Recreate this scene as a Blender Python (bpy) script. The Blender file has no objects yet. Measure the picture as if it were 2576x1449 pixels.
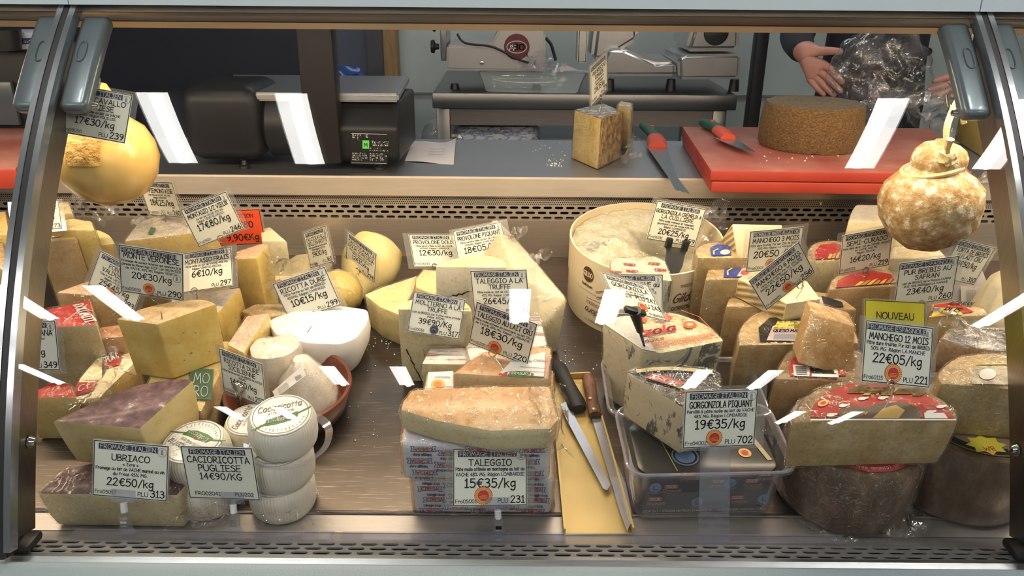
import bpy, bmesh, math, random
from mathutils import Vector, Matrix, noise
random.seed(7)
scene = bpy.context.scene
col = scene.collection

# ------------------------------------------------------------------ camera
W_PX, H_PX, F_PX = 2576.0, 1449.0, 2000.0
PITCH, ROLL = math.radians(22.0), math.radians(0.45)
CAM = Vector((0.0, 0.0, 1.39))
cam_d = bpy.data.cameras.new('camera'); cam_o = bpy.data.objects.new('camera', cam_d); col.objects.link(cam_o)
cam_d.sensor_width = 36.0; cam_d.lens = F_PX / W_PX * 36.0; cam_d.clip_start = 0.02
FWD = Vector((0, math.cos(PITCH), -math.sin(PITCH)))
UP0 = Vector((0, math.sin(PITCH), math.cos(PITCH))); RT0 = Vector((1, 0, 0))
RT = RT0 * math.cos(ROLL) + UP0 * math.sin(ROLL)
UPV = UP0 * math.cos(ROLL) - RT0 * math.sin(ROLL)
m3 = Matrix((RT, UPV, -FWD)).transposed()
cam_o.matrix_world = Matrix.Translation(CAM) @ m3.to_4x4()
scene.camera = cam_o

# ------------------------------------------------------------------ world, exposure
wd = bpy.data.worlds.new('shop_air'); scene.world = wd; wd.use_nodes = True
wd.node_tree.nodes['Background'].inputs[0].default_value = (0.55, 0.65, 0.75, 1)
wd.node_tree.nodes['Background'].inputs[1].default_value = 0.05
scene.view_settings.view_transform = 'Standard'; scene.view_settings.look = 'None'
scene.view_settings.gamma = 1.0; scene.view_settings.use_curve_mapping = False
scene.view_settings.exposure = 0.30
cy = scene.cycles
cy.use_denoising = True; cy.max_bounces = 5; cy.diffuse_bounces = 2; cy.glossy_bounces = 3
cy.transmission_bounces = 2; cy.transparent_max_bounces = 24
cy.use_adaptive_sampling = True; cy.adaptive_threshold = 0.09; cy.use_light_tree = False
cy.caustics_reflective = False; cy.caustics_refractive = False; cy.sample_clamp_indirect = 4.0

LAMP_CASE = 6.6      # watts of the warm tube under the canopy
LAMP_CEIL = 16.5       # radiance of the ceiling tubes
LAMP_BACK = 11.0      # watts of the lamp over the preparation room

def area_light(name, loc, rot, sx, sy, power, color, parent=None):
    d = bpy.data.lights.new(name, 'AREA'); d.shape = 'RECTANGLE'; d.size = sx; d.size_y = sy
    d.energy = power; d.color = color
    o = bpy.data.objects.new(name, d); col.objects.link(o)
    o.location = loc; o.rotation_euler = rot
    if parent: o.parent = parent; o.location = Vector(loc) - base_of(parent)
    return o

# ------------------------------------------------------------------ geometry of the place
Y0, Z0, DA = 0.90, 0.66, math.radians(10.0)     # display deck: front edge and slope
ND = Vector((0, -math.sin(DA), math.cos(DA)))   # its normal
DK = Vector((0, math.cos(DA), math.sin(DA)))    # its depth direction
YBACK = 1.66                                    # rear panel of the display
ZTOP, YLIP, YTOPB = 0.979, 1.64, 2.03           # serving worktop
XL, XR = -0.624, 0.656                          # glass joints

def ray(px, py):
    return FWD + RT * ((px - 1288.0) / F_PX) + UPV * ((724.5 - py) / F_PX)
def on_deck(px, py, h=0.0):
    d = ray(px, py); o = Vector((0, Y0, Z0)) + ND * h
    return CAM + d * ((o - CAM).dot(ND) / d.dot(ND))
def at_y(px, py, Y):
    d = ray(px, py); return CAM + d * (Y / d.y)
def at_z(px, py, Z):
    d = ray(px, py); return CAM + d * ((Z - CAM.z) / d.z)
def deck_pt(x, y, h=0.0):
    # point over the deck: plan position x, depth y of the foot point, height h along the normal
    return Vector((x, y, Z0 + (y - Y0) * math.tan(DA))) + ND * h

# ------------------------------------------------------------------ object helpers
BASE = {}
def base_of(o): return BASE[o.name]
def tag(o, label=None, cat=None, group=None, kind=None):
    if label: o['label'] = label
    if cat: o['category'] = cat
    if group: o['group'] = group
    if kind: o['kind'] = kind
    return o
def thing(name, label, cat, loc, group=None):
    o = bpy.data.objects.new(name, None); col.objects.link(o)
    o.empty_display_size = 0.03; o.location = loc; BASE[o.name] = Vector(loc)
    return tag(o, label, cat, group)
def link(name, me, parent=None, base=None):
    # mesh is given in world coordinates; store it relative to the base of its thing
    o = bpy.data.objects.new(name, me); col.objects.link(o)
    b = base_of(parent) if parent is not None else Vector(base if base is not None else (0, 0, 0))
    me.transform(Matrix.Translation(-b)); BASE[o.name] = b
    if parent is not None: o.parent = parent
    else: o.location = b
    return o
def as_list(m): return m if isinstance(m, (list, tuple)) else [m]
def obj_bm(name, bm, mats, parent=None, base=None, smooth=None):
    me = bpy.data.meshes.new(name)
    bmesh.ops.recalc_face_normals(bm, faces=bm.faces)
    if smooth is not None:
        for f in bm.faces: f.smooth = smooth
    bm.to_mesh(me); bm.free()
    for m in as_list(mats): me.materials.append(m)
    if smooth: me.set_sharp_from_angle(angle=math.radians(40))
    return link(name, me, parent, base)
def obj_data(name, verts, faces, mats, parent=None, base=None, smooth=False, fm=None):
    me = bpy.data.meshes.new(name); me.from_pydata([tuple(v) for v in verts], [], faces)
    for m in as_list(mats): me.materials.append(m)
    if fm:
        for p, i in zip(me.polygons, fm): p.material_index = i
    if smooth:
        for p in me.polygons: p.use_smooth = True
        me.set_sharp_from_angle(angle=math.radians(40))
    return link(name, me, parent, base)

def bm_box(bm, lo, hi, mat=0, bev=0.0, seg=2):
    n0 = len(bm.verts)
    vs = [bm.verts.new((x, y, z)) for x in (lo[0], hi[0]) for y in (lo[1], hi[1]) for z in (lo[2], hi[2])]
    fs = [bm.faces.new([vs[i] for i in q]) for q in ((0,1,3,2),(4,6,7,5),(0,4,5,1),(2,3,7,6),(0,2,6,4),(1,5,7,3))]
    for f in fs: f.material_index = mat
    if bev > 0:
        es = list({e for f in fs for e in f.edges})
        r = bmesh.ops.bevel(bm, geom=es, offset=bev, segments=seg, affect='EDGES', profile=0.5)
        for f in r['faces']: f.material_index = mat
    return vs
def box(name, lo, hi, mat, parent=None, bev=0.0, base=None, seg=2):
    bm = bmesh.new(); bm_box(bm, lo, hi, 0, bev, seg)
    return obj_bm(name, bm, mat, parent, base, smooth=bev > 0)
def oriented(name, o, ax, ay, az, lo, hi, mat, parent=None, bev=0.0, base=None):
    bm = bmesh.new(); bm_box(bm, lo, hi, 0, bev)
    M = Matrix((ax, ay, az)).transposed().to_4x4(); M.translation = o
    bmesh.ops.transform(bm, matrix=M, verts=bm.verts)
    return obj_bm(name, bm, mat, parent, base, smooth=bev > 0)
def frame_of(axis):
    a = Vector(axis).normalized()
    t = Vector((1, 0, 0)) if abs(a.x) < 0.8 else Vector((0, 1, 0))
    u = (t - a * t.dot(a)).normalized(); return u, a.cross(u), a
def bm_lathe(bm, prof, o, axis, n=40, mat=0, wob=0.0, fmat=None):
    u, v, a = frame_of(axis); o = Vector(o); rings = []
    for r, z in prof:
        if r < 1e-6: rings.append([bm.verts.new(o + a * z)])
        else: rings.append([bm.verts.new(o + a * z + (u * math.cos(2*math.pi*k/n) + v * math.sin(2*math.pi*k/n)) * r) for k in range(n)])
    for i in range(len(rings) - 1):
        A, B = rings[i], rings[i+1]; mi = fmat[i] if fmat else mat
        for k in range(n):
            k2 = (k + 1) % n
            if len(A) == 1 and len(B) == 1: continue
            if len(A) == 1: f = bm.faces.new((A[0], B[k], B[k2]))
            elif len(B) == 1: f = bm.faces.new((A[k], B[0], A[k2]))
            else: f = bm.faces.new((A[k], B[k], B[k2], A[k2]))
            f.material_index = mi; f.smooth = True
    return rings
def lathe(name, prof, o, axis, mats, parent=None, n=40, wob=0.0, base=None, fmat=None, wfreq=30):
    bm = bmesh.new(); bm_lathe(bm, prof, o, axis, n, 0, 0, fmat)
    if wob:
        for v in bm.verts: v.co += noise.noise_vector(v.co * wfreq) * wob
    return obj_bm(name, bm, mats, parent, base, smooth=True)
def bm_tube(bm, pts, r, n=8, mat=0, closed=False):
    pts = [Vector(p) for p in pts]; rings = []; m = len(pts); up = None
    for i, p in enumerate(pts):
        a = pts[(i - 1) % m] if (closed or i > 0) else p
        b = pts[(i + 1) % m] if (closed or i < m - 1) else p
        t = (b - a).normalized()
        if up is None: up = frame_of(t)[0]
        u = (up - t * up.dot(t)); u = u.normalized() if u.length > 1e-6 else frame_of(t)[0]; up = u
        v = t.cross(u); rr = r[i] if isinstance(r, (list, tuple)) else r
        rings.append([bm.verts.new(p + (u * math.cos(2*math.pi*k/n) + v * math.sin(2*math.pi*k/n)) * rr) for k in range(n)])
    for i in range(m if closed else m - 1):
        A, B = rings[i], rings[(i + 1) % m]
        for k in range(n):
            f = bm.faces.new((A[k], A[(k+1) % n], B[(k+1) % n], B[k])); f.smooth = True; f.material_index = mat
    if not closed:
        for R_ in (rings[0][::-1], rings[-1]):
            f = bm.faces.new(R_); f.material_index = mat
def tube(name, pts, r, mat, parent=None, n=8, base=None, closed=False):
    bm = bmesh.new(); bm_tube(bm, pts, r, n, 0, closed); return obj_bm(name, bm, mat, parent, base, smooth=True)
def catmull(pts, k=5, closed=False):
    pts = [Vector(p) for p in pts]; n = len(pts); out = []
    segs = n if closed else n - 1
    for i in range(segs):
        if closed: p0, p1, p2, p3 = pts[(i-1) % n], pts[i], pts[(i+1) % n], pts[(i+2) % n]
        else: p0, p1, p2, p3 = pts[max(i-1, 0)], pts[i], pts[i+1], pts[min(i+2, n-1)]
        for j in range(k):
            t = j / k
            out.append(0.5 * ((2*p1) + (p2 - p0)*t + (2*p0 - 5*p1 + 4*p2 - p3)*t*t + (3*p1 - p0 - 3*p2 + p3)*t*t*t))
    if not closed: out.append(pts[-1].copy())
    return out
def extrude_x(name, prof, x0, x1, mat, parent=None, closed=True, smooth=False):
    # (y, z) outline swept along x
    v = [(x0, y, z) for y, z in prof] + [(x1, y, z) for y, z in prof]; n = len(prof)
    f = [(i, (i+1) % n, n + (i+1) % n, n + i) for i in range(n if closed else n - 1)]
    if closed: f += [tuple(range(n))[::-1], tuple(range(n, 2*n))]
    bm = bmesh.new(); bv = [bm.verts.new(p) for p in v]
    for q in f: bm.faces.new([bv[i] for i in q])
    return obj_bm(name, bm, mat, parent, smooth=smooth)

# ------------------------------------------------------------------ materials
MATS = {}
def node_mat(name):
    m = bpy.data.materials.new(name); m.use_nodes = True; nt = m.node_tree
    return m, nt, nt.nodes['Principled BSDF']
def N(nt, kind, **kw):
    n = nt.nodes.new(kind)
    for k, v in kw.items():
        if k in n.inputs: n.inputs[k].default_value = v
        else: setattr(n, k, v)
    return n
def c4(c): return (c[0], c[1], c[2], 1.0)
def coords(nt, scale=(1, 1, 1), rot=(0, 0, 0)):
    tc = N(nt, 'ShaderNodeTexCoord'); mp = N(nt, 'ShaderNodeMapping')
    mp.inputs['Scale'].default_value = scale; mp.inputs['Rotation'].default_value = rot
    nt.links.new(tc.outputs['Object'], mp.inputs['Vector']); return mp.outputs['Vector']
def ramp(nt, fac, stops, squeeze=1.0):
    r = N(nt, 'ShaderNodeValToRGB'); e = r.color_ramp.elements
    while len(e) < len(stops): e.new(0.5)
    for i, (p, c) in enumerate(stops): e[i].position = 0.5 + (p - 0.5) * squeeze; e[i].color = c4(c)
    nt.links.new(fac, r.inputs['Fac']); return r.outputs['Color']
def bumped(nt, b, h, strength=0.3, dist=0.002):
    bp = N(nt, 'ShaderNodeBump', Strength=strength, Distance=dist)
    nt.links.new(h, bp.inputs['Height']); nt.links.new(bp.outputs['Normal'], b.inputs['Normal'])
def plain(name, c, rough=0.5, metal=0.0, coat=0.0, spec=0.5, emit=None, es=0.0):
    if name in MATS: return MATS[name]
    m, nt, b = node_mat(name); b.inputs['Base Color'].default_value = c4(c)
    b.inputs['Roughness'].default_value = rough; b.inputs['Metallic'].default_value = metal
    b.inputs['Coat Weight'].default_value = coat; b.inputs['Specular IOR Level'].default_value = spec
    if emit: b.inputs['Emission Color'].default_value = c4(emit); b.inputs['Emission Strength'].default_value = es
    MATS[name] = m; return m
def mottled(name, stops, scale=40, rough=0.45, bump=0.25, bscale=None, stretch=(1, 1, 1), detail=5, coat=0.0, dist=0.002, distort=0.0, sss=0.0, rot=(0,0,0), spk=0.8):
    # cheese paste, rinds, papers: noise through a colour ramp with fine relief
    if name in MATS: return MATS[name]
    m, nt, b = node_mat(name); v = coords(nt, stretch, rot)
    n1 = N(nt, 'ShaderNodeTexNoise', Scale=scale, Detail=detail, Roughness=0.6, Distortion=distort); nt.links.new(v, n1.inputs['Vector'])
    n3 = N(nt, 'ShaderNodeTexNoise', Scale=scale * 8, Detail=3.0, Roughness=0.6); nt.links.new(v, n3.inputs['Vector'])
    mm = N(nt, 'ShaderNodeMix', data_type='RGBA', blend_type='MULTIPLY'); mm.inputs['Factor'].default_value = spk
    nt.links.new(ramp(nt, n1.outputs['Fac'], stops, 0.55), mm.inputs['A']); nt.links.new(ramp(nt, n3.outputs['Fac'], [(0.30, (0.72, 0.68, 0.62)), (0.44, (0.96, 0.955, 0.95)), (0.62, (1, 1, 1))]), mm.inputs['B'])
    nt.links.new(mm.outputs['Result'], b.inputs['Base Color'])
    n2 = N(nt, 'ShaderNodeTexNoise', Scale=bscale or scale * 3, Detail=4.0, Roughness=0.65); nt.links.new(v, n2.inputs['Vector'])
    bumped(nt, b, n2.outputs['Fac'], bump, dist)
    b.inputs['Roughness'].default_value = rough; b.inputs['Coat Weight'].default_value = coat; b.inputs['Coat Roughness'].default_value = 0.15
    if sss: b.inputs['Subsurface Weight'].default_value = sss; b.inputs['Subsurface Radius'].default_value = (0.02, 0.012, 0.006); b.inputs['Subsurface Scale'].default_value = 0.3
    MATS[name] = m; return m
def steel(name, c=(0.55, 0.54, 0.52), rough=0.3, stretch=(2, 60, 60), var=0.12, bump=0.05, metal=1.0):
    if name in MATS: return MATS[name]
    m, nt, b = node_mat(name); v = coords(nt, stretch)
    n1 = N(nt, 'ShaderNodeTexNoise', Scale=8.0, Detail=6.0, Roughness=0.7); nt.links.new(v, n1.inputs['Vector'])
    lo = tuple(x * (1 - var) for x in c); hi = tuple(min(1, x * (1 + var)) for x in c)
    nt.links.new(ramp(nt, n1.outputs['Fac'], [(0.3, lo), (0.7, hi)]), b.inputs['Base Color'])
    mr = N(nt, 'ShaderNodeMapRange'); mr.inputs['To Min'].default_value = rough * 0.8; mr.inputs['To Max'].default_value = rough * 1.25
    nt.links.new(n1.outputs['Fac'], mr.inputs['Value']); nt.links.new(mr.outputs['Result'], b.inputs['Roughness'])
    b.inputs['Metallic'].default_value = metal
    if bump: bumped(nt, b, n1.outputs['Fac'], bump, 0.001)
    MATS[name] = m; return m
def clear(name, tint=(1, 1, 1), gloss=0.12, rough=0.05, bump=0.0, bscale=60, stretch=(1, 1, 1), haze=0.0, hazec=(0.9, 0.9, 0.9), ior=1.45, patch=0.0, crease=0.16):
    # thin clear sheet: see-through with Fresnel gloss; bump gives the creases of film
    if name in MATS: return MATS[name]
    m, nt, b = node_mat(name); nt.nodes.remove(b); out = nt.nodes['Material Output']
    tr = N(nt, 'ShaderNodeBsdfTransparent'); tr.inputs[0].default_value = c4(tint)
    gl = N(nt, 'ShaderNodeBsdfGlossy'); gl.inputs['Color'].default_value = (1, 1, 1, 1); gl.inputs['Roughness'].default_value = rough
    # Schlick reflectance from the angle of view (the same from both sides of a thin sheet)
    f0 = ((ior - 1) / (ior + 1)) ** 2
    fr = N(nt, 'ShaderNodeLayerWeight'); fr.inputs['Blend'].default_value = 0.5
    pw = N(nt, 'ShaderNodeMath', operation='POWER'); pw.inputs[1].default_value = 5.0; nt.links.new(fr.outputs['Facing'], pw.inputs[0])
    mx = N(nt, 'ShaderNodeMixShader')
    ad = N(nt, 'ShaderNodeMath', operation='MULTIPLY_ADD'); ad.inputs[1].default_value = 1 - f0; ad.inputs[2].default_value = f0 + gloss; ad.use_clamp = True
    nt.links.new(pw.outputs[0], ad.inputs[0]); fac = ad.outputs[0]
    v = coords(nt, stretch)
    if bump:
        n2 = N(nt, 'ShaderNodeTexNoise', Scale=bscale, Detail=3.0, Roughness=0.55, Distortion=1.5); nt.links.new(v, n2.inputs['Vector'])
        n3 = N(nt, 'ShaderNodeTexVoronoi', Scale=bscale * 0.45); n3.feature = 'DISTANCE_TO_EDGE'; nt.links.new(v, n3.inputs['Vector'])
        sm = N(nt, 'ShaderNodeMath', operation='MULTIPLY_ADD'); sm.inputs[1].default_value = 0.5
        nt.links.new(n3.outputs['Distance'], sm.inputs[0]); nt.links.new(n2.outputs['Fac'], sm.inputs[2])
        bp = N(nt, 'ShaderNodeBump', Strength=min(1.0, bump), Distance=0.009 * max(1.0, bump)); nt.links.new(sm.outputs[0], bp.inputs['Height'])
        nt.links.new(bp.outputs['Normal'], gl.inputs['Normal'])
        # taut creases shine more than the flat film
        mpc = N(nt, 'ShaderNodeMapping'); mpc.inputs['Scale'].default_value = (1.0, 0.45, 1.4); mpc.inputs['Rotation'].default_value = (0.3, 0.5, 0.7); nt.links.new(v, mpc.inputs['Vector'])
        nc = N(nt, 'ShaderNodeTexNoise', Scale=bscale * 0.8, Detail=2.0, Distortion=2.0); nt.links.new(mpc.outputs[0], nc.inputs['Vector'])
        ab = N(nt, 'ShaderNodeMath', operation='SUBTRACT'); ab.inputs[1].default_value = 0.5; nt.links.new(nc.outputs['Fac'], ab.inputs[0])
        a2 = N(nt, 'ShaderNodeMath', operation='ABSOLUTE'); nt.links.new(ab.outputs[0], a2.inputs[0])
        cr = N(nt, 'ShaderNodeMapRange'); cr.inputs['From Min'].default_value = 0.0; cr.inputs['From Max'].default_value = 0.022; cr.inputs['To Min'].default_value = crease; cr.inputs['To Max'].default_value = 0.0
        nt.links.new(a2.outputs[0], cr.inputs['Value'])
        sm2 = N(nt, 'ShaderNodeMath', operation='ADD'); sm2.use_clamp = True; nt.links.new(fac, sm2.inputs[0]); nt.links.new(cr.outputs['Result'], sm2.inputs[1]); fac = sm2.outputs[0]
    nt.links.new(fac, mx.inputs[0]); nt.links.new(tr.outputs[0], mx.inputs[1]); nt.links.new(gl.outputs[0], mx.inputs[2])
    last = mx.outputs[0]
    if haze:
        df = N(nt, 'ShaderNodeBsdfDiffuse'); df.inputs[0].default_value = c4(hazec)
        mh = N(nt, 'ShaderNodeMixShader'); mh.inputs[0].default_value = haze
        if patch:
            np_ = N(nt, 'ShaderNodeTexNoise', Scale=patch, Detail=3.0); nt.links.new(v, np_.inputs['Vector'])
            mp = N(nt, 'ShaderNodeMapRange'); mp.inputs['From Min'].default_value = 0.42; mp.inputs['From Max'].default_value = 0.75
            mp.inputs['To Max'].default_value = haze * 2; nt.links.new(np_.outputs['Fac'], mp.inputs['Value']); nt.links.new(mp.outputs['Result'], mh.inputs[0])
        nt.links.new(last, mh.inputs[1]); nt.links.new(df.outputs[0], mh.inputs[2]); last = mh.outputs[0]
    nt.links.new(last, out.inputs['Surface']); MATS[name] = m; return m

M_BLACK = plain('ink_black', (0.012, 0.012, 0.014), 0.6)
M_BAND = plain('ink_band', (0.035, 0.038, 0.06), 0.6)
M_INKBLUE = plain('ink_blue', (0.03, 0.04, 0.16), 0.6)
M_WHITEINK = plain('ink_white', (0.72, 0.72, 0.70), 0.6)
M_CARD = plain('card_paper', (0.80, 0.765, 0.62), 0.55)
M_CARDW = plain('card_paper_white', (0.74, 0.75, 0.66), 0.55)
M_RED = plain('ink_red', (0.50, 0.03, 0.035), 0.5)
M_GOLD = plain('seal_gold', (0.72, 0.40, 0.08), 0.5)
M_GREY = plain('ink_grey', (0.30, 0.31, 0.34), 0.6)
M_WIRE = plain('wire_steel', (0.45, 0.42, 0.38), 0.25, 1.0)
M_SLEEVE = clear('laminate_sleeve', (0.97, 0.97, 0.97), 0.015, 0.12, haze=0.10, hazec=(0.75, 0.72, 0.66))
M_ACRYL = clear('acrylic_clear', (0.93, 0.93, 0.97), 0.03, 0.05, haze=0.06, hazec=(0.6, 0.6, 0.7))
M_GLASS = clear('case_glass', (0.97, 0.985, 0.98), 0.0, 0.0, ior=1.5)
M_FILM = clear('stretch_film', (0.99, 0.975, 0.95), 0.012, 0.09, bump=1.0, bscale=42, ior=1.3, crease=0.30, haze=0.022, hazec=(0.8, 0.74, 0.66), patch=30)
M_FILM2 = clear('stretch_film_streaked', (0.98, 0.97, 0.95), 0.02, 0.09, bump=1.0, bscale=26, ior=1.3, crease=0.30, stretch=(1, 5, 1), haze=0.03, hazec=(0.85, 0.8, 0.7), patch=25)
M_FOILFILM = clear('crumpled_film', (0.95, 0.95, 0.95), 0.10, 0.12, bump=0.9, bscale=70, haze=0.14, hazec=(0.8, 0.76, 0.72), patch=60)
M_BAGFILM = clear('bag_film', (0.95, 0.95, 0.96), 0.015, 0.16, bump=0.5, bscale=16, haze=0.09, hazec=(0.75, 0.73, 0.73), patch=12)
M_TUBCLR = clear('tub_plastic', (0.93, 0.93, 0.95), 0.04, 0.06, haze=0.10, hazec=(0.7, 0.68, 0.72))
M_DECK = steel('deck_steel', (0.135, 0.112, 0.095), 0.34, (1.2, 2.4, 2.4), 0.10, 0.0)
_nt = M_DECK.node_tree; _b = _nt.nodes['Principled BSDF']; _src = _b.inputs['Base Color'].links[0].from_socket   # fine random scratches
for _rz, _sc in ((0.35, 1.0), (-0.8, 1.3), (1.5, 0.9)):
    _v = coords(_nt, (2.2 * _sc, 70 * _sc, 1), (0, 0, _rz)); _n = N(_nt, 'ShaderNodeTexNoise', Scale=7.0, Detail=2.0); _nt.links.new(_v, _n.inputs['Vector'])
    _m = N(_nt, 'ShaderNodeMix', data_type='RGBA', blend_type='ADD'); _nt.links.new(_src, _m.inputs['A'])
    _nt.links.new(ramp(_nt, _n.outputs['Fac'], [(0.66, (0, 0, 0)), (0.70, (0.10, 0.095, 0.09))]), _m.inputs['B']); _m.inputs['Factor'].default_value = 1.0; _src = _m.outputs['Result']
_nt.links.new(_src, _b.inputs['Base Color'])
M_STEEL = steel('brushed_steel', (0.55, 0.54, 0.53), 0.32)
M_STEELD = steel('dark_steel', (0.30, 0.29, 0.29), 0.34)
M_WORK = steel('worktop_steel', (0.40, 0.40, 0.42), 0.42, (3, 30, 30), 0.08, 0.02)
M_CHROME = plain('chrome', (0.75, 0.75, 0.76), 0.12, 1.0)
M_DARK = plain('void_shade', (0.004, 0.004, 0.005), 0.9, spec=0.0)  # shade of the hollows behind the slots, put into a near-black colour
M_CLIP = plain('clip_white', (0.72, 0.72, 0.74), 0.35)
M_BLKPL = plain('black_plastic', (0.012, 0.012, 0.013), 0.4)
M_HINGE = plain('grey_painted_metal', (0.17, 0.20, 0.22), 0.3, 0.35, 0.25)
M_PALE = plain('pale_enamel', (0.72, 0.84, 0.90), 0.35)
M_CANOPY = plain('canopy_aluminium', (0.19, 0.17, 0.155), 0.36, 0.85)

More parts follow.
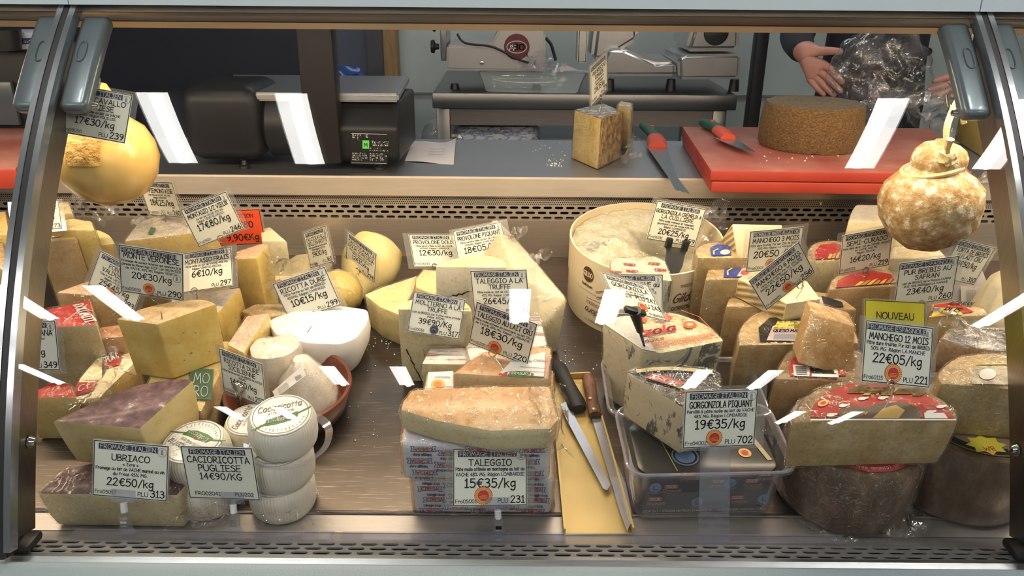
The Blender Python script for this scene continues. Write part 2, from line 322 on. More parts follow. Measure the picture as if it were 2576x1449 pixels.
# ------------------------------------------------------------------ round single-line lettering
GLY = {
'A':(9,"0 0,4.5 12,9 0/1.6 4,7.4 4"),'B':(7.2,"0 0,0 12/s 0 12,4.8 11.4,6 9.2,4.4 7,0 6.5/s 0 6.5,5.5 5.8,7.1 3.1,5 .5,0 0"),
'C':(8.3,"s 8 10.3,5.6 12,2 10.4,0 6,1.5 1.5,5 0,8.2 1.7"),'D':(8.3,"0 0,0 12/s 0 12,5.4 10.8,8.2 6.2,5.5 1,0 0"),
'E':(7,"7 12,0 12,0 0,7 0/0 6.2,6 6.2"),'F':(6.8,"6.8 12,0 12,0 0/0 6.2,5.4 6.2"),
'G':(8.8,"s 8 10.5,5 12,1.5 10,0 5.8,1.6 1.4,5 0,8 1.6,8.4 5.2/4.8 5.2,8.8 5.2"),'H':(8,"0 0,0 12/8 0,8 12/0 6.2,8 6.2"),
'I':(6,"0 12,6 12/3 12,3 0/0 0,6 0"),'J':(7.5,"1.5 12,7.5 12/s 5 12,5 3,3.5 .3,1.2 .8,0 3"),'K':(7.8,"0 0,0 12/7 12,0 5.2/2 7,7.8 0"),
'L':(6.5,"0 12,0 0,6.5 0"),'M':(10.8,"0 0,1.8 12,5.4 4,9 12,10.8 0"),'N':(8.8,"0 0,0 12,8.8 0,8.8 12"),
'O':(10,"o 5 12,1.4 10.2,0 6,1.4 1.6,5 0,8.6 1.8,10 6,8.6 10.4"),'P':(6.7,"0 0,0 12/s 0 12,5 11.5,6.7 9,5 6,0 5.3"),
'Q':(10.4,"o 5 12,1.4 10.2,0 6,1.4 1.6,5 0,8.6 1.8,10 6,8.6 10.4/6 3.2,10.4 -2"),'R':(7.8,"0 0,0 12/s 0 12,5 11.5,6.7 9,5 6,0 5.3/2.2 5.4,7.8 0"),
'S':(7.2,"s 6.8 10.8,4 12,1 10.6,1.2 8,5.4 6,7.1 3,5 .4,2 0,0 1.6"),'T':(8.6,"0 12,8.6 12/4.3 12,4.3 0"),
'U':(8.6,"s 0 12,0 4,1.8 .7,4.4 0,7 .8,8.6 4,8.6 12"),'V':(8.4,"0 12,4 0,8.4 12"),'W':(12.5,"0 12,3 0,6.2 9,9.4 0,12.5 12"),
'X':(8.4,"0 12,8.4 0/8.2 12,0 0"),'Y':(8,"0 12,4 6/8 12,3.2 0"),'Z':(8,"0 12,8 12,0 0,8 0"),
'a':(6.6,"s 6 7,3.6 8,.8 6.4,0 3.4,1.4 .4,3.8 .6,6 4/6.1 8,6 2.6,6.6 0"),'b':(6.4,"0 12,0 0/s 0 5.5,2.5 8,5.4 7,6.4 4,5 .8,2.5 0,0 1.6"),
'c':(5.8,"s 5.8 6.6,3.4 8,.8 6.4,0 4,1 1,3.4 0,5.8 1.2"),'d':(6.4,"6.2 12,6.2 0/s 6.2 6,4 8,1 6.8,0 3.8,1.2 .8,3.6 0,6.2 2"),
'e':(6.2,"s .4 4,6 4.4,5.6 7.2,3.2 8,.6 6.4,0 3.6,1.4 .6,4 0,6.2 1.4"),'f':(5,"s 5 11.4,3.4 12,2.2 10,2.2 5,2.2 0/0 7,4.8 7"),
'g':(6.2,"s 6 7,3.4 8,.8 6.4,.2 3.6,2 1,5.8 3/s 6.2 8,6 3,6 -1,4.4 -3.8,2 -4,.4 -2.8"),'h':(6,"0 12,0 0/s 0 5,2.4 7.6,4.6 7.8,5.6 6,5.8 0"),
'i':(1,".5 8,.5 0/.5 10.6,.5 11.2"),'j':(3,"s 2.5 8,2.5 0,1.8 -3.4,0 -3.6/2.5 10.6,2.5 11.2"),'k':(6,"0 12,0 0/5.4 8,0 3.6/1.8 5,6 0"),
'l':(1,".5 12,.5 0"),'m':(9.6,"0 8,0 0/s 0 5,2 7.6,4 7.6,4.8 5,4.8 0/s 4.8 5,6.6 7.6,8.6 7.6,9.4 5,9.6 0"),'n':(6,"0 8,0 0/s 0 5,2.4 7.6,4.6 7.8,5.6 6,5.8 0"),
'o':(6.4,"o 3.2 8,.8 6.6,0 4,.9 1.1,3.2 0,5.6 1.2,6.4 4,5.6 6.8"),'p':(6.4,"0 8,0 -4/s 0 5.5,2.5 8,5.4 7,6.4 4,5 .8,2.5 0,0 1.6"),
'q':(6.2,"6.2 8,6.2 -4/s 6.2 6,4 8,1 6.8,0 3.8,1.2 .8,3.6 0,6.2 2"),'r':(5,"0 8,0 0/s 0 4.6,2 7.4,4 8,5 7"),
's':(5.2,"s 5 7,3 8,.8 7,1 5.2,4.4 3.4,5 1.6,3.4 .2,1.4 0,0 1"),'t':(5,"2.5 11,2.5 0/0 8,5 8"),'u':(6,"s 0 8,0 3,1 .4,3.2 .2,5 1.6,5.8 4/5.8 8,6 0"),
'v':(5.8,"0 8,2.8 0,5.8 8"),'w':(8.4,"0 8,2 0,4.2 6.4,6.4 0,8.4 8"),'x':(6,"0 8,6 0/6 8,0 0"),'y':(6,"0 8,3 1/6 8,1.6 -4"),'z':(6,"0 8,6 8,0 0,6 0"),
'0':(7.4,"o 3.7 12,1 10.2,0 6,1 1.7,3.7 0,6.4 1.8,7.4 6,6.4 10.4"),'1':(4.6,".4 9.6,2.6 12,2.6 0/.2 0,4.6 0"),
'2':(7,"s .4 9.6,1.6 11.5,4 12,6.4 10.4,6 8,3 4,0 0/0 0,7 0"),'3':(6.8,"s .6 11.2,3.6 12,6 10.2,5 7.4,2.6 6.6,5.6 5.8,6.8 3.2,5 .6,2.4 0,0 1.2"),
'4':(7.4,"5.4 0,5.4 12,0 4,7.4 4"),'5':(7,"6.4 12,1.2 12,.8 7/s .8 7,4 7.6,6.6 6,6.8 3,5 .6,2.2 0,0 1.2"),
'6':(7,"s 5.6 12,2.4 9.4,.2 5,.8 1.4,3.4 0,6.2 1.2,6.8 4,5 6.4,2.4 6,.4 4"),'7':(7,"0 12,7 12,2 0"),
'8':(7,"o 3.5 12,1 11,.9 8.4,3.5 6.8,6.2 4.8,6.6 1.8,3.6 0,.4 1.6,.8 4.8,3.5 6.8,6 8.6,6 11"),'9':(7,"s 6.4 8.4,4.4 6,1.4 6.6,.2 9.2,1.8 11.6,4.6 11.8,6.4 10,6.6 6.4,5 2.4,2 0"),
'€':(8.6,"s 8.4 10.6,6 12,3.2 10.6,2 6,3.2 1.4,6 0,8.4 1.4/0 7.4,6.4 7.4/0 4.8,6 4.8"),'/':(6,"0 -1,6 12.5"),'.':(1.2,".4 .2,.8 .2"),',':(1.6,"1.2 .6,.2 -2"),
'%':(9.6,"o 2 12,.4 10.4,2 8.8,3.6 10.4/o 7.6 3.4,6 1.8,7.6 .2,9.2 1.8/8.4 12,1.2 0"),"'":(1.2,".8 12,.4 9.4"),'-':(5,"0 5.4,5 5.4"),':':(1.2,".5 1,.5 1.6/.5 6.6,.5 7.2"),
'«':(6,"2.6 7.6,0 4.6,2.6 1.6/6 7.6,3.4 4.6,6 1.6"),'»':(6,"0 7.6,2.6 4.6,0 1.6/3.4 7.6,6 4.6,3.4 1.6"),'°':(3,"o 1.5 12,0 10.5,1.5 9,3 10.5"),
'(':(2.5,"s 2.4 12.5,.4 8,.4 3,2.4 -1.5"),')':(2.5,"s 0 12.5,2 8,2 3,0 -1.5"),'&':(8,"s 8 0,2 9,3.4 12,5 9.6,1 4,.6 1,4 0,7.6 4"),
}
ACC = {'é':('e',"2 9.4,4.6 11.6"),'è':('e',"4.2 9.4,1.6 11.6"),'ê':('e',"1 9.4,3 11.4,5 9.4"),'â':('a',"1 9.4,3 11.4,5 9.4"),'à':('a',"4.2 9.4,1.6 11.6"),
       'É':('E',"2.4 13.4,5 15.6"),'È':('E',"4.6 13.4,2 15.6"),'Á':('A',"3.6 13.4,6 15.6"),'ú':('u',"2 9.4,4.6 11.6")}
_gc = {}
def glyph(ch):
    if ch in _gc: return _gc[ch]
    extra = None; key = ch
    if ch in ACC: key, extra = ACC[ch]
    if key not in GLY: _gc[ch] = (4.0, []); return _gc[ch]
    adv, s = GLY[key]; polys = []
    for st in (s.split('/') + (['' + extra] if extra else [])):
        kind = 'l'
        if st[:2] in ('s ', 'o '): kind, st = st[0], st[2:]
        p = [Vector((float(a.split()[0]), float(a.split()[1]), 0)) for a in st.split(',')]
        if kind == 's': p = catmull(p, 3)
        if kind == 'o': p = catmull(p, 3, True); p.append(p[0].copy())
        polys.append(p)
    _gc[ch] = (adv, polys); return _gc[ch]
GAP, SPACE = 2.6, 5.2
def text_width(s): return sum(SPACE if c == ' ' else glyph(c)[0] + GAP for c in s) - GAP
class Sheet:
    # a flat (or mapped) surface that takes printing; fn(x, y) -> point, normal
    def __init__(self, o=None, u=None, v=None, fn=None):
        if fn is None:
            u = Vector(u); v = Vector(v); n = u.cross(v).normalized(); o = Vector(o)
            fn = lambda x, y: (o + u * x + v * y, n)
        self.fn = fn; self.n = 0
class Ink:
    def __init__(self): self.v = []; self.f = []; self.m = []; self.mats = []
    def mi(self, mat):
        if mat not in self.mats: self.mats.append(mat)
        return self.mats.index(mat)
    def poly(self, sh, pts, mat, lift=0.0006):
        i0 = len(self.v)
        for x, y in pts:
            p, n = sh.fn(x, y); self.v.append(p + n * lift)
        self.f.append(tuple(range(i0, i0 + len(pts)))); self.m.append(self.mi(mat))
    def line(self, sh, pts, w, mat, lift=0.0009, cap=True):
        for a, b in zip(pts[:-1], pts[1:]):
            d = Vector((b[0] - a[0], b[1] - a[1])); L = d.length
            if L < 1e-9: continue
            d /= L; e = d * (w * 0.5 if cap else 0); nrm = Vector((-d.y, d.x)) * (w * 0.5)
            A = Vector(a[:2]) - e; B = Vector(b[:2]) + e
            self.poly(sh, [A - nrm, B - nrm, B + nrm, A + nrm], mat, lift)
    def text(self, sh, s, x, y, size, mat, align='c', weight=0.13, maxw=None, lift=0.0009, slant=0.0, rot=0.0):
        # size = cap height in sheet units; (x, y) = baseline anchor
        k = size / 12.0; kx = k; w = text_width(s) * k
        if maxw and w > maxw: kx = k * maxw / w; w = maxw
        x0 = -w / 2 if align == 'c' else (-w if align == 'r' else 0.0)
        ca, sa = math.cos(rot), math.sin(rot)
        for ch in s:
            if ch == ' ': x0 += SPACE * kx; continue
            adv, polys = glyph(ch)
            for p in polys:
                q = []
                for t in p:
                    lx = x0 + t.x * kx + t.y * k * slant; ly = t.y * k
                    q.append((x + lx * ca - ly * sa, y + lx * sa + ly * ca))
                self.line(sh, q, size * weight, mat, lift)
            x0 += (adv + GAP) * kx
    def disc(self, sh, cx, cy, r, mat, n=28, lift=0.0007, ry=None, ser=0.0):
        ry = ry or r
        self.poly(sh, [(cx + r * (1 - (ser if k % 2 else 0)) * math.cos(2*math.pi*k/n), cy + ry * (1 - (ser if k % 2 else 0)) * math.sin(2*math.pi*k/n)) for k in range(n)], mat, lift)
    def ring(self, sh, cx, cy, r, w, mat, n=28, lift=0.0009, ry=None):
        ry = ry or r
        p = [(cx + r * math.cos(2*math.pi*k/n), cy + ry * math.sin(2*math.pi*k/n)) for k in range(n + 1)]
        self.line(sh, p, w, mat, lift, cap=False)
    def build(self, name, parent, base=None):
        if not self.f: return None
        return obj_data(name, self.v, self.f, self.mats, parent, base, fm=self.m)

# ------------------------------------------------------------------ builders for cheeses
def height_from(vt, vb, h0):
    # height of an upright edge: vb rests at height h0, vt is seen right above it
    b = on_deck(vb[0], vb[1], h0); best = (9, 0)
    for i in range(1, 400):
        h = h0 + i * 0.001; t = on_deck(vt[0], vt[1], h); e = abs((t - b).y - ND.y * (h - h0))
        if e < best[0]: best = (e, h)
    return best[1]
def smooth_poly(pts, rng):
    if not rng: return pts, list(range(len(pts)))
    i, j = rng; mid = catmull(pts[i:j+1], 4)
    return pts[:i] + mid + pts[j+1:], None
def poly_block(top, bot, side_flags, mats, bevel=0.004, bulge=0.0, levels=3, rough=0.0008, seg=2, dome=0.0):
    # prism between two outlines; mats = [top, cut face, rind]; side_flags per edge 'c' or 'r'
    n = len(top); bm = bmesh.new(); cen = sum(top, Vector()) / n; axis = (sum(top, Vector()) - sum(bot, Vector())) / n
    rings = []; ax = axis.normalized()
    for l in range(levels + 1):
        t = l / levels; R_ = []
        for i in range(n):
            p = bot[i].lerp(top[i], t)
            if bulge and (side_flags[i] == 'r' or side_flags[i - 1] == 'r'):
                d = top[i] - cen; d = d - ax * d.dot(ax)
                if d.length > 1e-6: p = p + d.normalized() * bulge * math.sin(math.pi * (0.12 + 0.76 * t))
            R_.append(bm.verts.new(p))
        rings.append(R_)
    for l in range(levels):
        for i in range(n):
            f = bm.faces.new((rings[l][i], rings[l][(i+1) % n], rings[l+1][(i+1) % n], rings[l+1][i]))
            f.material_index = 1 if side_flags[i] == 'c' else 2
    f = bm.faces.new(rings[-1]); f.material_index = 0
    f = bm.faces.new(rings[0][::-1]); f.material_index = 2
    bmesh.ops.recalc_face_normals(bm, faces=bm.faces)
    if bevel:
        es = [e for e in bm.edges if len(e.link_faces) == 2 and e.calc_face_angle(0) > 0.5]
        r_ = bmesh.ops.bevel(bm, geom=es, offset=bevel, segments=seg, affect='EDGES', profile=0.55, clamp_overlap=True)
        new = set(r_['faces']); todo = list(new)
        for _ in range(4):
            rest = []
            for f in todo:
                near = {g.material_index for e in f.edges for g in e.link_faces if g not in new}
                if not near: near = {g.material_index for e in f.edges for g in e.link_faces if g is not f and g not in todo}
                if not near: rest.append(f); continue
                f.material_index = 1 if near == {1} else (0 if 0 in near else (2 if 2 in near else 1))
            if len(rest) == len(todo): break
            todo = rest
    if rough:
        for v in bm.verts: v.co += noise.noise_vector(v.co * 45) * rough
    return bm
def wrap_film(name, src_obj, parent, mat=None, off=0.0016, amp=0.0022, cuts=2, freq=28):
    # stretch film: a creased shell just outside a body
    bm = bmesh.new(); bm.from_mesh(src_obj.data); bmesh.ops.transform(bm, matrix=Matrix.Translation(base_of(src_obj)), verts=bm.verts)
    bmesh.ops.triangulate(bm, faces=bm.faces)
    es = [e for e in bm.edges if e.calc_length() > 0.012]
    for _ in range(cuts):
        es = [e for e in bm.edges if e.calc_length() > 0.012]
        if es: bmesh.ops.subdivide_edges(bm, edges=es, cuts=1); bmesh.ops.triangulate(bm, faces=[f for f in bm.faces if len(f.verts) > 3])
    bm.normal_update()
    for v in bm.verts:
        n1 = noise.noise(v.co * freq); n2 = noise.noise(v.co * freq * 2.7 + Vector((5, 1, 3)))
        v.co += v.normal * (off + abs(n1) * amp + abs(n2) * amp * 0.5)
    for f in bm.faces: f.material_index = 0
    return obj_bm(name, bm, mat or M_FILM, parent, smooth=True)
def crumple(name, path, width, mat, parent, seed=0, nseg=14, nw=6, amp=0.35, base=None, taper=0.5):
    # loose twisted tail of film
    P_ = catmull(path, max(2, nseg // max(1, len(path) - 1))); bm = bmesh.new(); rows = []
    for i, p in enumerate(P_):
        t = i / (len(P_) - 1); a = P_[max(0, i-1)]; b = P_[min(len(P_)-1, i+1)]; u, v, _ = frame_of(b - a)
        w = width * (1 - taper + taper * abs(math.sin(3.0 * t + seed))) ; row = []
        for j in range(nw + 1):
            s = j / nw - 0.5
            q = p + u * (s * w) + v * (amp * w * math.sin(s * 9 + seed + t * 5)) 
            q += noise.noise_vector(q * 60 + Vector((seed, 0, 0))) * w * 0.35
            row.append(bm.verts.new(q))
        rows.append(row)
    for i in range(len(rows) - 1):
        for j in range(nw): bm.faces.new((rows[i][j], rows[i][j+1], rows[i+1][j+1], rows[i+1][j]))
    return obj_bm(name, bm, mat, parent, base, smooth=True)

def cheese(name, label, top, mats, h=None, h0=0.0, vb=None, sides=None, smooth=None, taper=0.0, bulge=0.0, bevel=0.004,
           film=None, cat='cheese', group=None, world=None, rough=0.0008, cuts=2, part='paste', amp=0.0022):
    # block standing on the deck (or on another block at height h0): outline of its top traced at height h
    if h is None: h = height_from(vb[0], vb[1], h0)
    if world: pts = [deck_pt(x, y, 0) + ND * h for x, y in world]
    else: pts = [on_deck(x, y, h) for x, y in top]
    n0 = len(pts); sides = sides or 'c' * n0
    if smooth:
        i, j = smooth; mid = catmull(pts[i:j+1], 4); fl = sides[:i] + ''.join(c * 4 for c in sides[i:j]) + sides[j:]
        pts = pts[:i] + mid + pts[j+1:]; sides = fl
    cen = sum(pts, Vector()) / len(pts)
    bot = [p + (cen - p) * taper - ND * (h - h0) for p in pts]
    b = sum(bot, Vector()) / len(bot)
    r = thing(name, label, cat, b, group)
    bm = poly_block(pts, bot, sides, mats, bevel, bulge, rough=rough)
    body = obj_bm(part, bm, mats, r, smooth=True)
    if film: wrap_film('plastic_wrap', body, r, film, cuts=cuts, amp=amp)
    r_h[r.name] = h
    return r
r_h = {}
def hull(name, label, pts, mats, cat='cheese', group=None, bevel=0.004, film=None, part='paste', pick=None, base=None, rough=0.0008):
    bm = bmesh.new(); vs = [bm.verts.new(p) for p in pts]
    res = bmesh.ops.convex_hull(bm, input=vs)
    bmesh.ops.delete(bm, geom=[v for v in bm.verts if not v.link_faces], context='VERTS')
    bmesh.ops.dissolve_limit(bm, angle_limit=0.08, verts=bm.verts, edges=bm.edges)
    bmesh.ops.recalc_face_normals(bm, faces=bm.faces)
    if pick:
        for f in bm.faces: f.material_index = pick(f.normal, f.calc_center_median())
    if bevel: bmesh.ops.bevel(bm, geom=[e for e in bm.edges if e.calc_face_angle(0) > 0.4], offset=bevel, segments=2, affect='EDGES', profile=0.55, clamp_overlap=True)
    for v in bm.verts: v.co += noise.noise_vector(v.co * 45) * rough
    lo = min((p.z for p in pts)); b = sum(pts, Vector()) / len(pts); b.z = lo
    if base is not None: b = Vector(base)
    r = thing(name, label, cat, b, group)
    body = obj_bm(part, bm, mats, r, smooth=True)
    if film: wrap_film('plastic_wrap', body, r, film)
    return r
def sheet_on_deck(px_o, px_u, px_v, h):
    # print area on a top face: pixel of the origin corner and of the ends of its two sides, all at height h
    o, a, b = on_deck(*px_o, h), on_deck(*px_u, h), on_deck(*px_v, h); return Sheet(o, a - o, b - o)
def top_label(parent, px, h, mat, name='label', thick=0.0006):
    pts = [on_deck(x, y, h + 0.0014) for x, y in px]
    bm = bmesh.new(); f = bm.faces.new([bm.verts.new(p) for p in pts])
    r = bmesh.ops.extrude_face_region(bm, geom=[f]); bmesh.ops.translate(bm, verts=[v for v in r['geom'] if isinstance(v, bmesh.types.BMVert)], vec=ND * thick)
    return obj_bm(name, bm, mat, parent)
def facing_label(parent, pts, mat, name='label', thick=0.0006):
    bm = bmesh.new(); f = bm.faces.new([bm.verts.new(p) for p in pts]); bm.normal_update()
    n = f.normal.copy()
    if n.dot(CAM - pts[0]) < 0: n = -n
    r = bmesh.ops.extrude_face_region(bm, geom=[f]); bmesh.ops.translate(bm, verts=[v for v in r['geom'] if isinstance(v, bmesh.types.BMVert)], vec=n * thick)
    return obj_bm(name, bm, mat, parent)

# cheese colours
YEL1 = mottled('paste_straw', [(0.3, (0.66, 0.47, 0.16)), (0.7, (0.74, 0.57, 0.24))], 18, 0.42, 0.22, 70, spk=0.35)
YEL2 = mottled('paste_yellow', [(0.3, (0.72, 0.50, 0.125)), (0.7, (0.80, 0.61, 0.20))], 18, 0.42, 0.2, 80, spk=0.35)
YEL3 = mottled('paste_butter', [(0.3, (0.78, 0.62, 0.26)), (0.7, (0.82, 0.68, 0.33))], 20, 0.45, 0.18, 80, spk=0.35)
PARM = mottled('paste_tan', [(0.3, (0.62, 0.42, 0.20)), (0.7, (0.70, 0.50, 0.27))], 30, 0.5, 0.3, 110)
PALE = mottled('paste_cream', [(0.3, (0.79, 0.67, 0.40)), (0.7, (0.83, 0.73, 0.48))], 20, 0.5, 0.2, 80, spk=0.35)
PALEG = mottled('paste_ivory', [(0.3, (0.66, 0.56, 0.31)), (0.7, (0.73, 0.64, 0.40))], 25, 0.45, 0.2, 90)
WHITE = mottled('paste_white', [(0.3, (0.84, 0.79, 0.72)), (0.7, (0.88, 0.84, 0.78))], 25, 0.5, 0.3, 60, spk=0.0)
MANC = mottled('paste_manchego', [(0.25, (0.40, 0.28, 0.115)), (0.6, (0.50, 0.37, 0.17)), (0.8, (0.58, 0.45, 0.24))], 26, 0.5, 0.3, 120)
MANO = mottled('paste_manchego_aged', [(0.25, (0.50, 0.30, 0.13)), (0.7, (0.60, 0.40, 0.20))], 30, 0.5, 0.35, 110)
RINDB = mottled('rind_brown', [(0.3, (0.17, 0.105, 0.045)), (0.7, (0.30, 0.20, 0.095))], 60, 0.5, 0.5, 160, (1, 1, 0.4))
RINDT = mottled('rind_tan', [(0.3, (0.38, 0.255, 0.115)), (0.7, (0.54, 0.39, 0.20))], 45, 0.5, 0.4, 140)
RINDY = mottled('rind_yellow', [(0.3, (0.58, 0.42, 0.17)), (0.7, (0.70, 0.54, 0.26))], 30, 0.45, 0.3, 120)
FILMW = mottled('wrapped_white_rind', [(0.3, (0.55, 0.47, 0.38)), (0.65, (0.74, 0.67, 0.58))], 45, 0.25, 0.6, 60, coat=0.5, dist=0.003)

# ------------------------------------------------------------------ room shell
def struct(name, lo, hi, mat):
    o = box(name, lo, hi, mat, None, base=((lo[0]+hi[0])/2, (lo[1]+hi[1])/2, lo[2])); return tag(o, kind='structure')
M_FLOOR = mottled('floor_tiles', [(0.3, (0.22, 0.21, 0.20)), (0.7, (0.30, 0.29, 0.28))], 6, 0.4, 0.05, spk=0.0)
M_CEIL = plain('ceiling_tiles', (0.62, 0.64, 0.66), 0.8)
M_WALLB = mottled('wall_panel', [(0.3, (0.50, 0.56, 0.54)), (0.7, (0.55, 0.61, 0.59))], 3, 0.45, 0.02, spk=0.0)
M_WALLS = plain('shop_wall', (0.30, 0.31, 0.33), 0.7)
ZCEIL = 2.79
struct('floor', (-5, -6.5, -0.06), (5, 3.86, 0.0), M_FLOOR)
struct('ceiling', (-5, -6.5, ZCEIL + 0.03), (5, 3.86, ZCEIL + 0.10), M_CEIL)
struct('wall_back', (-5, 3.76, 0), (5, 3.86, ZCEIL + 0.03), M_WALLB)
struct('wall_front', (-5, -6.6, 0), (5, -6.5, ZCEIL + 0.03), M_WALLS)
struct('wall_left', (-5.1, -6.6, 0), (-5, 3.86, ZCEIL + 0.03), M_WALLS)
struct('wall_right', (5, -6.6, 0), (5.1, 3.86, ZCEIL + 0.03), M_WALLS)
# dark doorway panel, its grey frame and the timber jamb; seams of the wall panels
M_NAVY = plain('door_navy', (0.012, 0.014, 0.028), 0.5)
M_WOOD = mottled('jamb_wood', [(0.3, (0.30, 0.17, 0.06)), (0.7, (0.42, 0.26, 0.11))], 10, 0.5, 0.1, stretch=(8, 8, 0.6))
def xw(px, Y): return at_y(px, 200, Y).x
struct('door_1', (-2.9, 3.66, 0.0), (xw(842, 3.66), 3.74, 2.2), M_NAVY)
struct('door_2', (xw(842, 3.68) + 0.005, 3.68, 0.0), (xw(930, 3.68), 3.74, 2.2), plain('door_slate', (0.075, 0.09, 0.14), 0.5))
struct('trim_1', (xw(930, 3.66), 3.64, 0.0), (xw(966, 3.64), 3.755, 2.25), plain('frame_dark', (0.06, 0.06, 0.075), 0.45))
struct('trim_2', (xw(968, 3.66), 3.66, 0.0), (xw(1001, 3.66), 3.755, 2.25), M_WOOD)
zs = at_y(1050, 236, 3.74).z
struct('trim_3', (xw(1004, 3.75), 3.750, zs - 0.004), (4.9, 3.762, zs + 0.004), plain('panel_seam', (0.22, 0.24, 0.24), 0.5))

# ceiling luminaires of the shop: 60 cm frames with two tubes each
M_TUBE = plain('lit_tube', (1, 1, 1), 0.5, emit=(1.0, 0.975, 0.92), es=LAMP_CEIL * 3.2)
M_REFL = plain('lit_reflector', (1, 1, 1), 0.5, emit=(1.0, 0.98, 0.94), es=LAMP_CEIL)
M_LFRAME = plain('luminaire_frame', (0.55, 0.56, 0.57), 0.5)
S93 = 0.93
lum = [(-1.04, 0.40, 'over the front left of the display'), (1.60, 0.40, 'over the front right of the display'),
       (0.29, -1.68, 'behind the viewer, second row centre'), (-2.42, -1.68, 'behind the viewer, second row left'), (2.95, -1.68, 'behind the viewer, second row right'),
       (-1.04, -3.38, 'third row left'), (1.60, -3.40, 'third row right'), (-3.7, -3.4, 'third row far left'),
       (-2.28, -4.92, 'last row left'), (2.76, -4.92, 'last row right')]
for i, (x, y, w) in enumerate(lum):
    x *= S93; y *= S93
    t = thing('ceiling_light', 'white twin-tube ceiling light ' + w, 'ceiling light', (x, y, ZCEIL), 'shop ceiling lights')
    bm = bmesh.new()
    for a, b_, c, d in ((-.30, -.30, -.285, .30), (.285, -.30, .30, .30), (-.285, -.30, .285, -.285), (-.285, .285, .285, .30), (-.175, -.285, .175, .285)):
        bm_box(bm, (x + a, y + b_, ZCEIL), (x + c, y + d, ZCEIL + 0.03))
    obj_bm('frame', bm, M_LFRAME, t)
    for s in (-1, 1):
        box('reflector', (x + s * 0.23 - 0.052, y - 0.282, ZCEIL + 0.004), (x + s * 0.23 + 0.052, y + 0.282, ZCEIL + 0.02), M_REFL, t)
        sx = x + s * 0.23 + (0.012 if x < 0 else -0.018)
        tube('lamp_tube', [(sx, y - 0.27, ZCEIL - 0.004), (sx, y + 0.27, ZCEIL - 0.004)], 0.021, M_TUBE, t, 8)
# preparation-room lamp
t = thing('ceiling_lamp', 'wide white ceiling lamp over the preparation room', 'ceiling lamp', (0.4, 2.9, ZCEIL))
box('housing', (-0.6, 2.75, ZCEIL), (1.4, 3.05, ZCEIL + 0.03), M_LFRAME, t)
area_light('lamp', (0.4, 2.9, ZCEIL - 0.01), (0, 0, 0), 1.9, 0.26, LAMP_BACK, (0.92, 0.96, 1.0), t)

# ------------------------------------------------------------------ the refrigerated display case
CX0, CX1 = -2.1, 2.1
case = thing('display_case', 'refrigerated cheese display case with curved glass front and steel deck', 'display case', (0, 1.3, 0))
# deck with a rolled front edge, seam and the polished strip rising to the grille
def dk(v, h=0): p = Vector((0, Y0, Z0)) + DK * v + ND * h; return (p.y, p.z)
VB = (YBACK - Y0) / math.cos(DA)
extrude_x('deck', [dk(0.034, 0), dk(VB, 0), dk(VB, -0.03), dk(0.034, -0.03)], CX0, CX1, M_DECK, case)
tube('deck_edge', [(CX0, *dk(0.034, -0.003)), (CX1, *dk(0.034, -0.003))], 0.004, M_DECK, case, 10)
extrude_x('front_ledge', [dk(0.036, -0.0025), dk(-0.002, -0.002), dk(-0.002, -0.02), dk(0.036, -0.02)], CX0, CX1, steel('ledge_steel', (0.42, 0.38, 0.35), 0.4, (2, 20, 20), 0.08, 0.05, 0.7), case)
extrude_x('front_riser', [dk(-0.003, -0.002), (0.846, 0.684), (0.846, 0.60), dk(-0.003, -0.03)], CX0, CX1, steel('riser_steel', (0.55, 0.52, 0.52), 0.25, (2, 20, 20), 0.05, 0.0, 0.6), case)
# slotted plates
def slot_plate(name, o, u, v, n, cols, rows, cw, ch, sl, sh, mat, thick=0.0015, stag=0.5, skip=None):
    # rows x cols cells, every cell a sheet-metal tile with a long rounded hole; neighbouring rows are offset
    verts, faces = [], []; o, u, v, n = Vector(o), Vector(u), Vector(v), Vector(n)
    angs = [(-1, -1), (-.5, -1), (.5, -1), (1, -1), (1, -.5), (1, .5), (1, 1), (.5, 1), (-.5, 1), (-1, 1), (-1, .5), (-1, -.5)]
    rr = sh / 2
    def inner(a, b):
        ang = {(-1,-1):225, (-1,-.5):202, (-1,.5):158, (-1,1):135, (1,-1):315, (1,-.5):338, (1,.5):22, (1,1):45, (-.5,-1):270, (.5,-1):270, (.5,1):90, (-.5,1):90}[(a, b)]
        cx = (sl / 2 - rr) * (1 if a > 0 else -1); return cx + rr * math.cos(math.radians(ang)), rr * math.sin(math.radians(ang))
    for r in range(rows):
        for c in range(cols):
            cx, cyy = (c + 0.5 + (stag * r) % 1.0) * cw, (r + 0.5) * ch; i0 = len(verts)
            for a, b in angs:
                verts.append(o + u * (cx + a * cw / 2) + v * (cyy + b * ch / 2))
            for a, b in angs:
                ix, iy = inner(a, b); verts.append(o + u * (cx + ix) + v * (cyy + iy))
            for a, b in angs:
                ix, iy = inner(a, b); verts.append(o + u * (cx + ix) + v * (cyy + iy) - n * thick)
            m = len(angs)
            for k in range(m):
                k2 = (k + 1) % m
                faces.append((i0 + k, i0 + k2, i0 + m + k2, i0 + m + k)); faces.append((i0 + m + k, i0 + m + k2, i0 + 2*m + k2, i0 + 2*m + k))
    return verts, faces
gA, gB = Vector((0, 0.846, 0.685)), Vector((0, 0.803, 0.700))
gv = (gB - gA).normalized(); gl = (gB - gA).length; gn = Vector((1, 0, 0)).cross(gv); gn = gn if gn.z > 0 else -gn
v_, f_ = slot_plate('g', Vector((CX0 + 0.2, 0.846, 0.685)), (1, 0, 0), gv, gn, 134, 3, 0.0279, gl / 3, 0.0222, 0.0092, M_STEEL, 0.002)
obj_data('front_grille', v_, f_, steel('grille_steel', (0.36, 0.355, 0.36), 0.4, (2, 60, 60), 0.05, 0.02, 0.55), case)
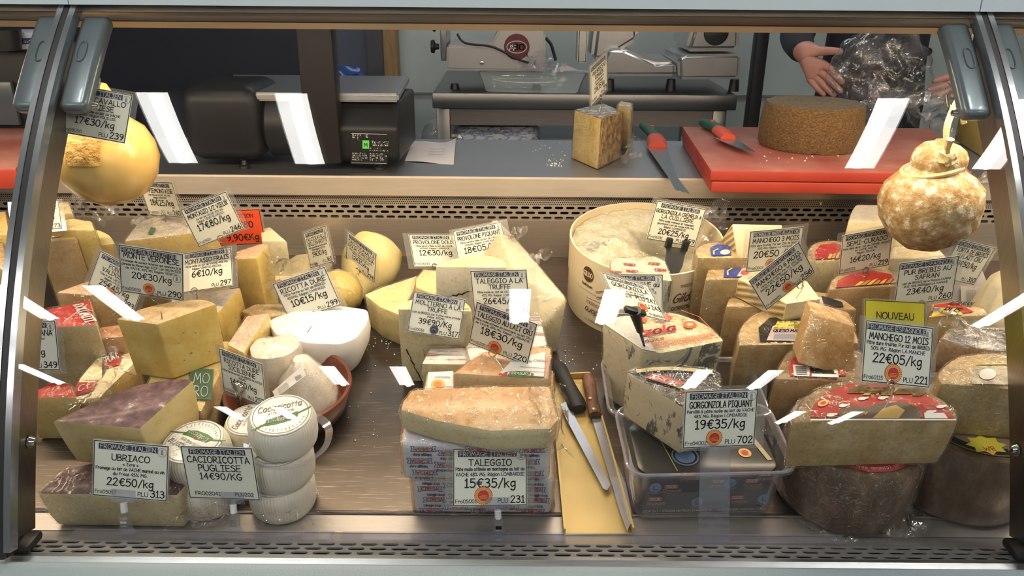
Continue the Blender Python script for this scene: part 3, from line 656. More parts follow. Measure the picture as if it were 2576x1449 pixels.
extrude_x('grille_well', [(0.8455, 0.681), (0.8455, 0.617), (0.804, 0.632), (0.804, 0.640), (0.8445, 0.625), (0.8445, 0.681)], CX0, CX1, M_DARK, case)  # black liner added so the slots look shaded
extrude_x('grille_bevel', [(0.803, 0.700), (0.797, 0.7005), (0.787, 0.695), (0.787, 0.66), (0.803, 0.66)], CX0, CX1, steel('bevel_steel', (0.34, 0.35, 0.36), 0.35), case)
# bumper in textured grey plastic
m, nt, b = node_mat('bumper_texture'); v = coords(nt, (1, 1, 1))
vo = N(nt, 'ShaderNodeTexVoronoi', Scale=330.0); nt.links.new(v, vo.inputs['Vector']); bumped(nt, b, vo.outputs['Distance'], 0.25, 0.0015)
b.inputs['Base Color'].default_value = (0.33, 0.41, 0.45, 1); b.inputs['Roughness'].default_value = 0.5
extrude_x('bumper', [(0.788, 0.699), (0.782, 0.703), (0.70, 0.712), (0.66, 0.70), (0.65, 0.66), (0.65, 0.45), (0.788, 0.45)], CX0, CX1, m, case)
extrude_x('base_cabinet', [(0.70, 0.02), (0.70, 0.44), (0.82, 0.62), (1.7, 0.72), (1.98, 0.72), (1.98, 0.02)], CX0, CX1, M_PALE, case)
# rear panel, slotted air outlet and fine perforated strip
def bk(z): return (YBACK - (z - 0.79) * 0.10, z)
zb0 = dk(VB)[1]; ZS0, ZS1 = 0.881, 0.916; ZP1 = 0.938
extrude_x('rear_panel', [bk(zb0 - 0.02), bk(ZS0), (YBACK + 0.02, ZS0), (YBACK + 0.02, zb0 - 0.02)], CX0, CX1, steel('rear_steel', (0.56, 0.48, 0.40), 0.28, (1, 150, 150), 0.04, 0.01, 0.65), case)
bo = Vector((0, *bk(ZS0))); bv = (Vector((0, *bk(ZS1))) - bo); bl = bv.length; bv.normalize(); bn = Vector((0, -bv.z, bv.y))
v_, f_ = slot_plate('g', Vector((CX0 + 0.3, bo.y, bo.z)), (1, 0, 0), bv, bn, 155, 3, 0.0242, bl / 3, 0.0185, 0.0062, M_STEEL, 0.0015)
obj_data('rear_grille', v_, f_, steel('rear_grille_steel', (0.55, 0.47, 0.39), 0.35, (2, 60, 60), 0.05, 0.02, 0.5), case)
bo2 = Vector((0, *bk(ZS1))); bl2 = (Vector((0, *bk(ZP1))) - bo2).length
def dot_plate(o, u, v, n, cols, rows, c, r):
    verts, faces = [], []; o, u, v = Vector(o), Vector(u), Vector(v)
    sq = [(-1,-1),(0,-1),(1,-1),(1,0),(1,1),(0,1),(-1,1),(-1,0)]
    for j in range(rows):
        for i in range(cols):
            cx, cyy = (i + 0.5 + 0.5 * (j % 2)) * c, (j + 0.5) * c; i0 = len(verts)
            verts += [o + u * (cx + a * c / 2) + v * (cyy + b_ * c / 2) for a, b_ in sq]
            verts += [o + u * (cx + r * math.cos(math.atan2(b_, a))) + v * (cyy + r * math.sin(math.atan2(b_, a))) for a, b_ in sq]
            faces += [(i0 + k, i0 + (k+1) % 8, i0 + 8 + (k+1) % 8, i0 + 8 + k) for k in range(8)]
    return verts, faces
nr = 5; cc = bl2 / nr
v_, f_ = dot_plate(Vector((-1.6, bo2.y, bo2.z)), (1, 0, 0), bv, bn, int(3.2 / cc), nr, cc, cc * 0.33)
obj_data('perforated_strip', v_, f_, MATS['rear_grille_steel'], case)
extrude_x('air_duct', [(YBACK + 0.012, ZS0), (YBACK + 0.012, ZP1), (YBACK + 0.02, ZP1), (YBACK + 0.02, ZS0)], CX0, CX1, M_DARK, case)  # black sheet standing in for the shade behind the rear slots
for sx in (907, 2065):
    p = at_y(sx, 512, bk(0.905)[0] - 0.002)
    lathe('screw', [(0.0, 0.003), (0.003, 0.0025), (0.0042, 0.0)], (p.x, p.y, p.z), (0, -1, 0.1), M_CHROME, case, 12)
# serving worktop with its folded front lip
wtop = thing('serving_worktop', 'long grey steel serving worktop behind the cheese display', 'worktop', (0, 1.83, ZTOP - 0.04))
extrude_x('worktop_plate', [(YLIP, ZTOP - 0.004), (YLIP + 0.004, ZTOP), (YTOPB, ZTOP), (YTOPB, ZTOP - 0.035), (YLIP, ZTOP - 0.035)], CX0, CX1, M_WORK, wtop)
extrude_x('worktop_lip', [(YLIP - 0.004, ZTOP - 0.003), (YLIP - 0.001, ZTOP + 0.0005), (YLIP + 0.002, ZTOP + 0.0005), (YLIP, ZTOP - 0.004), (YLIP, ZP1), (YLIP - 0.004, ZP1)], CX0, CX1, steel('lip_steel', (0.66, 0.57, 0.48), 0.4, (2, 30, 30), 0.06, 0.02, 0.6), wtop)
# canopy: pale front panels, aluminium rails, the tube lamp behind them
pz = at_y(1288, 20, 1.172).z
edges = [CX0, at_y(172, 8, 1.172).x, at_y(2468, 14, 1.172).x, CX1]
for i in range(3):
    extrude_x('canopy_panel', [(1.172, pz), (1.172, 1.47), (1.30, 1.47), (1.30, 1.46), (1.184, 1.46), (1.184, pz)], edges[i] + 0.0008, edges[i+1] - 0.0008, M_PALE, case)
z1 = at_y(1288, 36, 1.194).z; z2 = at_y(1288, 76, 1.225).z
extrude_x('canopy_rail', [(1.190, pz - 0.001), (1.188, z1), (1.196, z1 - 0.001), (1.198, pz - 0.001)], CX0, CX1, M_CANOPY, case)
extrude_x('canopy_beam', [(1.200, z1 + 0.012), (1.200, z1 - 0.002), (1.212, z1 - 0.006), (1.219, z2 + 0.007), (1.225, z2), (1.231, z2), (1.233, z2 + 0.010), (1.262, z2 + 0.010), (1.265, z2 + 0.004), (1.270, z2 + 0.004), (1.275, z1 + 0.012)], CX0, CX1, M_CANOPY, case)
extrude_x('canopy_lit_edge', [(1.2165, z2 + 0.0085), (1.2238, z2 - 0.0006), (1.2305, z2 - 0.0006), (1.2305, z2 + 0.0002), (1.2245, z2 + 0.0002), (1.2180, z2 + 0.0085)], CX0, CX1, plain('painted_edge_light', (0.62, 0.49, 0.34), 0.4, 0.35), case)  # added strip: light along the beam's lower edge, put into a paler colour
extrude_x('canopy_roof', [(1.2, 1.375), (1.2, 1.385), (1.46, 1.385), (1.46, 1.355), (1.455, 1.355), (1.455, 1.375)], CX0, CX1, plain('canopy_white', (0.8, 0.78, 0.74), 0.4), case)
tube('lamp_tube', [(CX0, 1.248, z2 + 0.006), (CX1, 1.248, z2 + 0.006)], 0.0035, plain('warm_tube', (1, 0.95, 0.85), 0.5, emit=(1.0, 0.80, 0.56), es=6.0), case, 8)
area_light('lamp', (0, 1.248, z2 + 0.0015), (math.radians(16), 0, 0), 4.0, 0.022, LAMP_CASE * 3, (1.0, 0.80, 0.56), case)
# curved glass
GP0, GP1, GP2 = Vector((0.779, 0.711)), Vector((0.93, 1.120)), Vector((1.186, 1.339))
def gpt(t): return GP0 * (1-t)**2 + GP1 * 2*t*(1-t) + GP2 * t*t
def gnorm(t):
    d = (GP1 - GP0) * (1-t) + (GP2 - GP1) * t; d.normalize(); return Vector((-d.y, d.x))   # towards the viewer and up
def glass_band(name, x0, x1, mat, a0=0.0, a1=0.0, ns=40, t0=0.0, t1=1.0, thick=None):
    # surface following the curve; a0/a1 = offsets along the inward normal (a band in the y-z plane when x0 == x1)
    vs, fs = [], []
    for i in range(ns + 1):
        t = t0 + (t1 - t0) * i / ns; p = gpt(t); n = gnorm(t)
        for x, a in ((x0, a0), (x1, a1)):
            q = p - n * a; vs.append((x, q.x, q.y))
    for i in range(ns): fs.append((2*i, 2*i+1, 2*i+3, 2*i+2))
    return vs, fs
for a, b_ in ((CX0, XL - 0.004), (XL + 0.004, XR - 0.004), (XR + 0.004, CX1)):
    vs, fs = glass_band('g', a, b_, None); obj_data('glass_pane', vs, fs, M_GLASS, case, smooth=True)
def curved_bar(name, x0, x1, a0, a1, mat, t0=0.0, t1=1.0, ns=40):
    bm = bmesh.new(); rows = []
    for i in range(ns + 1):
        t = t0 + (t1 - t0) * i / ns; p = gpt(t); n = gnorm(t)
        rows.append([bm.verts.new((x, *(p - n * a))) for x, a in ((x0, a0), (x1, a0), (x1, a1), (x0, a1))])
    for i in range(ns):
        for k in range(4): bm.faces.new((rows[i][k], rows[i][(k+1) % 4], rows[i+1][(k+1) % 4], rows[i+1][k]))
    bm.faces.new(rows[0]); bm.faces.new(rows[-1])
    return obj_bm(name, bm, mat, case, smooth=True)
M_SILV = plain('frame_silver', (0.50, 0.53, 0.55), 0.2, 0.9)
M_BAND2 = steel('end_band', (0.33, 0.29, 0.25), 0.3, (30, 30, 2), 0.12, 0.02)
for s, X in ((-1, XL), (1, XR)):
    curved_bar('glass_joint', X - 0.004, X + 0.004, -0.003, 0.004, M_BLKPL)
    for dx in (-0.0125, 0.0045): curved_bar('frame_profile', X + dx, X + dx + 0.008, -0.004, 0.012, M_SILV, 0.01, 1.0)
    curved_bar('frame_channel', X - 0.005, X + 0.005, 0.004, 0.016, M_BLKPL)
    curved_bar('end_band', X - 0.003, X + 0.003, 0.010, 0.064, M_BAND2, 0.02, 0.93)
    # moulded hinge arms left and right of the joint
    for k in (-1, 1):
        bm = bmesh.new(); rows = []; xa = X + k * (0.012 if True else 0); xb = X + k * 0.052
        for i in range(13):
            t = 0.752 + 0.235 * i / 12; p = gpt(t); n = gnorm(t); w = 1.0 if i else 0.96
            y_, z_ = p - n * 0.012; y2, z2_ = p - n * 0.034
            rows.append([bm.verts.new(q) for q in ((xa, y_, z_), (xa + (xb - xa) * w, y_, z_), (xa + (xb - xa) * w, y2, z2_), (xa, y2, z2_))])
        for i in range(12):
            for q in range(4): bm.faces.new((rows[i][q], rows[i][(q+1) % 4], rows[i+1][(q+1) % 4], rows[i+1][q]))
        bm.faces.new(rows[0]); bm.faces.new(rows[-1])
        bmesh.ops.recalc_face_normals(bm, faces=bm.faces)
        es = [e for e in bm.edges if e.calc_face_angle(0) > 0.6]
        bmesh.ops.bevel(bm, geom=es, offset=0.009, segments=4, affect='EDGES', profile=0.5, clamp_overlap=True)
        arm = obj_bm('hinge_arm', bm, M_HINGE, case, smooth=True)
        t = 0.885; p = gpt(t); n = gnorm(t); tg = Vector((n.y, -n.x)); xm = (xa + xb) / 2 - k * 0.004
        loop = []
        for q in range(20):
            an = 2 * math.pi * q / 20; lx = 0.006 * math.cos(an); ly = 0.017 * (abs(math.sin(an)) ** 0.6) * (1 if math.sin(an) >= 0 else -1)
            w = p - n * 0.0115 + tg * ly; loop.append((xm + lx, w.x, w.y))
        tube('grip_slot', loop, 0.0015, M_HINGE, arm, 6, closed=True)
        p = gpt(0.772); n = gnorm(0.772)
        w = p - n * 0.030; lathe('bolt', [(0, 0.008), (0.004, 0.0065), (0.006, 0.0)], (xb - k * 0.001, w.x, w.y), (k, 0, 0), M_CHROME, arm, 14)
    p = gpt(0.16); n = gnorm(0.16); w = p - n * 0.05
    lathe('bolt', [(0, 0.008), (0.005, 0.0065), (0.0075, 0.0), (0.009, 0.0)], (X - s * 0.004, w.x, w.y), (-s, 0, 0), M_CHROME, case, 16)
    box('end_foot', (X - 0.02, 0.80, 0.699), (X + 0.02, 0.835, 0.712), M_BLKPL, case, 0.005)
# clear price strip along the riser
pA = at_y(1031, 1337, 0.868); pB = at_y(2116, 1346, 0.868)
for x0, x1 in ((XL + 0.04, pA.x - 0.1), (pA.x - 0.09, pB.x)):
    extrude_x('price_strip', [(0.868, pA.z), (0.850, 0.687), (0.8485, 0.687), (0.8665, pA.z)], x0, x1, M_ACRYL, case)

# ------------------------------------------------------------------ things on the serving worktop
ZT = ZTOP
M_SCALE = plain('scale_black', (0.011, 0.011, 0.012), 0.42, spec=0.25)
def X_at(px, Y, py=300): return at_y(px, py, Y).x
# weighing scale seen from behind
ys = 1.685
t = thing('weighing_scale', 'black shop weighing scale with steel pan, drum housing and tall column', 'scale', (X_at(760, ys), 1.80, ZT))
x0, x1, x2, x3 = X_at(452, ys), X_at(652, ys), X_at(832, ys), X_at(1000, ys)
zb, zt = at_y(500, 408, ys).z, at_y(500, 214, 1.70).z
bm = bmesh.new(); bm_box(bm, (x0, ys, zb), (x1, ys + 0.20, zt), 0, 0.035, 5); obj_bm('printer_housing', bm, M_SCALE, t, smooth=True)
r = (at_y(740, 232, ys + 0.07).z - zb) / 2
lathe('drum', [(0, 0), (r * 0.55, 0), (r * 0.57, 0.003), (r * 0.8, 0.003), (r, 0.012), (r, x2 - x1 - 0.01), (r * 0.9, x2 - x1), (0, x2 - x1)], (x1 - 0.004, ys + r + 0.004, zb + r), (1, 0, 0), M_SCALE, t, 48)
# right body with sloped end, sticker on its back
ya = ys + 0.002; zt2 = at_y(930, 262, ya).z; xe = X_at(1038, ys + 0.2, 260)
pts = [Vector(p) for p in ((x2 - 0.02, ya + 0.012, zb), (x2 - 0.02, ya, zb + 0.02), (x2 - 0.02, ya, zt2 - 0.05), (x2 - 0.02, ya + 0.05, zt2), (x2 - 0.02, ya + 0.24, zt2), (x2 - 0.02, ya + 0.24, zb))]
pts2 = [p.copy() for p in pts]
for i, p in enumerate(pts2): p.x = x3 if p.y < ya + 0.1 else xe
bm = bmesh.new(); A = [bm.verts.new(p) for p in pts]; B = [bm.verts.new(p) for p in pts2]
bm.faces.new(A[::-1]); bm.faces.new(B)
for i in range(6): bm.faces.new((A[i], A[(i+1) % 6], B[(i+1) % 6], B[i]))
bmesh.ops.recalc_face_normals(bm, faces=bm.faces); bmesh.ops.bevel(bm, geom=list(bm.edges), offset=0.008, segments=3, affect='EDGES', profile=0.5)
body = obj_bm('body', bm, M_SCALE, t, smooth=True)
# column
yc = ys - 0.012
cA, cB = at_y(755, 75, yc), at_y(762, 410, yc); cC, cD = at_y(833, 75, yc), at_y(858, 410, yc)
xl, xr = (cA.x + cB.x) / 2, (cC.x + cD.x) / 2
box('column', (xl, yc, zb + 0.002), (xr, yc + 0.05, 1.42), plain('scale_column', (0.014, 0.012, 0.012), 0.5, spec=0.25), t, 0.004)
# customer display on top of the column (above the picture)
box('display', (xl - 0.08, yc - 0.005, 1.42), (xr + 0.08, yc + 0.05, 1.50), M_SCALE, t, 0.006)
# steel pan with a turned-down rim
pz = at_y(930, 190, 2.0).z; yb, yf = 2.0, ys + 0.02
a, b_ = at_z(598, 182, pz), at_z(1034, 186, pz); c_, d_ = at_z(520, 216, pz), at_z(990, 222, pz)
bm = bmesh.new(); vs = [bm.verts.new((a.x, 2.0, pz)), bm.verts.new((b_.x, 2.0, pz)), bm.verts.new((X_at(1002, yf, 240), yf, pz)), bm.verts.new((X_at(560, yf, 240), yf, pz))]
f = bm.faces.new(vs); g = bmesh.ops.extrude_face_region(bm, geom=[f]); bmesh.ops.translate(bm, verts=[v for v in g['geom'] if isinstance(v, bmesh.types.BMVert)], vec=(0, 0, -0.018))
bmesh.ops.bevel(bm, geom=list(bm.edges), offset=0.004, segments=2, affect='EDGES')
obj_bm('pan', bm, steel('pan_steel', (0.50, 0.52, 0.55), 0.35, (3, 30, 30), 0.05, 0.02), t, smooth=True)
for px in (610, 955):
    p = at_z(px, 428, ZT); lathe('foot', [(0, 0.001), (0.011, 0.001), (0.012, 0.006), (0.006, 0.009), (0.004, 0.018), (0, 0.018)], (p.x, 1.70, ZT), (0, 0, 1), M_BLKPL, t, 18)
# rating sticker
sk = [at_y(x, y, ya - 0.001) for x, y in ((882, 412), (975, 414), (975, 336), (882, 333))]
stk = facing_label(t, sk, plain('sticker_black', (0.01, 0.01, 0.01), 0.3), 'rating_sticker')
sh = Sheet(sk[0] - Vector((0, 0.0008, 0)), sk[1] - sk[0], sk[3] - sk[0]); ink = Ink()
WT = M_WHITEINK; asp = (sk[3] - sk[0]).length / (sk[1] - sk[0]).length
def L2(s, x, y, size, al='l'):
    o2 = Sheet(fn=lambda a, b2: sh.fn(a, b2 / asp)); ink.text(o2, s, x, y * asp, size, WT, al, 0.16, lift=0.0006)
o2 = Sheet(fn=lambda a, b2: sh.fn(a, b2 / asp))
for y in (0.04, 0.97): ink.line(o2, [(0.03, y * asp), (0.97, y * asp)], 0.008, WT)
ink.poly(sh, [(0.32, 0.50), (0.50, 0.50), (0.50, 0.76), (0.32, 0.76)], plain('sticker_green', (0.10, 0.55, 0.08), 0.5), 0.0006)
ink.text(o2, 'M', 0.41, 0.56 * asp, 0.10, M_BLACK, weight=0.16)
L2('CE', 0.36, 0.86, 0.065); L2('Max', 0.05, 0.90, 0.04); L2('15 kg', 0.18, 0.90, 0.04); L2('Min', 0.05, 0.83, 0.04); L2('40 g', 0.18, 0.83, 0.04); L2('e=', 0.05, 0.76, 0.04); L2('5 g', 0.18, 0.76, 0.04)
L2('Type: bC-U2b', 0.57, 0.68, 0.055); L2('S/N: B424785417', 0.57, 0.59, 0.04); L2('-10°C - +40°C', 0.52, 0.50, 0.034); L2('100-240V - 50/60Hz 0.3A', 0.52, 0.43, 0.03)
for k, s in enumerate(('Mettler-Toledo', '(Albstadt) GmbH', 'Made in Germany', 'www.mt.com')): L2(s, 0.05, 0.32 - 0.065 * k, 0.038)
for k, s in enumerate(('Vente et service', 'Mettler-Toledo S.A.', '78220 Viroflay', 'Tel: 0820001515')): L2(s, 0.52, 0.32 - 0.065 * k, 0.038)
ink.build('lettering', stk)

# folded sheet of paper
pp = [at_z(x, y, ZT + 0.002) for x, y in ((1018, 405), (1141, 412), (1147, 362), (1038, 355))]
t = thing('paper_note', 'folded white paper note lying beside the scale', 'paper', pp[0])
M_PAPER = plain('paper_white', (0.66, 0.60, 0.60), 0.7)
bm = bmesh.new(); rows = []
for i in range(9):
    u = i / 8; row = []
    for j in range(7):
        v = j / 6; p = (pp[0].lerp(pp[1], u)).lerp(pp[3].lerp(pp[2], u), v)
        p.z += 0.020 * max(0, u - 0.55) ** 2 * 4 * v + 0.002 * math.sin(5 * u); row.append(bm.verts.new(p))
    rows.append(row)
for i in range(8):
    for j in range(6): bm.faces.new((rows[i][j], rows[i+1][j], rows[i+1][j+1], rows[i][j+1]))
g = bmesh.ops.extrude_face_region(bm, geom=list(bm.faces)); bmesh.ops.translate(bm, verts=[v for v in g['geom'] if isinstance(v, bmesh.types.BMVert)], vec=(0, 0, -0.0012))
obj_bm('sheet', bm, M_PAPER, t, smooth=True)
ink = Ink(); sh = Sheet(pp[0] + Vector((0, 0, 0.009)), pp[1] - pp[0], pp[3] - pp[0])
for k in range(3): ink.text(sh, 'mom ru nu', 0.62, 0.16 + 0.13 * k, 0.05, M_GREY, weight=0.12, rot=0.15)
ink.build('handwriting', t)

# aged wedge standing on the worktop
M_RINDDK = mottled('rind_mottled_dark', [(0.3, (0.14, 0.085, 0.035)), (0.55, (0.34, 0.22, 0.09)), (0.8, (0.50, 0.36, 0.16))], 70, 0.55, 0.7, 150)
bt = [at_z(x, y, ZT + 0.001) for x, y in ((1437, 398), (1503, 427), (1560, 398), (1510, 366))]
hh = at_y(1512, 300, bt[1].y).z - bt[1].z
tops = [at_y(1453, 277, bt[0].y), at_y(1516, 299, bt[1].y), at_y(1563, 280, bt[2].y)]
tp = [Vector((q.x * 0.3 + p.x * 0.7, p.y, q.z)) for p, q in zip(bt, [at_y(1453, 277, bt[0].y), at_y(1516, 299, bt[1].y), at_y(1563, 282, bt[2].y), at_y(1528, 262, bt[3].y)])]
t = thing('cheese_wedge', 'tall aged wedge with dark rind standing alone on the steel worktop', 'cheese', sum(bt, Vector()) / 4)
bm = poly_block(tp, bt, 'crcc', [M_RINDDK, YEL1, M_RINDDK], 0.004)
body = obj_bm('paste', bm, [M_RINDDK, mottled('paste_gold', [(0.3, (0.62, 0.44, 0.16)), (0.7, (0.72, 0.55, 0.26))], 30, 0.5, 0.3, 90, spk=0.25), M_RINDDK], t, smooth=True)
wrap_film('plastic_wrap', body, t, M_FILM)
q = [at_y(1566, 260, 1.83), at_y(1588, 268, 1.80), at_y(1578, 372, 1.80), at_y(1556, 380, 1.83)]
t2 = hull('cheese_wedge', 'small film-wrapped wedge right behind the tall aged wedge', [at_z(1545, 372, ZT + 0.001), at_z(1580, 378, ZT + 0.001), at_z(1590, 362, ZT + 0.001), at_z(1560, 358, ZT + 0.001)] + [at_y(1553, 264, 1.83), at_y(1586, 268, 1.80), at_y(1592, 262, 1.86), at_y(1560, 256, 1.88)], [YEL1, M_RINDDK], film=M_FOILFILM)
crumple('film_tail', [at_y(1575, 385, 1.76), at_y(1590, 395, 1.74), at_y(1608, 385, 1.73)], 0.03, M_FOILFILM, t, 1)
crumple('film_tail', [at_y(1580, 375, 1.77), at_y(1590, 355, 1.77), at_y(1602, 340, 1.77)], 0.02, M_FOILFILM, t, 2)

# knives
M_BLADE = steel('knife_blade', (0.42, 0.43, 0.45), 0.25, (40, 4, 4), 0.25, 0.02)
M_GREEN = plain('handle_green', (0.008, 0.09, 0.055), 0.45); M_ORANGE = plain('handle_orange', (0.62, 0.07, 0.03), 0.45)
def knife(label, pts, wid, hp, hw, z, mats, group, thick=0.0016, hz=0.012, clean=True, pts_b=None):
    # blade outline as pixels at height z; handle as a centre line of pixels with half widths
    c = sum((p for p in pts), Vector()) / len(pts)
    t = thing('knife', label, 'knife', c, group)
    bm = bmesh.new(); f = bm.faces.new([bm.verts.new(p) for p in pts])
    g = bmesh.ops.extrude_face_region(bm, geom=[f]); bmesh.ops.translate(bm, verts=[v for v in g['geom'] if isinstance(v, bmesh.types.BMVert)], vec=(0, 0, thick))
    obj_bm('blade', bm, mats[0], t)
    return t
def handle(t, line, widths, heights, mat, name='handle', n=12, zup=Vector((0, 0, 1))):
    bm = bmesh.new(); P_ = [Vector(p) for p in line]; rings = []
    for i, p in enumerate(P_):
        a = P_[max(0, i-1)]; b2 = P_[min(len(P_)-1, i+1)]; d = (b2 - a).normalized(); u = d.cross(zup).normalized(); w_ = u.cross(d)
        rings.append([bm.verts.new(p + u * widths[i] * math.cos(2*math.pi*k/n) + w_ * heights[i] * math.sin(2*math.pi*k/n)) for k in range(n)])
    for i in range(len(rings)-1):
        for k in range(n): bm.faces.new((rings[i][k], rings[i][(k+1) % n], rings[i+1][(k+1) % n], rings[i+1][k]))
    bm.faces.new(rings[0][::-1]); bm.faces.new(rings[-1])
    return obj_bm(name, bm, mat, t, smooth=True)
zk = ZT + 0.012
bl = [at_z(x, y, zk) for x, y in ((1626, 368), (1674, 366), (1704, 448), (1735, 489), (1698, 478), (1680, 445))]
t = knife('broad-bladed knife with green handle reaching over the worktop edge', bl, 0, 0, 0, zk, [M_BLADE], 'green and orange handled knives')
ln = [at_z(x, y, zk + 0.004) for x, y in ((1617, 316), (1632, 326), (1648, 342), (1652, 350))]
handle(t, ln, [0.010, 0.015, 0.016, 0.019], [0.010, 0.012, 0.011, 0.011], M_GREEN)
handle(t, [at_z(x, y, zk + 0.004) for x, y in ((1649, 346), (1652, 356), (1654, 368))], [0.020, 0.024, 0.022], [0.0115, 0.012, 0.010], M_ORANGE, 'bolster')
p = at_z(1640, 316, zk + 0.015); lathe('rivet', [(0, 0.002), (0.006, 0.001), (0.007, -0.002)], p, (0, 0, 1), M_ORANGE, t, 14)

# red cutting boards
M_BOARD = mottled('board_red', [(0.3, (0.33, 0.030, 0.014)), (0.7, (0.38, 0.040, 0.020))], 5, 0.5, 0.05, spk=0.0)
M_BOARDT = mottled('board_red_worn', [(0.25, (0.29, 0.065, 0.045)), (0.55, (0.34, 0.11, 0.08)), (0.8, (0.40, 0.18, 0.14))], 7, 0.6, 0.1, spk=0.0)
ZB = 1.025
def board(label, px, z0, z1, group):
    top = [at_z(x, y, z1) for x, y in px]; bot = [Vector((p.x, p.y, z0)) for p in top]
    t = thing('cutting_board', label, 'cutting board', sum(bot, Vector()) / 4, group)
    obj_bm('slab', poly_block(top, bot, 'cccc', [M_BOARDT, M_BOARD, M_BOARD], 0.004, rough=0, levels=1), [M_BOARDT, M_BOARD, M_BOARD], t, smooth=True)
    return t
bq = [(1788, 428), (2447, 436), (2345, 322), (1716, 318)]
board('upper worn red cutting board under the brown cheese wheel', bq, 1.003, ZB, 'red cutting boards')
tq = [at_z(x, y, ZB) for x, y in bq]
o_ = thing('cutting_board', 'lower red cutting board at the bottom of the stack', 'cutting board', Vector((tq[0].x + 0.25, 1.75, ZT)), 'red cutting boards')
tt = [Vector((p.x + dx, p.y + 0.0, 1.0025)) for p, dx in zip(tq, (0.004, -0.004, 0, 0.004))]
obj_bm('slab', poly_block(tt, [Vector((p.x, p.y, ZT + 0.0005)) for p in tt], 'cccc', [M_BOARD] * 3, 0.004, rough=0, levels=1), [M_BOARD] * 3, o_, smooth=True)
# board at the far left
lq = [(-330, 440), (52, 420), (118, 330), (-170, 322)]
board('red cutting board at the left end of the worktop', [(-330, 432), (40, 424), (112, 322), (-170, 318)], ZT + 0.0005, 1.02, 'red cutting boards')
# knife on the board
bl = [at_z(x, y, ZB + 0.010) for x, y in ((1796, 348), (1842, 346), (1872, 364), (1899, 383), (1860, 374), (1828, 362))]
t = knife('short knife with green and orange handle lying on the red board', bl, 0, 0, 0, ZB, [M_BLADE], 'green and orange handled knives')
handle(t, [at_z(x, y, ZB + 0.013) for x, y in ((1765, 308), (1778, 311), (1800, 321), (1815, 330))], [0.009, 0.014, 0.014, 0.017], [0.009, 0.012, 0.012, 0.012], M_GREEN)
handle(t, [at_z(x, y, ZB + 0.013) for x, y in ((1808, 328), (1820, 336), (1832, 348))], [0.017, 0.020, 0.017], [0.012, 0.012, 0.010], M_ORANGE, 'bolster')
p = at_z(1793, 303, ZB + 0.026); lathe('rivet', [(0, 0.002), (0.006, 0.001), (0.007, -0.002)], p, (0, 0, 1), M_ORANGE, t, 14)
# brown herb-crusted wheel
M_HERB = mottled('rind_herbs', [(0.2, (0.085, 0.042, 0.012)), (0.5, (0.16, 0.085, 0.026)), (0.80, (0.27, 0.16, 0.055))], 230, 0.85, 1.0, 260, detail=6, dist=0.003, stretch=(1, 1, 1.6))
M_HERBT = mottled('rind_herbs_top', [(0.3, (0.10, 0.07, 0.035)), (0.7, (0.20, 0.15, 0.085))], 150, 0.8, 0.8, 220)
pc = at_z(2038, 392, ZB + 0.001); R_ = 0.113; yc = pc.y + R_
xc = (at_y(1914, 330, yc).x + at_y(2164, 330, yc).x) / 2; R_ = (at_y(2164, 330, yc).x - at_y(1914, 330, yc).x) / 2
ht = at_y(2047, 258, yc).z - ZB
t = thing('cheese_round', 'brown herb-crusted cheese wheel standing on the red cutting board', 'cheese wheel', (xc, yc, ZB + 0.001))
lathe('rind', [(0, 0), (R_ * 0.96, 0), (R_, 0.008), (R_ * 1.0, ht * 0.5), (R_ * 0.96, ht - 0.006), (R_ * 0.92, ht), (R_ * 0.5, ht + 0.001), (0, ht + 0.001)], (xc, yc, ZB + 0.001), (0, 0, 1), [M_HERB, M_HERBT], t, 72, 0.0025, fmat=[0, 0, 0, 0, 0, 1, 1], wfreq=60)
# yellow wheel piece at the right end
p = at_z(2455, 402, ZT + 0.001)
hull('cheese_block', 'yellow cheese block at the right end of the worktop', [at_z(x, y, ZT + 0.001) for x, y in ((2400, 352), (2500, 415), (2640, 380), (2520, 338))] + [v + Vector((0, 0, 0.085)) for v in [at_z(x, y, ZT + 0.001) for x, y in ((2400, 352), (2500, 415), (2640, 380), (2520, 338))]], [mottled('paste_deep_yellow', [(0.3, (0.50, 0.34, 0.06)), (0.7, (0.58, 0.42, 0.10))], 15, 0.5, 0.15)])
t = thing('plastic_film', 'crumpled clear film lying on the lip right of the red boards', 'plastic film', at_z(2475, 455, ZT))
crumple('sheet', [at_z(2448, 446, ZT + 0.006), at_z(2475, 448, ZT + 0.012), at_z(2530, 440, ZT + 0.006)], 0.05, M_FOILFILM, t, 4)

# dark till terminal and packs at the far left
t = thing('till_terminal', 'black till terminal at the far left behind the glass', 'till', at_z(40, 290, ZT) if False else Vector((-1.38, 1.93, ZT)))
a = at_y(-120, 300, 1.92); b_ = at_y(98, 118, 1.92)
box('housing', (a.x, 1.92, ZT), (b_.x + 0.02, 2.02, b_.z - 0.01), M_SCALE, t, 0.012)
box('screen', (a.x + 0.05, 1.905, ZT + 0.05), (at_y(24, 200, 1.905).x, 1.919, at_y(24, 205, 1.905).z), plain('screen_dark', (0.06, 0.07, 0.085), 0.25), t, 0.004)
t = thing('paper_pack', 'white paper pack with blue tab on top of the till', 'pack', Vector((-1.30, 1.97, b_.z - 0.009)))
p0, p1 = at_y(-150, 112, 1.93), at_y(88, 80, 1.93)
box('pack', (p0.x, 1.93, b_.z - 0.009), (p1.x, 2.02, p1.z), plain('pack_white', (0.42, 0.46, 0.52), 0.6), t, 0.008)
q = [at_y(x, y, 1.928) for x, y in ((42, 111), (82, 110), (81, 95), (43, 97))]
lb = facing_label(t, q, plain('tab_blue', (0.02, 0.035, 0.16), 0.4), 'label'); ink = Ink()
ink.text(Sheet(q[0] - Vector((0, .001, 0)), q[1] - q[0], q[3] - q[0]), 'Menú', 0.5, 0.25, 0.5, M_WHITEINK, maxw=0.85); ink.build('lettering', lb)
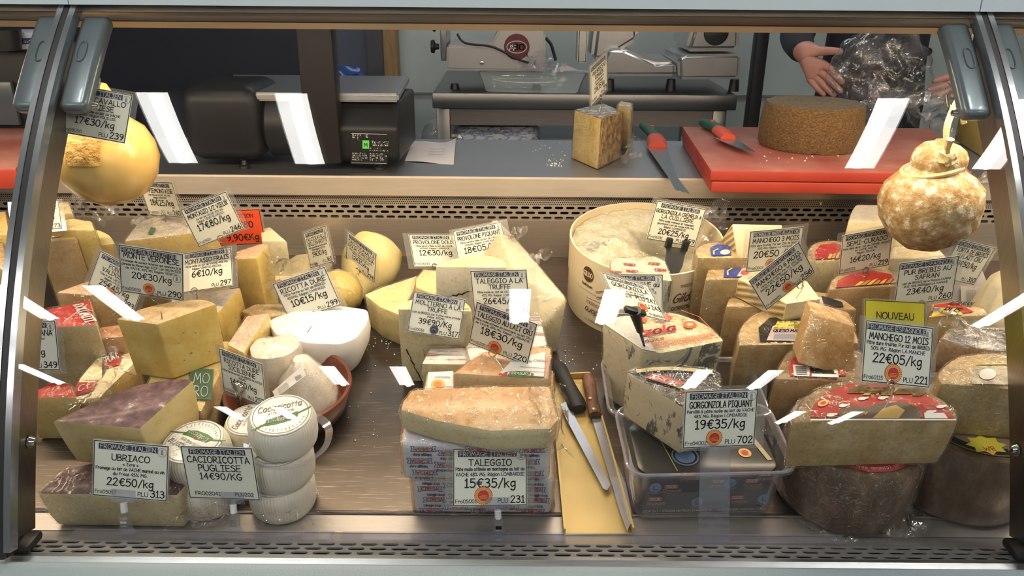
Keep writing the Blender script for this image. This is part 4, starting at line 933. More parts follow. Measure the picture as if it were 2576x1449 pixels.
p = at_y(20, 126, 1.90)
lathe('cup', [(0, 0), (0.028, 0), (0.034, 0.03), (0.036, 0.045), (0.033, 0.045), (0, 0.042)], (p.x, 1.90, p.z), (0, 0, 1), M_BLKPL, None, 24, base=(p.x, 1.90, p.z))
tag(bpy.data.objects['cup'], 'small black round pot in front of the white pack', 'pot')

# ------------------------------------------------------------------ preparation table with slicers behind
YT, ZTB = 2.95, at_y(1450, 237, 2.95).z
xa, xb = X_at(1087, YT, 240), X_at(1856, YT, 240)
t = thing('work_table', 'dark steel preparation table with slicers on it', 'table', ((xa + xb) / 2, 3.3, 0))
box('tabletop', (xa, YT, ZTB - 0.055), (xb, 3.62, ZTB), M_STEELD, t, 0.004)
for lx in (X_at(1098, YT + .05, 300), xb - 0.07):
    for ly in (YT + 0.05, 3.54): box('leg', (lx, ly, 0), (lx + 0.05, ly + 0.05, ZTB - 0.055), M_STEELD, t, 0.003)
box('apron', (xa + 0.06, YT + 0.06, at_y(1450, 314, YT).z - 0.015), (xb - 0.06, YT + 0.08, ZTB - 0.055), steel('apron_steel', (0.36, 0.31, 0.29), 0.4), t)
box('shelf', (xa + 0.02, YT + 0.04, 0.60), (xb - 0.02, 3.6, 0.63), M_STEELD, t)
# upright of a rack at the table's right end
tag(box('rack_post', (X_at(1878, 3.0), 2.98, 0), (X_at(1906, 3.0), 3.04, 2.1), plain('post_dark', (0.03, 0.03, 0.035), 0.4, 0.5), None, 0.003, base=(X_at(1890, 3.0), 3.0, 0)), 'dark steel rack post right of the work table', 'post')
# sacks on the lower shelf
M_SACK = mottled('sack_print', [(0.40, (0.60, 0.60, 0.62)), (0.5, (0.10, 0.14, 0.36)), (0.6, (0.55, 0.56, 0.58))], 12, 0.35, 0.5, 40, (1, 1, 3))
for k, (px, w) in enumerate(((1125, 0.10), (1215, 0.12), (1300, 0.10))):
    x = X_at(px, 3.05, 330); tt_ = ('clear bag by the left table leg', 'printed plastic sack in the middle of the lower shelf', 'printed plastic sack at the right of the lower shelf')[k]
    bm = bmesh.new(); bm_box(bm, (x - w, 3.06, 0.631), (x + w - 0.01, 3.3, at_y(px, 318, 3.05).z), 0, 0.05, 4)
    bmesh.ops.subdivide_edges(bm, edges=[e for e in bm.edges if e.calc_length() > 0.03], cuts=3, use_grid_fill=True)
    for v in bm.verts: v.co += noise.noise_vector(v.co * 12) * 0.012
    for v in bm.verts: v.co.z = max(v.co.z, 0.6305)
    o = obj_bm('sack', bm, M_SACK if k else M_BAGFILM, None, (x, 3.15, 0.631), smooth=True); tag(o, tt_, 'sack', 'sacks under the table')
# slicer with round badge
M_ALU = mottled('cast_aluminium', [(0.3, (0.50, 0.49, 0.50)), (0.7, (0.58, 0.57, 0.58))], 5, 0.3, 0.03, spk=0.0); MATS['cast_aluminium'].node_tree.nodes['Principled BSDF'].inputs['Metallic'].default_value = 0.85
M_ALUB = plain('brushed_body', (0.50, 0.47, 0.47), 0.35, 0.55)
ysl = 3.02
t = thing('meat_slicer', 'brushed steel slicer with round dark red badge on the table', 'slicer', (X_at(1250, ysl), ysl + 0.1, ZTB))
p0, p1 = at_y(1123, 176, ysl), at_y(1372, 112, ysl)
zb = max(ZTB + 0.012, p0.z)
bm = bmesh.new(); sy = [(1123, 176), (1372, 180), (1372, 82), (1330, 60), (1262, 60), (1235, 112), (1123, 114)]
A = [bm.verts.new(at_y(x, y, ysl)) for x, y in sy]; f = bm.faces.new(A)
g = bmesh.ops.extrude_face_region(bm, geom=[f]); bmesh.ops.translate(bm, verts=[v for v in g['geom'] if isinstance(v, bmesh.types.BMVert)], vec=(0, 0.28, 0))
bmesh.ops.recalc_face_normals(bm, faces=bm.faces); bmesh.ops.bevel(bm, geom=list(bm.edges), offset=0.008, segments=2, affect='EDGES')
obj_bm('body', bm, M_ALUB, t, smooth=True)
c = at_y(1300, 118, ysl - 0.001); rad = (at_y(1332, 118, ysl).x - c.x)
lathe('badge', [(0, 0.003), (rad * 0.96, 0.003), (rad, 0.0)], c, (0, -1, 0), plain('badge_red', (0.16, 0.015, 0.025), 0.4), t, 40)
sh = Sheet(c - Vector((0, 0.0035, 0)), (rad, 0, 0), (0, 0, rad)); ink = Ink()
ink.ring(sh, 0, 0, 0.78, 0.06, M_WHITEINK, 36, ry=0.45); ink.text(sh, 'ABO', 0, -0.22, 0.44, M_WHITEINK, weight=0.22)
ink.build('lettering', t)
box('carriage', (at_y(1106, 100, ysl).x, ysl + 0.02, zb + 0.03), (at_y(1122, 100, ysl).x, ysl + 0.22, 1.32), M_ALU, t, 0.006)
p = at_y(1098, 117, ysl + 0.05); lathe('knob', [(0, 0), (0.022, 0), (0.024, 0.006), (0.024, 0.012), (0.012, 0.016), (0.010, 0.03), (0, 0.03)], (p.x - 0.02, p.y, p.z), (1, 0, 0), M_BLKPL, t, 20)
p = at_y(1087, 75, ysl + 0.05); tube('lever', [p, p + Vector((0.05, 0, 0.05))], 0.012, M_BLKPL, t)
tube('cable', catmull([at_y(x, y, ysl - 0.02) for x, y in ((1150, 85), (1170, 108), (1230, 116), (1262, 128), (1300, 148), (1330, 158))], 5), 0.004, M_BLKPL, t)
tube('cable', catmull([at_y(x, y, ysl + 0.1) for x, y in ((1372, 95), (1385, 110), (1392, 130), (1398, 152))], 5), 0.006, M_BLKPL, t)
for px in (1143, 1350): p = at_y(px, 178, ysl + 0.03); lathe('foot', [(0, 0), (0.018, 0), (0.014, 0.02), (0, 0.02)], (p.x, ysl + 0.04, ZTB), (0, 0, 1), M_BLKPL, t, 16)
p = at_y(1212, 158, ysl - 0.001); lathe('screw', [(0, 0.006), (0.007, 0.004), (0.009, 0)], p, (0, -1, 0), M_CHROME, t, 14)
# cast aluminium slicer
ysr = 3.0
t = thing('meat_slicer', 'cast aluminium slicer with curved foot at the right of the table', 'slicer', (X_at(1680, ysr), ysr + 0.15, ZTB))
def slab_px(name, poly, Y, depth, mat, par, bev=0.015, seg=3):
    bm = bmesh.new(); f = bm.faces.new([bm.verts.new(at_y(x, y, Y)) for x, y in poly])
    g = bmesh.ops.extrude_face_region(bm, geom=[f]); bmesh.ops.translate(bm, verts=[v for v in g['geom'] if isinstance(v, bmesh.types.BMVert)], vec=(0, depth, 0))
    bmesh.ops.recalc_face_normals(bm, faces=bm.faces); bmesh.ops.bevel(bm, geom=[e for e in bm.edges if e.calc_face_angle(0) > 0.2], offset=bev, segments=seg, affect='EDGES', clamp_overlap=True)
    return obj_bm(name, bm, mat, par, smooth=True)
slab_px('foot_casting', [(1512, 193), (1704, 193), (1702, 155), (1650, 157), (1612, 140), (1572, 122), (1530, 120), (1520, 140)], ysr, 0.30, M_ALU, t, 0.018)
slab_px('motor_housing', [(1708, 201), (1862, 200), (1866, 136), (1722, 138), (1706, 150)], ysr - 0.02, 0.34, M_ALU, t, 0.02)
slab_px('upper_housing', [(1724, 131), (1862, 130), (1866, 40), (1752, 40)], ysr, 0.30, M_ALU, t, 0.02)
slab_px('gauge_housing', [(1486, 152), (1520, 155), (1608, 100), (1604, 40), (1500, 40)], ysr + 0.05, 0.2, M_ALU, t, 0.02)
slab_px('carriage_arm', [(1452, 158), (1476, 159), (1482, 40), (1456, 40)], ysr + 0.1, 0.1, M_STEEL, t, 0.006)
c = at_y(1802, 82, ysr - 0.001); lathe('blade_cover', [(0, 0.004), (0.04, 0.004), (0.045, 0)], c, (0, -1, 0), plain('cover_dark', (0.03, 0.028, 0.03), 0.4), t, 32)
for px in (1535, 1690, 1850): p = at_y(px, 200, ysr + 0.05); lathe('foot', [(0, 0), (0.02, 0), (0.016, max(0.012, p.z - ZTB)), (0, max(0.012, p.z - ZTB))], (p.x, ysr + 0.06, ZTB), (0, 0, 1), M_BLKPL, t, 16)
# clear plastic tray with film and a slip of paper
zr = ZTB + 0.075
t = thing('plastic_tray', 'clear plastic tray with film and paper in front of the slicers', 'tray', (X_at(1340, 2.98), 3.0, ZTB))
rim = [(1200, 170), (1225, 178), (1455, 186), (1478, 178), (1470, 168), (1390, 158), (1260, 156), (1210, 160)]
top = [at_z(x, y, zr) for x, y in rim]; cen = sum(top, Vector()) / len(top)
for p in top: p.y = 3.02 + (p.y - cen.y) * 0.35
cen = sum(top, Vector()) / len(top)
rings = [[cen + (p - cen) * s + Vector((0, 0, dz)) for p in catmull(top, 3, True)] for s, dz in ((1.0, 0), (0.95, -0.003), (0.88, -0.04), (0.84, -0.068), (0.80, -0.074))]
bm = bmesh.new(); rr = [[bm.verts.new(p) for p in R2] for R2 in rings]; n = len(rr[0])
for i in range(4):
    for k in range(n): bm.faces.new((rr[i][k], rr[i][(k+1) % n], rr[i+1][(k+1) % n], rr[i+1][k]))
bm.faces.new(rr[4]); obj_bm('tray', bm, clear('tray_plastic', (0.9, 0.93, 0.93), 0.04, 0.1, haze=0.35, hazec=(0.62, 0.68, 0.68)), t, smooth=True)
crumple('film', [cen + Vector((-0.03, 0, -0.01)), cen + Vector((0.02, 0, 0.035)), cen + Vector((0.12, 0, 0.0))], 0.10, M_BAGFILM, t, 3)
q = [at_y(x, y, cen.y) for x, y in ((1388, 182), (1455, 176), (1428, 165), (1395, 170))]
facing_label(t, q, M_PAPER, 'paper_slip')
# blue bag behind the scale
x = X_at(888, 3.3, 180); bm = bmesh.new(); bmesh.ops.create_icosphere(bm, subdivisions=4, radius=0.14, matrix=Matrix.Translation((x, 3.3, 0.82)) @ Matrix.Diagonal((1.1, 0.8, 1.0, 1)))
for v in bm.verts: v.co += noise.noise_vector(v.co * 14) * 0.035
ztop = at_y(888, 166, 3.3).z; mz = max(v.co.z for v in bm.verts); nz = min(v.co.z for v in bm.verts)
for v in bm.verts: v.co.z = 0.001 + (v.co.z - nz) / (mz - nz) * (ztop - 0.001)
tag(obj_bm('rubbish_bag', bm, plain('bag_blue', (0.012, 0.05, 0.24), 0.25), None, (x, 3.3, 0), smooth=True), 'crumpled blue plastic bag standing behind the scale', 'bag')
p = at_y(2333, 130, 3.74)
t = thing('wall_hook', 'dark knob on the pale wall behind the shop assistant', 'hook', p)
lathe('knob', [(0, 0.03), (0.018, 0.028), (0.02, 0.01), (0.01, 0)], (p.x, 3.759, p.z), (0, -1, 0), M_BLKPL, t, 18)

# ------------------------------------------------------------------ shop assistant holding a clear bag
M_SKIN = mottled('skin', [(0.3, (0.44, 0.20, 0.15)), (0.7, (0.54, 0.27, 0.21))], 14, 0.5, 0.08, spk=0.0)
M_SWEAT = mottled('navy_sweater', [(0.3, (0.009, 0.011, 0.022)), (0.7, (0.014, 0.017, 0.030))], 40, 0.9, 0.3, 200, spk=0.0)
M_TROUS = plain('dark_trousers', (0.02, 0.02, 0.024), 0.8)
def skin_mesh(nodes, edges, radii, sub=2, root=0):
    me = bpy.data.meshes.new('tmp'); me.from_pydata([tuple(p) for p in nodes], edges, [])
    o = bpy.data.objects.new('tmp', me); col.objects.link(o)
    md = o.modifiers.new('s', 'SKIN'); md.use_smooth_shade = True
    lay = me.skin_vertices[0].data if me.skin_vertices else None
    if lay is None:
        bpy.context.view_layer.objects.active = o; bpy.ops.mesh.customdata_skin_add(); lay = me.skin_vertices[0].data
    for i, r_ in enumerate(radii): lay[i].radius = (r_, r_) if not isinstance(r_, tuple) else r_; lay[i].use_root = (i == root)
    s2 = o.modifiers.new('d', 'SUBSURF'); s2.levels = sub; s2.render_levels = sub
    dg = bpy.context.evaluated_depsgraph_get(); dg.update()
    out = bpy.data.meshes.new_from_object(o.evaluated_get(dg)); bpy.data.objects.remove(o, do_unlink=True)
    return out
px_, py_ = 1.12, 2.52
def H(x, y, Y): return at_y(x, y, Y)
wl, wr = H(2020, 132, 2.28), H(2450, 175, 2.30)        # wrists
nodes = [(px_, py_ + .04, .98), (px_, py_ + .05, 1.12), (px_, py_ + .04, 1.30), (px_, py_ + .03, 1.44), (px_, py_ + .01, 1.54), (px_, py_ - .01, 1.62), (px_, py_ - .02, 1.71), (px_, py_ - .01, 1.78),
         (px_ - .18, py_ + .03, 1.43), (px_ - .27, py_, 1.20), wl,
         (px_ + .18, py_ + .03, 1.43), (px_ + .28, py_, 1.20), wr,
         (px_ - .10, py_ + .04, .93), (px_ - .11, py_ + .03, .50), (px_ - .11, py_ + .05, .09), (px_ - .11, py_ - .10, .04),
         (px_ + .10, py_ + .04, .93), (px_ + .11, py_ + .03, .50), (px_ + .11, py_ + .05, .09), (px_ + .11, py_ - .10, .04)]
edges = [(0,1),(1,2),(2,3),(3,4),(4,5),(5,6),(6,7),(3,8),(8,9),(9,10),(3,11),(11,12),(12,13),(0,14),(14,15),(15,16),(16,17),(0,18),(18,19),(19,20),(20,21)]
radii = [.15, (.16, .13), (.165, .125), (.12, .10), .055, .075, .095, .06, .07, .055, .036, .07, .055, .036, .09, .062, .042, .035, .09, .062, .042, .035]
body = skin_mesh(nodes, edges, radii)
person = thing('person', 'person in dark navy sweater holding a clear plastic bag behind the worktop', 'person', (px_, py_, 0))
def hand_nodes(w, fwd, side, up, s=1.0, curl=0.5, thumb=1):
    nd = [w - fwd * 0.03, w + fwd * 0.015, w + fwd * 0.055 * s]; ed = [(0, 1), (1, 2)]; rd = [.032, (.030, .024), (.036, .020)]
    for k, (off, ln) in enumerate(((-.027, .070), (-.009, .082), (.010, .078), (.027, .062))):
        b0 = w + fwd * (0.088 - abs(off) * 0.25) * s + side * off; i0 = len(nd)
        a1, a2 = curl, curl * 2.1
        d1 = fwd * math.cos(a1) - up * math.sin(a1); d2 = fwd * math.cos(a2) - up * math.sin(a2)
        nd += [b0, b0 + d1 * ln * .5, b0 + d1 * ln * .5 + d2 * ln * .5]; ed += [(2, i0), (i0, i0+1), (i0+1, i0+2)]; rd += [.0115, .0095, .0075]
    i0 = len(nd); b0 = w + fwd * 0.03 * s - side * thumb * 0.030
    nd += [b0, b0 + fwd * .028 - side * thumb * .028, b0 + fwd * .055 - side * thumb * .050]; ed += [(1, i0), (i0, i0+1), (i0+1, i0+2)]; rd += [.015, .0115, .0085]
    return nd, ed, rd
bm = bmesh.new(); bm.from_mesh(body)
wv = Vector(wl); wvr = Vector(wr)
for f in bm.faces:
    c = f.calc_center_median(); f.smooth = True
    f.material_index = 0 if (c.z > 1.49) else (1 if c.z > 0.93 else 2)
def add_hand(w, fwd, side, up, thumb, curl):
    nd, ed, rd = hand_nodes(w, fwd, side, up, 1.0, curl, thumb)
    hm = skin_mesh(nd, ed, rd, 2, 1); n0 = len(bm.faces); bm.from_mesh(hm)
    bm.faces.ensure_lookup_table()
    for f in bm.faces[n0:]: f.material_index = 0; f.smooth = True
fw = (H(2090, 215, 2.18) - H(2025, 130, 2.28)).normalized()
up_ = Vector((-0.55, -0.80, 0.1)); up_ = (up_ - fw * up_.dot(fw)).normalized(); sd = up_.cross(fw).normalized()
if sd.x > 0: sd = -sd
add_hand(wv, fw, sd, up_, 1, 0.35)
fw = (H(2365, 240, 2.20) - H(2450, 172, 2.30)).normalized()
up_ = Vector((0.55, -0.80, 0.2)); up_ = (up_ - fw * up_.dot(fw)).normalized(); sd = up_.cross(fw).normalized()
if sd.x < 0: sd = -sd
add_hand(wvr, fw, sd, up_, 1, 0.45)
obj_bm('body', bm, [M_SKIN, M_SWEAT, M_TROUS], person)
bmh = bmesh.new(); bmesh.ops.create_icosphere(bmh, subdivisions=4, radius=0.108, matrix=Matrix.Translation((px_, py_ + .015, 1.735)))
for v in list(bmh.verts):
    if v.co.y < py_ - 0.06 and v.co.z < 1.77: bmh.verts.remove(v)
for v in bmh.verts: v.co += noise.noise_vector(v.co * 25) * 0.006
obj_bm('hair', bmh, plain('hair_brown', (0.035, 0.022, 0.014), 0.7), person, smooth=True)
for s in (-1, 1):
    lathe('eye', [(0, 0.012), (0.008, 0.009), (0.012, 0)], (px_ + s * 0.034, py_ - 0.107, 1.70), (0, -1, 0), plain('eye_white', (0.6, 0.6, 0.58), 0.2), person, 12)
    lathe('ear', [(0, 0.012), (0.018, 0.008), (0.024, 0)], (px_ + s * 0.092, py_ - 0.01, 1.69), (s, 0, 0), M_SKIN, person, 14)
lathe('nose', [(0, 0.03), (0.01, 0.02), (0.016, 0)], (px_, py_ - 0.105, 1.675), (0, -1, -0.3), M_SKIN, person, 12)
tube('mouth', [(px_ - 0.022, py_ - 0.098, 1.640), (px_, py_ - 0.104, 1.638), (px_ + 0.022, py_ - 0.098, 1.640)], 0.005, plain('lip', (0.35, 0.12, 0.11), 0.5), person, 6)
# the bag
bc = H(2215, 175, 2.12)
bm = bmesh.new(); bmesh.ops.create_icosphere(bm, subdivisions=5, radius=1.0)
ww = (H(2335, 170, 2.12).x - H(2085, 170, 2.12).x) / 2
for v in bm.verts:
    d = v.co.copy(); s = 1.0 + 0.16 * noise.noise(d * 2.2) + 0.07 * noise.noise(d * 6)
    narrow = 0.75 + 0.25 * min(1, (1 - d.z))
    v.co = bc + Vector((d.x * ww * s * narrow, d.y * 0.07 * s, d.z * 0.125 * s))
t = thing('plastic_bag', 'clear crinkled plastic bag held open by the person', 'bag', bc - Vector((0, 0, 0.12)))
obj_bm('bag', bm, M_BAGFILM, t, smooth=True)
crumple('bag_mouth', [H(2180, 230, 2.10), H(2270, 250, 2.08), H(2360, 245, 2.08), H(2400, 290, 2.06)], 0.09, M_BAGFILM, t, 5, 20, 10)
crumple('bag_mouth', [H(2280, 270, 2.07), H(2330, 310, 2.03), H(2400, 345, 2.0)], 0.06, M_BAGFILM, t, 6, 20, 10)

# ------------------------------------------------------------------ more cheese surfaces
UBR = mottled('rind_purple', [(0.30, (0.060, 0.020, 0.026)), (0.55, (0.135, 0.060, 0.066)), (0.74, (0.20, 0.115, 0.12)), (0.88, (0.52, 0.46, 0.45))], 55, 0.55, 0.8, 90, detail=8, coat=0.1)
ORNG = mottled('rind_orange', [(0.3, (0.66, 0.34, 0.15)), (0.7, (0.78, 0.52, 0.30))], 14, 0.4, 0.4, 60)
FOILS = mottled('foil_silver', [(0.35, (0.34, 0.24, 0.20)), (0.48, (0.72, 0.68, 0.66)), (0.7, (0.78, 0.76, 0.74))], 30, 0.18, 0.9, 60, (0.4, 3, 3), dist=0.004)
FOILG = mottled('foil_gold', [(0.3, (0.52, 0.42, 0.20)), (0.7, (0.76, 0.68, 0.45))], 26, 0.22, 0.9, 70, dist=0.004)
FOILK = mottled('foil_black', [(0.35, (0.012, 0.011, 0.014)), (0.62, (0.05, 0.04, 0.04)), (0.75, (0.22, 0.18, 0.16))], 22, 0.18, 0.9, 60, dist=0.004)
NAVYF = plain('foil_navy', (0.012, 0.014, 0.024), 0.3)
REDL = mottled('label_red', [(0.3, (0.34, 0.014, 0.010)), (0.7, (0.42, 0.024, 0.016))], 20, 0.6, 0.15, 60, spk=0.0)
WHTL = plain('label_white', (0.72, 0.68, 0.64), 0.45)
PNKL = plain('label_pink', (0.62, 0.48, 0.46), 0.4)
BLKL = plain('label_black', (0.02, 0.018, 0.016), 0.35)
BLUL = plain('label_blue', (0.03, 0.05, 0.28), 0.35)
GRNL = plain('label_green', (0.08, 0.15, 0.08), 0.5)
YELL = plain('label_yellow', (0.62, 0.50, 0.05), 0.45)
TANP = plain('print_tan', (0.40, 0.26, 0.08), 0.5)
def veined(name, base, vein, scale=26, thr=0.60, stretch=(1, 1, 0.55), rough=0.45, width=0.07):
    if name in MATS: return MATS[name]
    m, nt, b = node_mat(name); v = coords(nt, stretch)
    n1 = N(nt, 'ShaderNodeTexNoise', Scale=scale, Detail=6.0, Roughness=0.72, Distortion=1.4); nt.links.new(v, n1.inputs['Vector'])
    n0 = N(nt, 'ShaderNodeTexNoise', Scale=9.0, Detail=2.0); nt.links.new(v, n0.inputs['Vector'])
    ml = N(nt, 'ShaderNodeMath', operation='MULTIPLY_ADD'); ml.inputs[1].default_value = 0.30; nt.links.new(n0.outputs['Fac'], ml.inputs[0]); nt.links.new(n1.outputs['Fac'], ml.inputs[2])
    lo = tuple(x * 0.92 for x in base)
    nt.links.new(ramp(nt, ml.outputs[0], [(0.3, lo), (thr, base), (thr + width * 0.5, tuple((a + c) / 2 for a, c in zip(base, vein))), (thr + width, vein)]), b.inputs['Base Color'])
    n2 = N(nt, 'ShaderNodeTexNoise', Scale=90.0, Detail=3.0); nt.links.new(v, n2.inputs['Vector']); bumped(nt, b, n2.outputs['Fac'], 0.35, 0.002)
    b.inputs['Roughness'].default_value = rough; MATS[name] = m; return m
BLUE = veined('paste_blue_veined', (0.64, 0.57, 0.40), (0.09, 0.105, 0.105), 26, 0.675, width=0.05)
BLUEP = veined('paste_blue_spots', (0.68, 0.62, 0.44), (0.13, 0.15, 0.13), 22, 0.70, width=0.05)
def rib_mat(name, c1, c2, scale, axis='Z', bump=0.8):
    if name in MATS: return MATS[name]
    m, nt, b = node_mat(name); v = coords(nt)
    w = N(nt, 'ShaderNodeTexWave', Scale=scale, Distortion=0.6); w.wave_type = 'BANDS'; w.bands_direction = axis; nt.links.new(v, w.inputs['Vector'])
    nt.links.new(ramp(nt, w.outputs['Color'], [(0.2, c1), (0.8, c2)]), b.inputs['Base Color']); bumped(nt, b, w.outputs['Color'], bump, 0.002)
    b.inputs['Roughness'].default_value = 0.5; MATS[name] = m; return m
RIBT = rib_mat('rind_basket', (0.42, 0.28, 0.10), (0.70, 0.54, 0.28), 60, 'DIAGONAL')

G_WED = 'wrapped wedges piled at the left'
# ---- left front: wine-soaked wedges
ubL = cheese('cheese_wedge', 'lower purple-rinded wedge at the bottom left front', [(97, 1240), (445, 1246), (500, 1180), (430, 1150), (300, 1150), (165, 1180)], [UBR, PALEG, UBR], h=0.066, sides='ccrrrr', smooth=(2, 5), taper=0.06, bulge=0.004, film=M_FILM, group='purple-rinded wedges')
ub = cheese('cheese_wedge', 'upper purple-rinded wedge with yellow cut face lying on the lower one', [(133, 1058), (352, 1077), (484, 957), (440, 953), (335, 973), (240, 1010)], [UBR, mottled('paste_ubriaco', [(0.3, (0.60, 0.46, 0.18)), (0.7, (0.70, 0.56, 0.28))], 14, 0.42, 0.22, 60, spk=0.35), UBR], h=0.150, h0=0.0675, sides='ccrrrr', smooth=(2, 5), taper=0.10, bulge=0.004, group='purple-rinded wedges')
crumple('film_tail', [on_deck(440, 1290, .02), on_deck(480, 1295, .02), on_deck(520, 1275, .03)], 0.05, M_FILM, ubL, 2)

# ---- fresh white ribbed rounds with paper tops
m, nt, b = node_mat('ribbed_white'); 
tc = N(nt, 'ShaderNodeTexCoord'); sp = N(nt, 'ShaderNodeSeparateXYZ'); nt.links.new(tc.outputs['Object'], sp.inputs[0])
at = N(nt, 'ShaderNodeMath', operation='ARCTAN2'); nt.links.new(sp.outputs['Y'], at.inputs[0]); nt.links.new(sp.outputs['X'], at.inputs[1])
mu = N(nt, 'ShaderNodeMath', operation='MULTIPLY'); mu.inputs[1].default_value = 74.0; nt.links.new(at.outputs[0], mu.inputs[0])
si = N(nt, 'ShaderNodeMath', operation='SINE'); nt.links.new(mu.outputs[0], si.inputs[0]); bumped(nt, b, si.outputs[0], 0.35, 0.0012)
b.inputs['Base Color'].default_value = (0.80, 0.75, 0.64, 1); b.inputs['Roughness'].default_value = 0.5; RIBW = m
M_PAPTOP = mottled('crinkled_paper', [(0.3, (0.70, 0.66, 0.60)), (0.7, (0.80, 0.77, 0.72))], 40, 0.22, 0.8, 70, coat=0.4)
GREENP = plain('print_green', (0.05, 0.15, 0.025), 0.4); GREYP = plain('print_grey', (0.22, 0.21, 0.16), 0.5)
def round_cheese(label, x, y, h0, h1, R_=0.046, rot=0.0, tilt=(0, 0), paper=True, mat=None):
    o = deck_pt(x, y, h0); ax = (ND + Vector((tilt[0], tilt[1], 0))).normalized(); hh = h1 - h0
    t = thing('ribbed_cheese', label, 'cheese', o, 'small ribbed white cheeses')
    bd = lathe('body', [(0, 0), (R_ * .93, 0), (R_ * 0.97, 0.004), (R_, hh * 0.3), (R_, hh * 0.7), (R_ * 0.97, hh - 0.007), (R_ * 0.90, hh - 0.001), (R_ * 0.5, hh), (0, hh)], o, ax, mat or RIBW, t, 56, 0.0006)
    if paper:
        u, v, a = frame_of(ax); c, s = math.cos(rot), math.sin(rot); uu = u * c + v * s; vv = v * c - u * s
        oo = o + ax * (hh + 0.0012); pr = lathe('paper_disc', [(0, 0.0012), (R_ * 0.86, 0.0012), (R_ * 0.88, 0)], o + ax * (hh + 0.0002), ax, M_PAPTOP, t, 40, 0.0004, wfreq=120)
        sh = Sheet(oo, uu * R_, vv * R_); ink = Ink()
        ink.ring(sh, 0, 0, 0.80, 0.02, GREYP, 40); ink.text(sh, 'Cacioricotta', 0, 0.22, 0.24, GREYP, maxw=1.25, slant=0.2, weight=0.1)
        ink.text(sh, 'LATTE PUGLIESE', 0, 0.04, 0.09, GREYP, maxw=0.8)
        ink.poly(sh, [(-0.5, -0.36), (-0.42, -0.14), (-0.1, -0.08), (0.25, -0.06), (0.50, -0.02), (0.46, -0.24), (0.2, -0.36), (-0.2, -0.40)], GREENP, 0.0006)
        ink.line(sh, [(-0.86, -0.46), (-0.45, -0.28)], 0.05, GREENP); ink.line(sh, [(0.45, -0.12), (0.88, 0.06)], 0.05, GREENP)
        ink.text(sh, 'Deliziosa', 0, -0.28, 0.15, M_WHITEINK, maxw=0.75, slant=0.2, lift=0.0011); ink.disc(sh, 0.02, -0.1, 0.045, M_RED, 10, 0.0012)
        for k in range(14):
            an = math.pi * (1.15 + 0.7 * k / 13); ink.line(sh, [((0.64 + 0.01 * (k % 3)) * math.cos(an), 0.64 * math.sin(an)), (0.72 * math.cos(an + 0.03 * (k % 2)), 0.72 * math.sin(an))], 0.016, GREYP)
        ink.build('lettering', pr)
    return t
RW = RIBW
c0 = round_cheese('bottom ribbed white cheese of the right stack near the front strip', -0.327, 0.952, 0.0, 0.052, 0.047, 0.3)
c1 = round_cheese('middle ribbed white cheese of the right stack with green paper top', -0.322, 0.955, 0.0545, 0.106, 0.0465, 0.35)
c2 = round_cheese('top ribbed white cheese of the stack on a clear dish', -0.312, 0.960, 0.112, 0.158, 0.046, 0.35, (0.02, -0.03))
c3 = round_cheese('bottom ribbed white cheese of the left stack behind the price card', -0.436, 0.958, 0.0, 0.050, 0.047, 2.2)
c4_ = round_cheese('upper ribbed white cheese of the left stack with tilted paper top', -0.440, 0.966, 0.054, 0.104, 0.047, 2.6, (-0.05, -0.05))
c5 = round_cheese('yellowish ribbed cheese standing between the two small stacks', -0.385, 1.030, 0.0, 0.085, 0.040, 1.4, (0, 0), True, mottled('paste_ricotta_yellow', [(0.3, (0.74, 0.64, 0.42)), (0.7, (0.80, 0.72, 0.52))], 20, 0.4, 0.3))
o = deck_pt(-0.308, 0.963, 0.1065)
lathe('clear_dish', [(0.05, 0.0), (0.053, 0.001), (0.060, 0.004), (0.0605, 0.006), (0.053, 0.003), (0.05, 0.002)], o, ND, M_TUBCLR, c2, 48, 0.001)
for par, pts, w, sd in ((c1, [on_deck(640, 1290, .05), on_deck(700, 1298, .05), on_deck(770, 1265, .05), on_deck(795, 1215, .06)], 0.03, 1), (c0, [on_deck(760, 1330, .012), on_deck(790, 1310, .02), on_deck(806, 1290, .03)], 0.035, 2),
                        (c3, [on_deck(470, 1300, .03), on_deck(540, 1300, .035), on_deck(600, 1275, .04)], 0.045, 3)):
    crumple('film_skirt', pts, w, M_FILM, par, sd, 18, 6, 0.15)

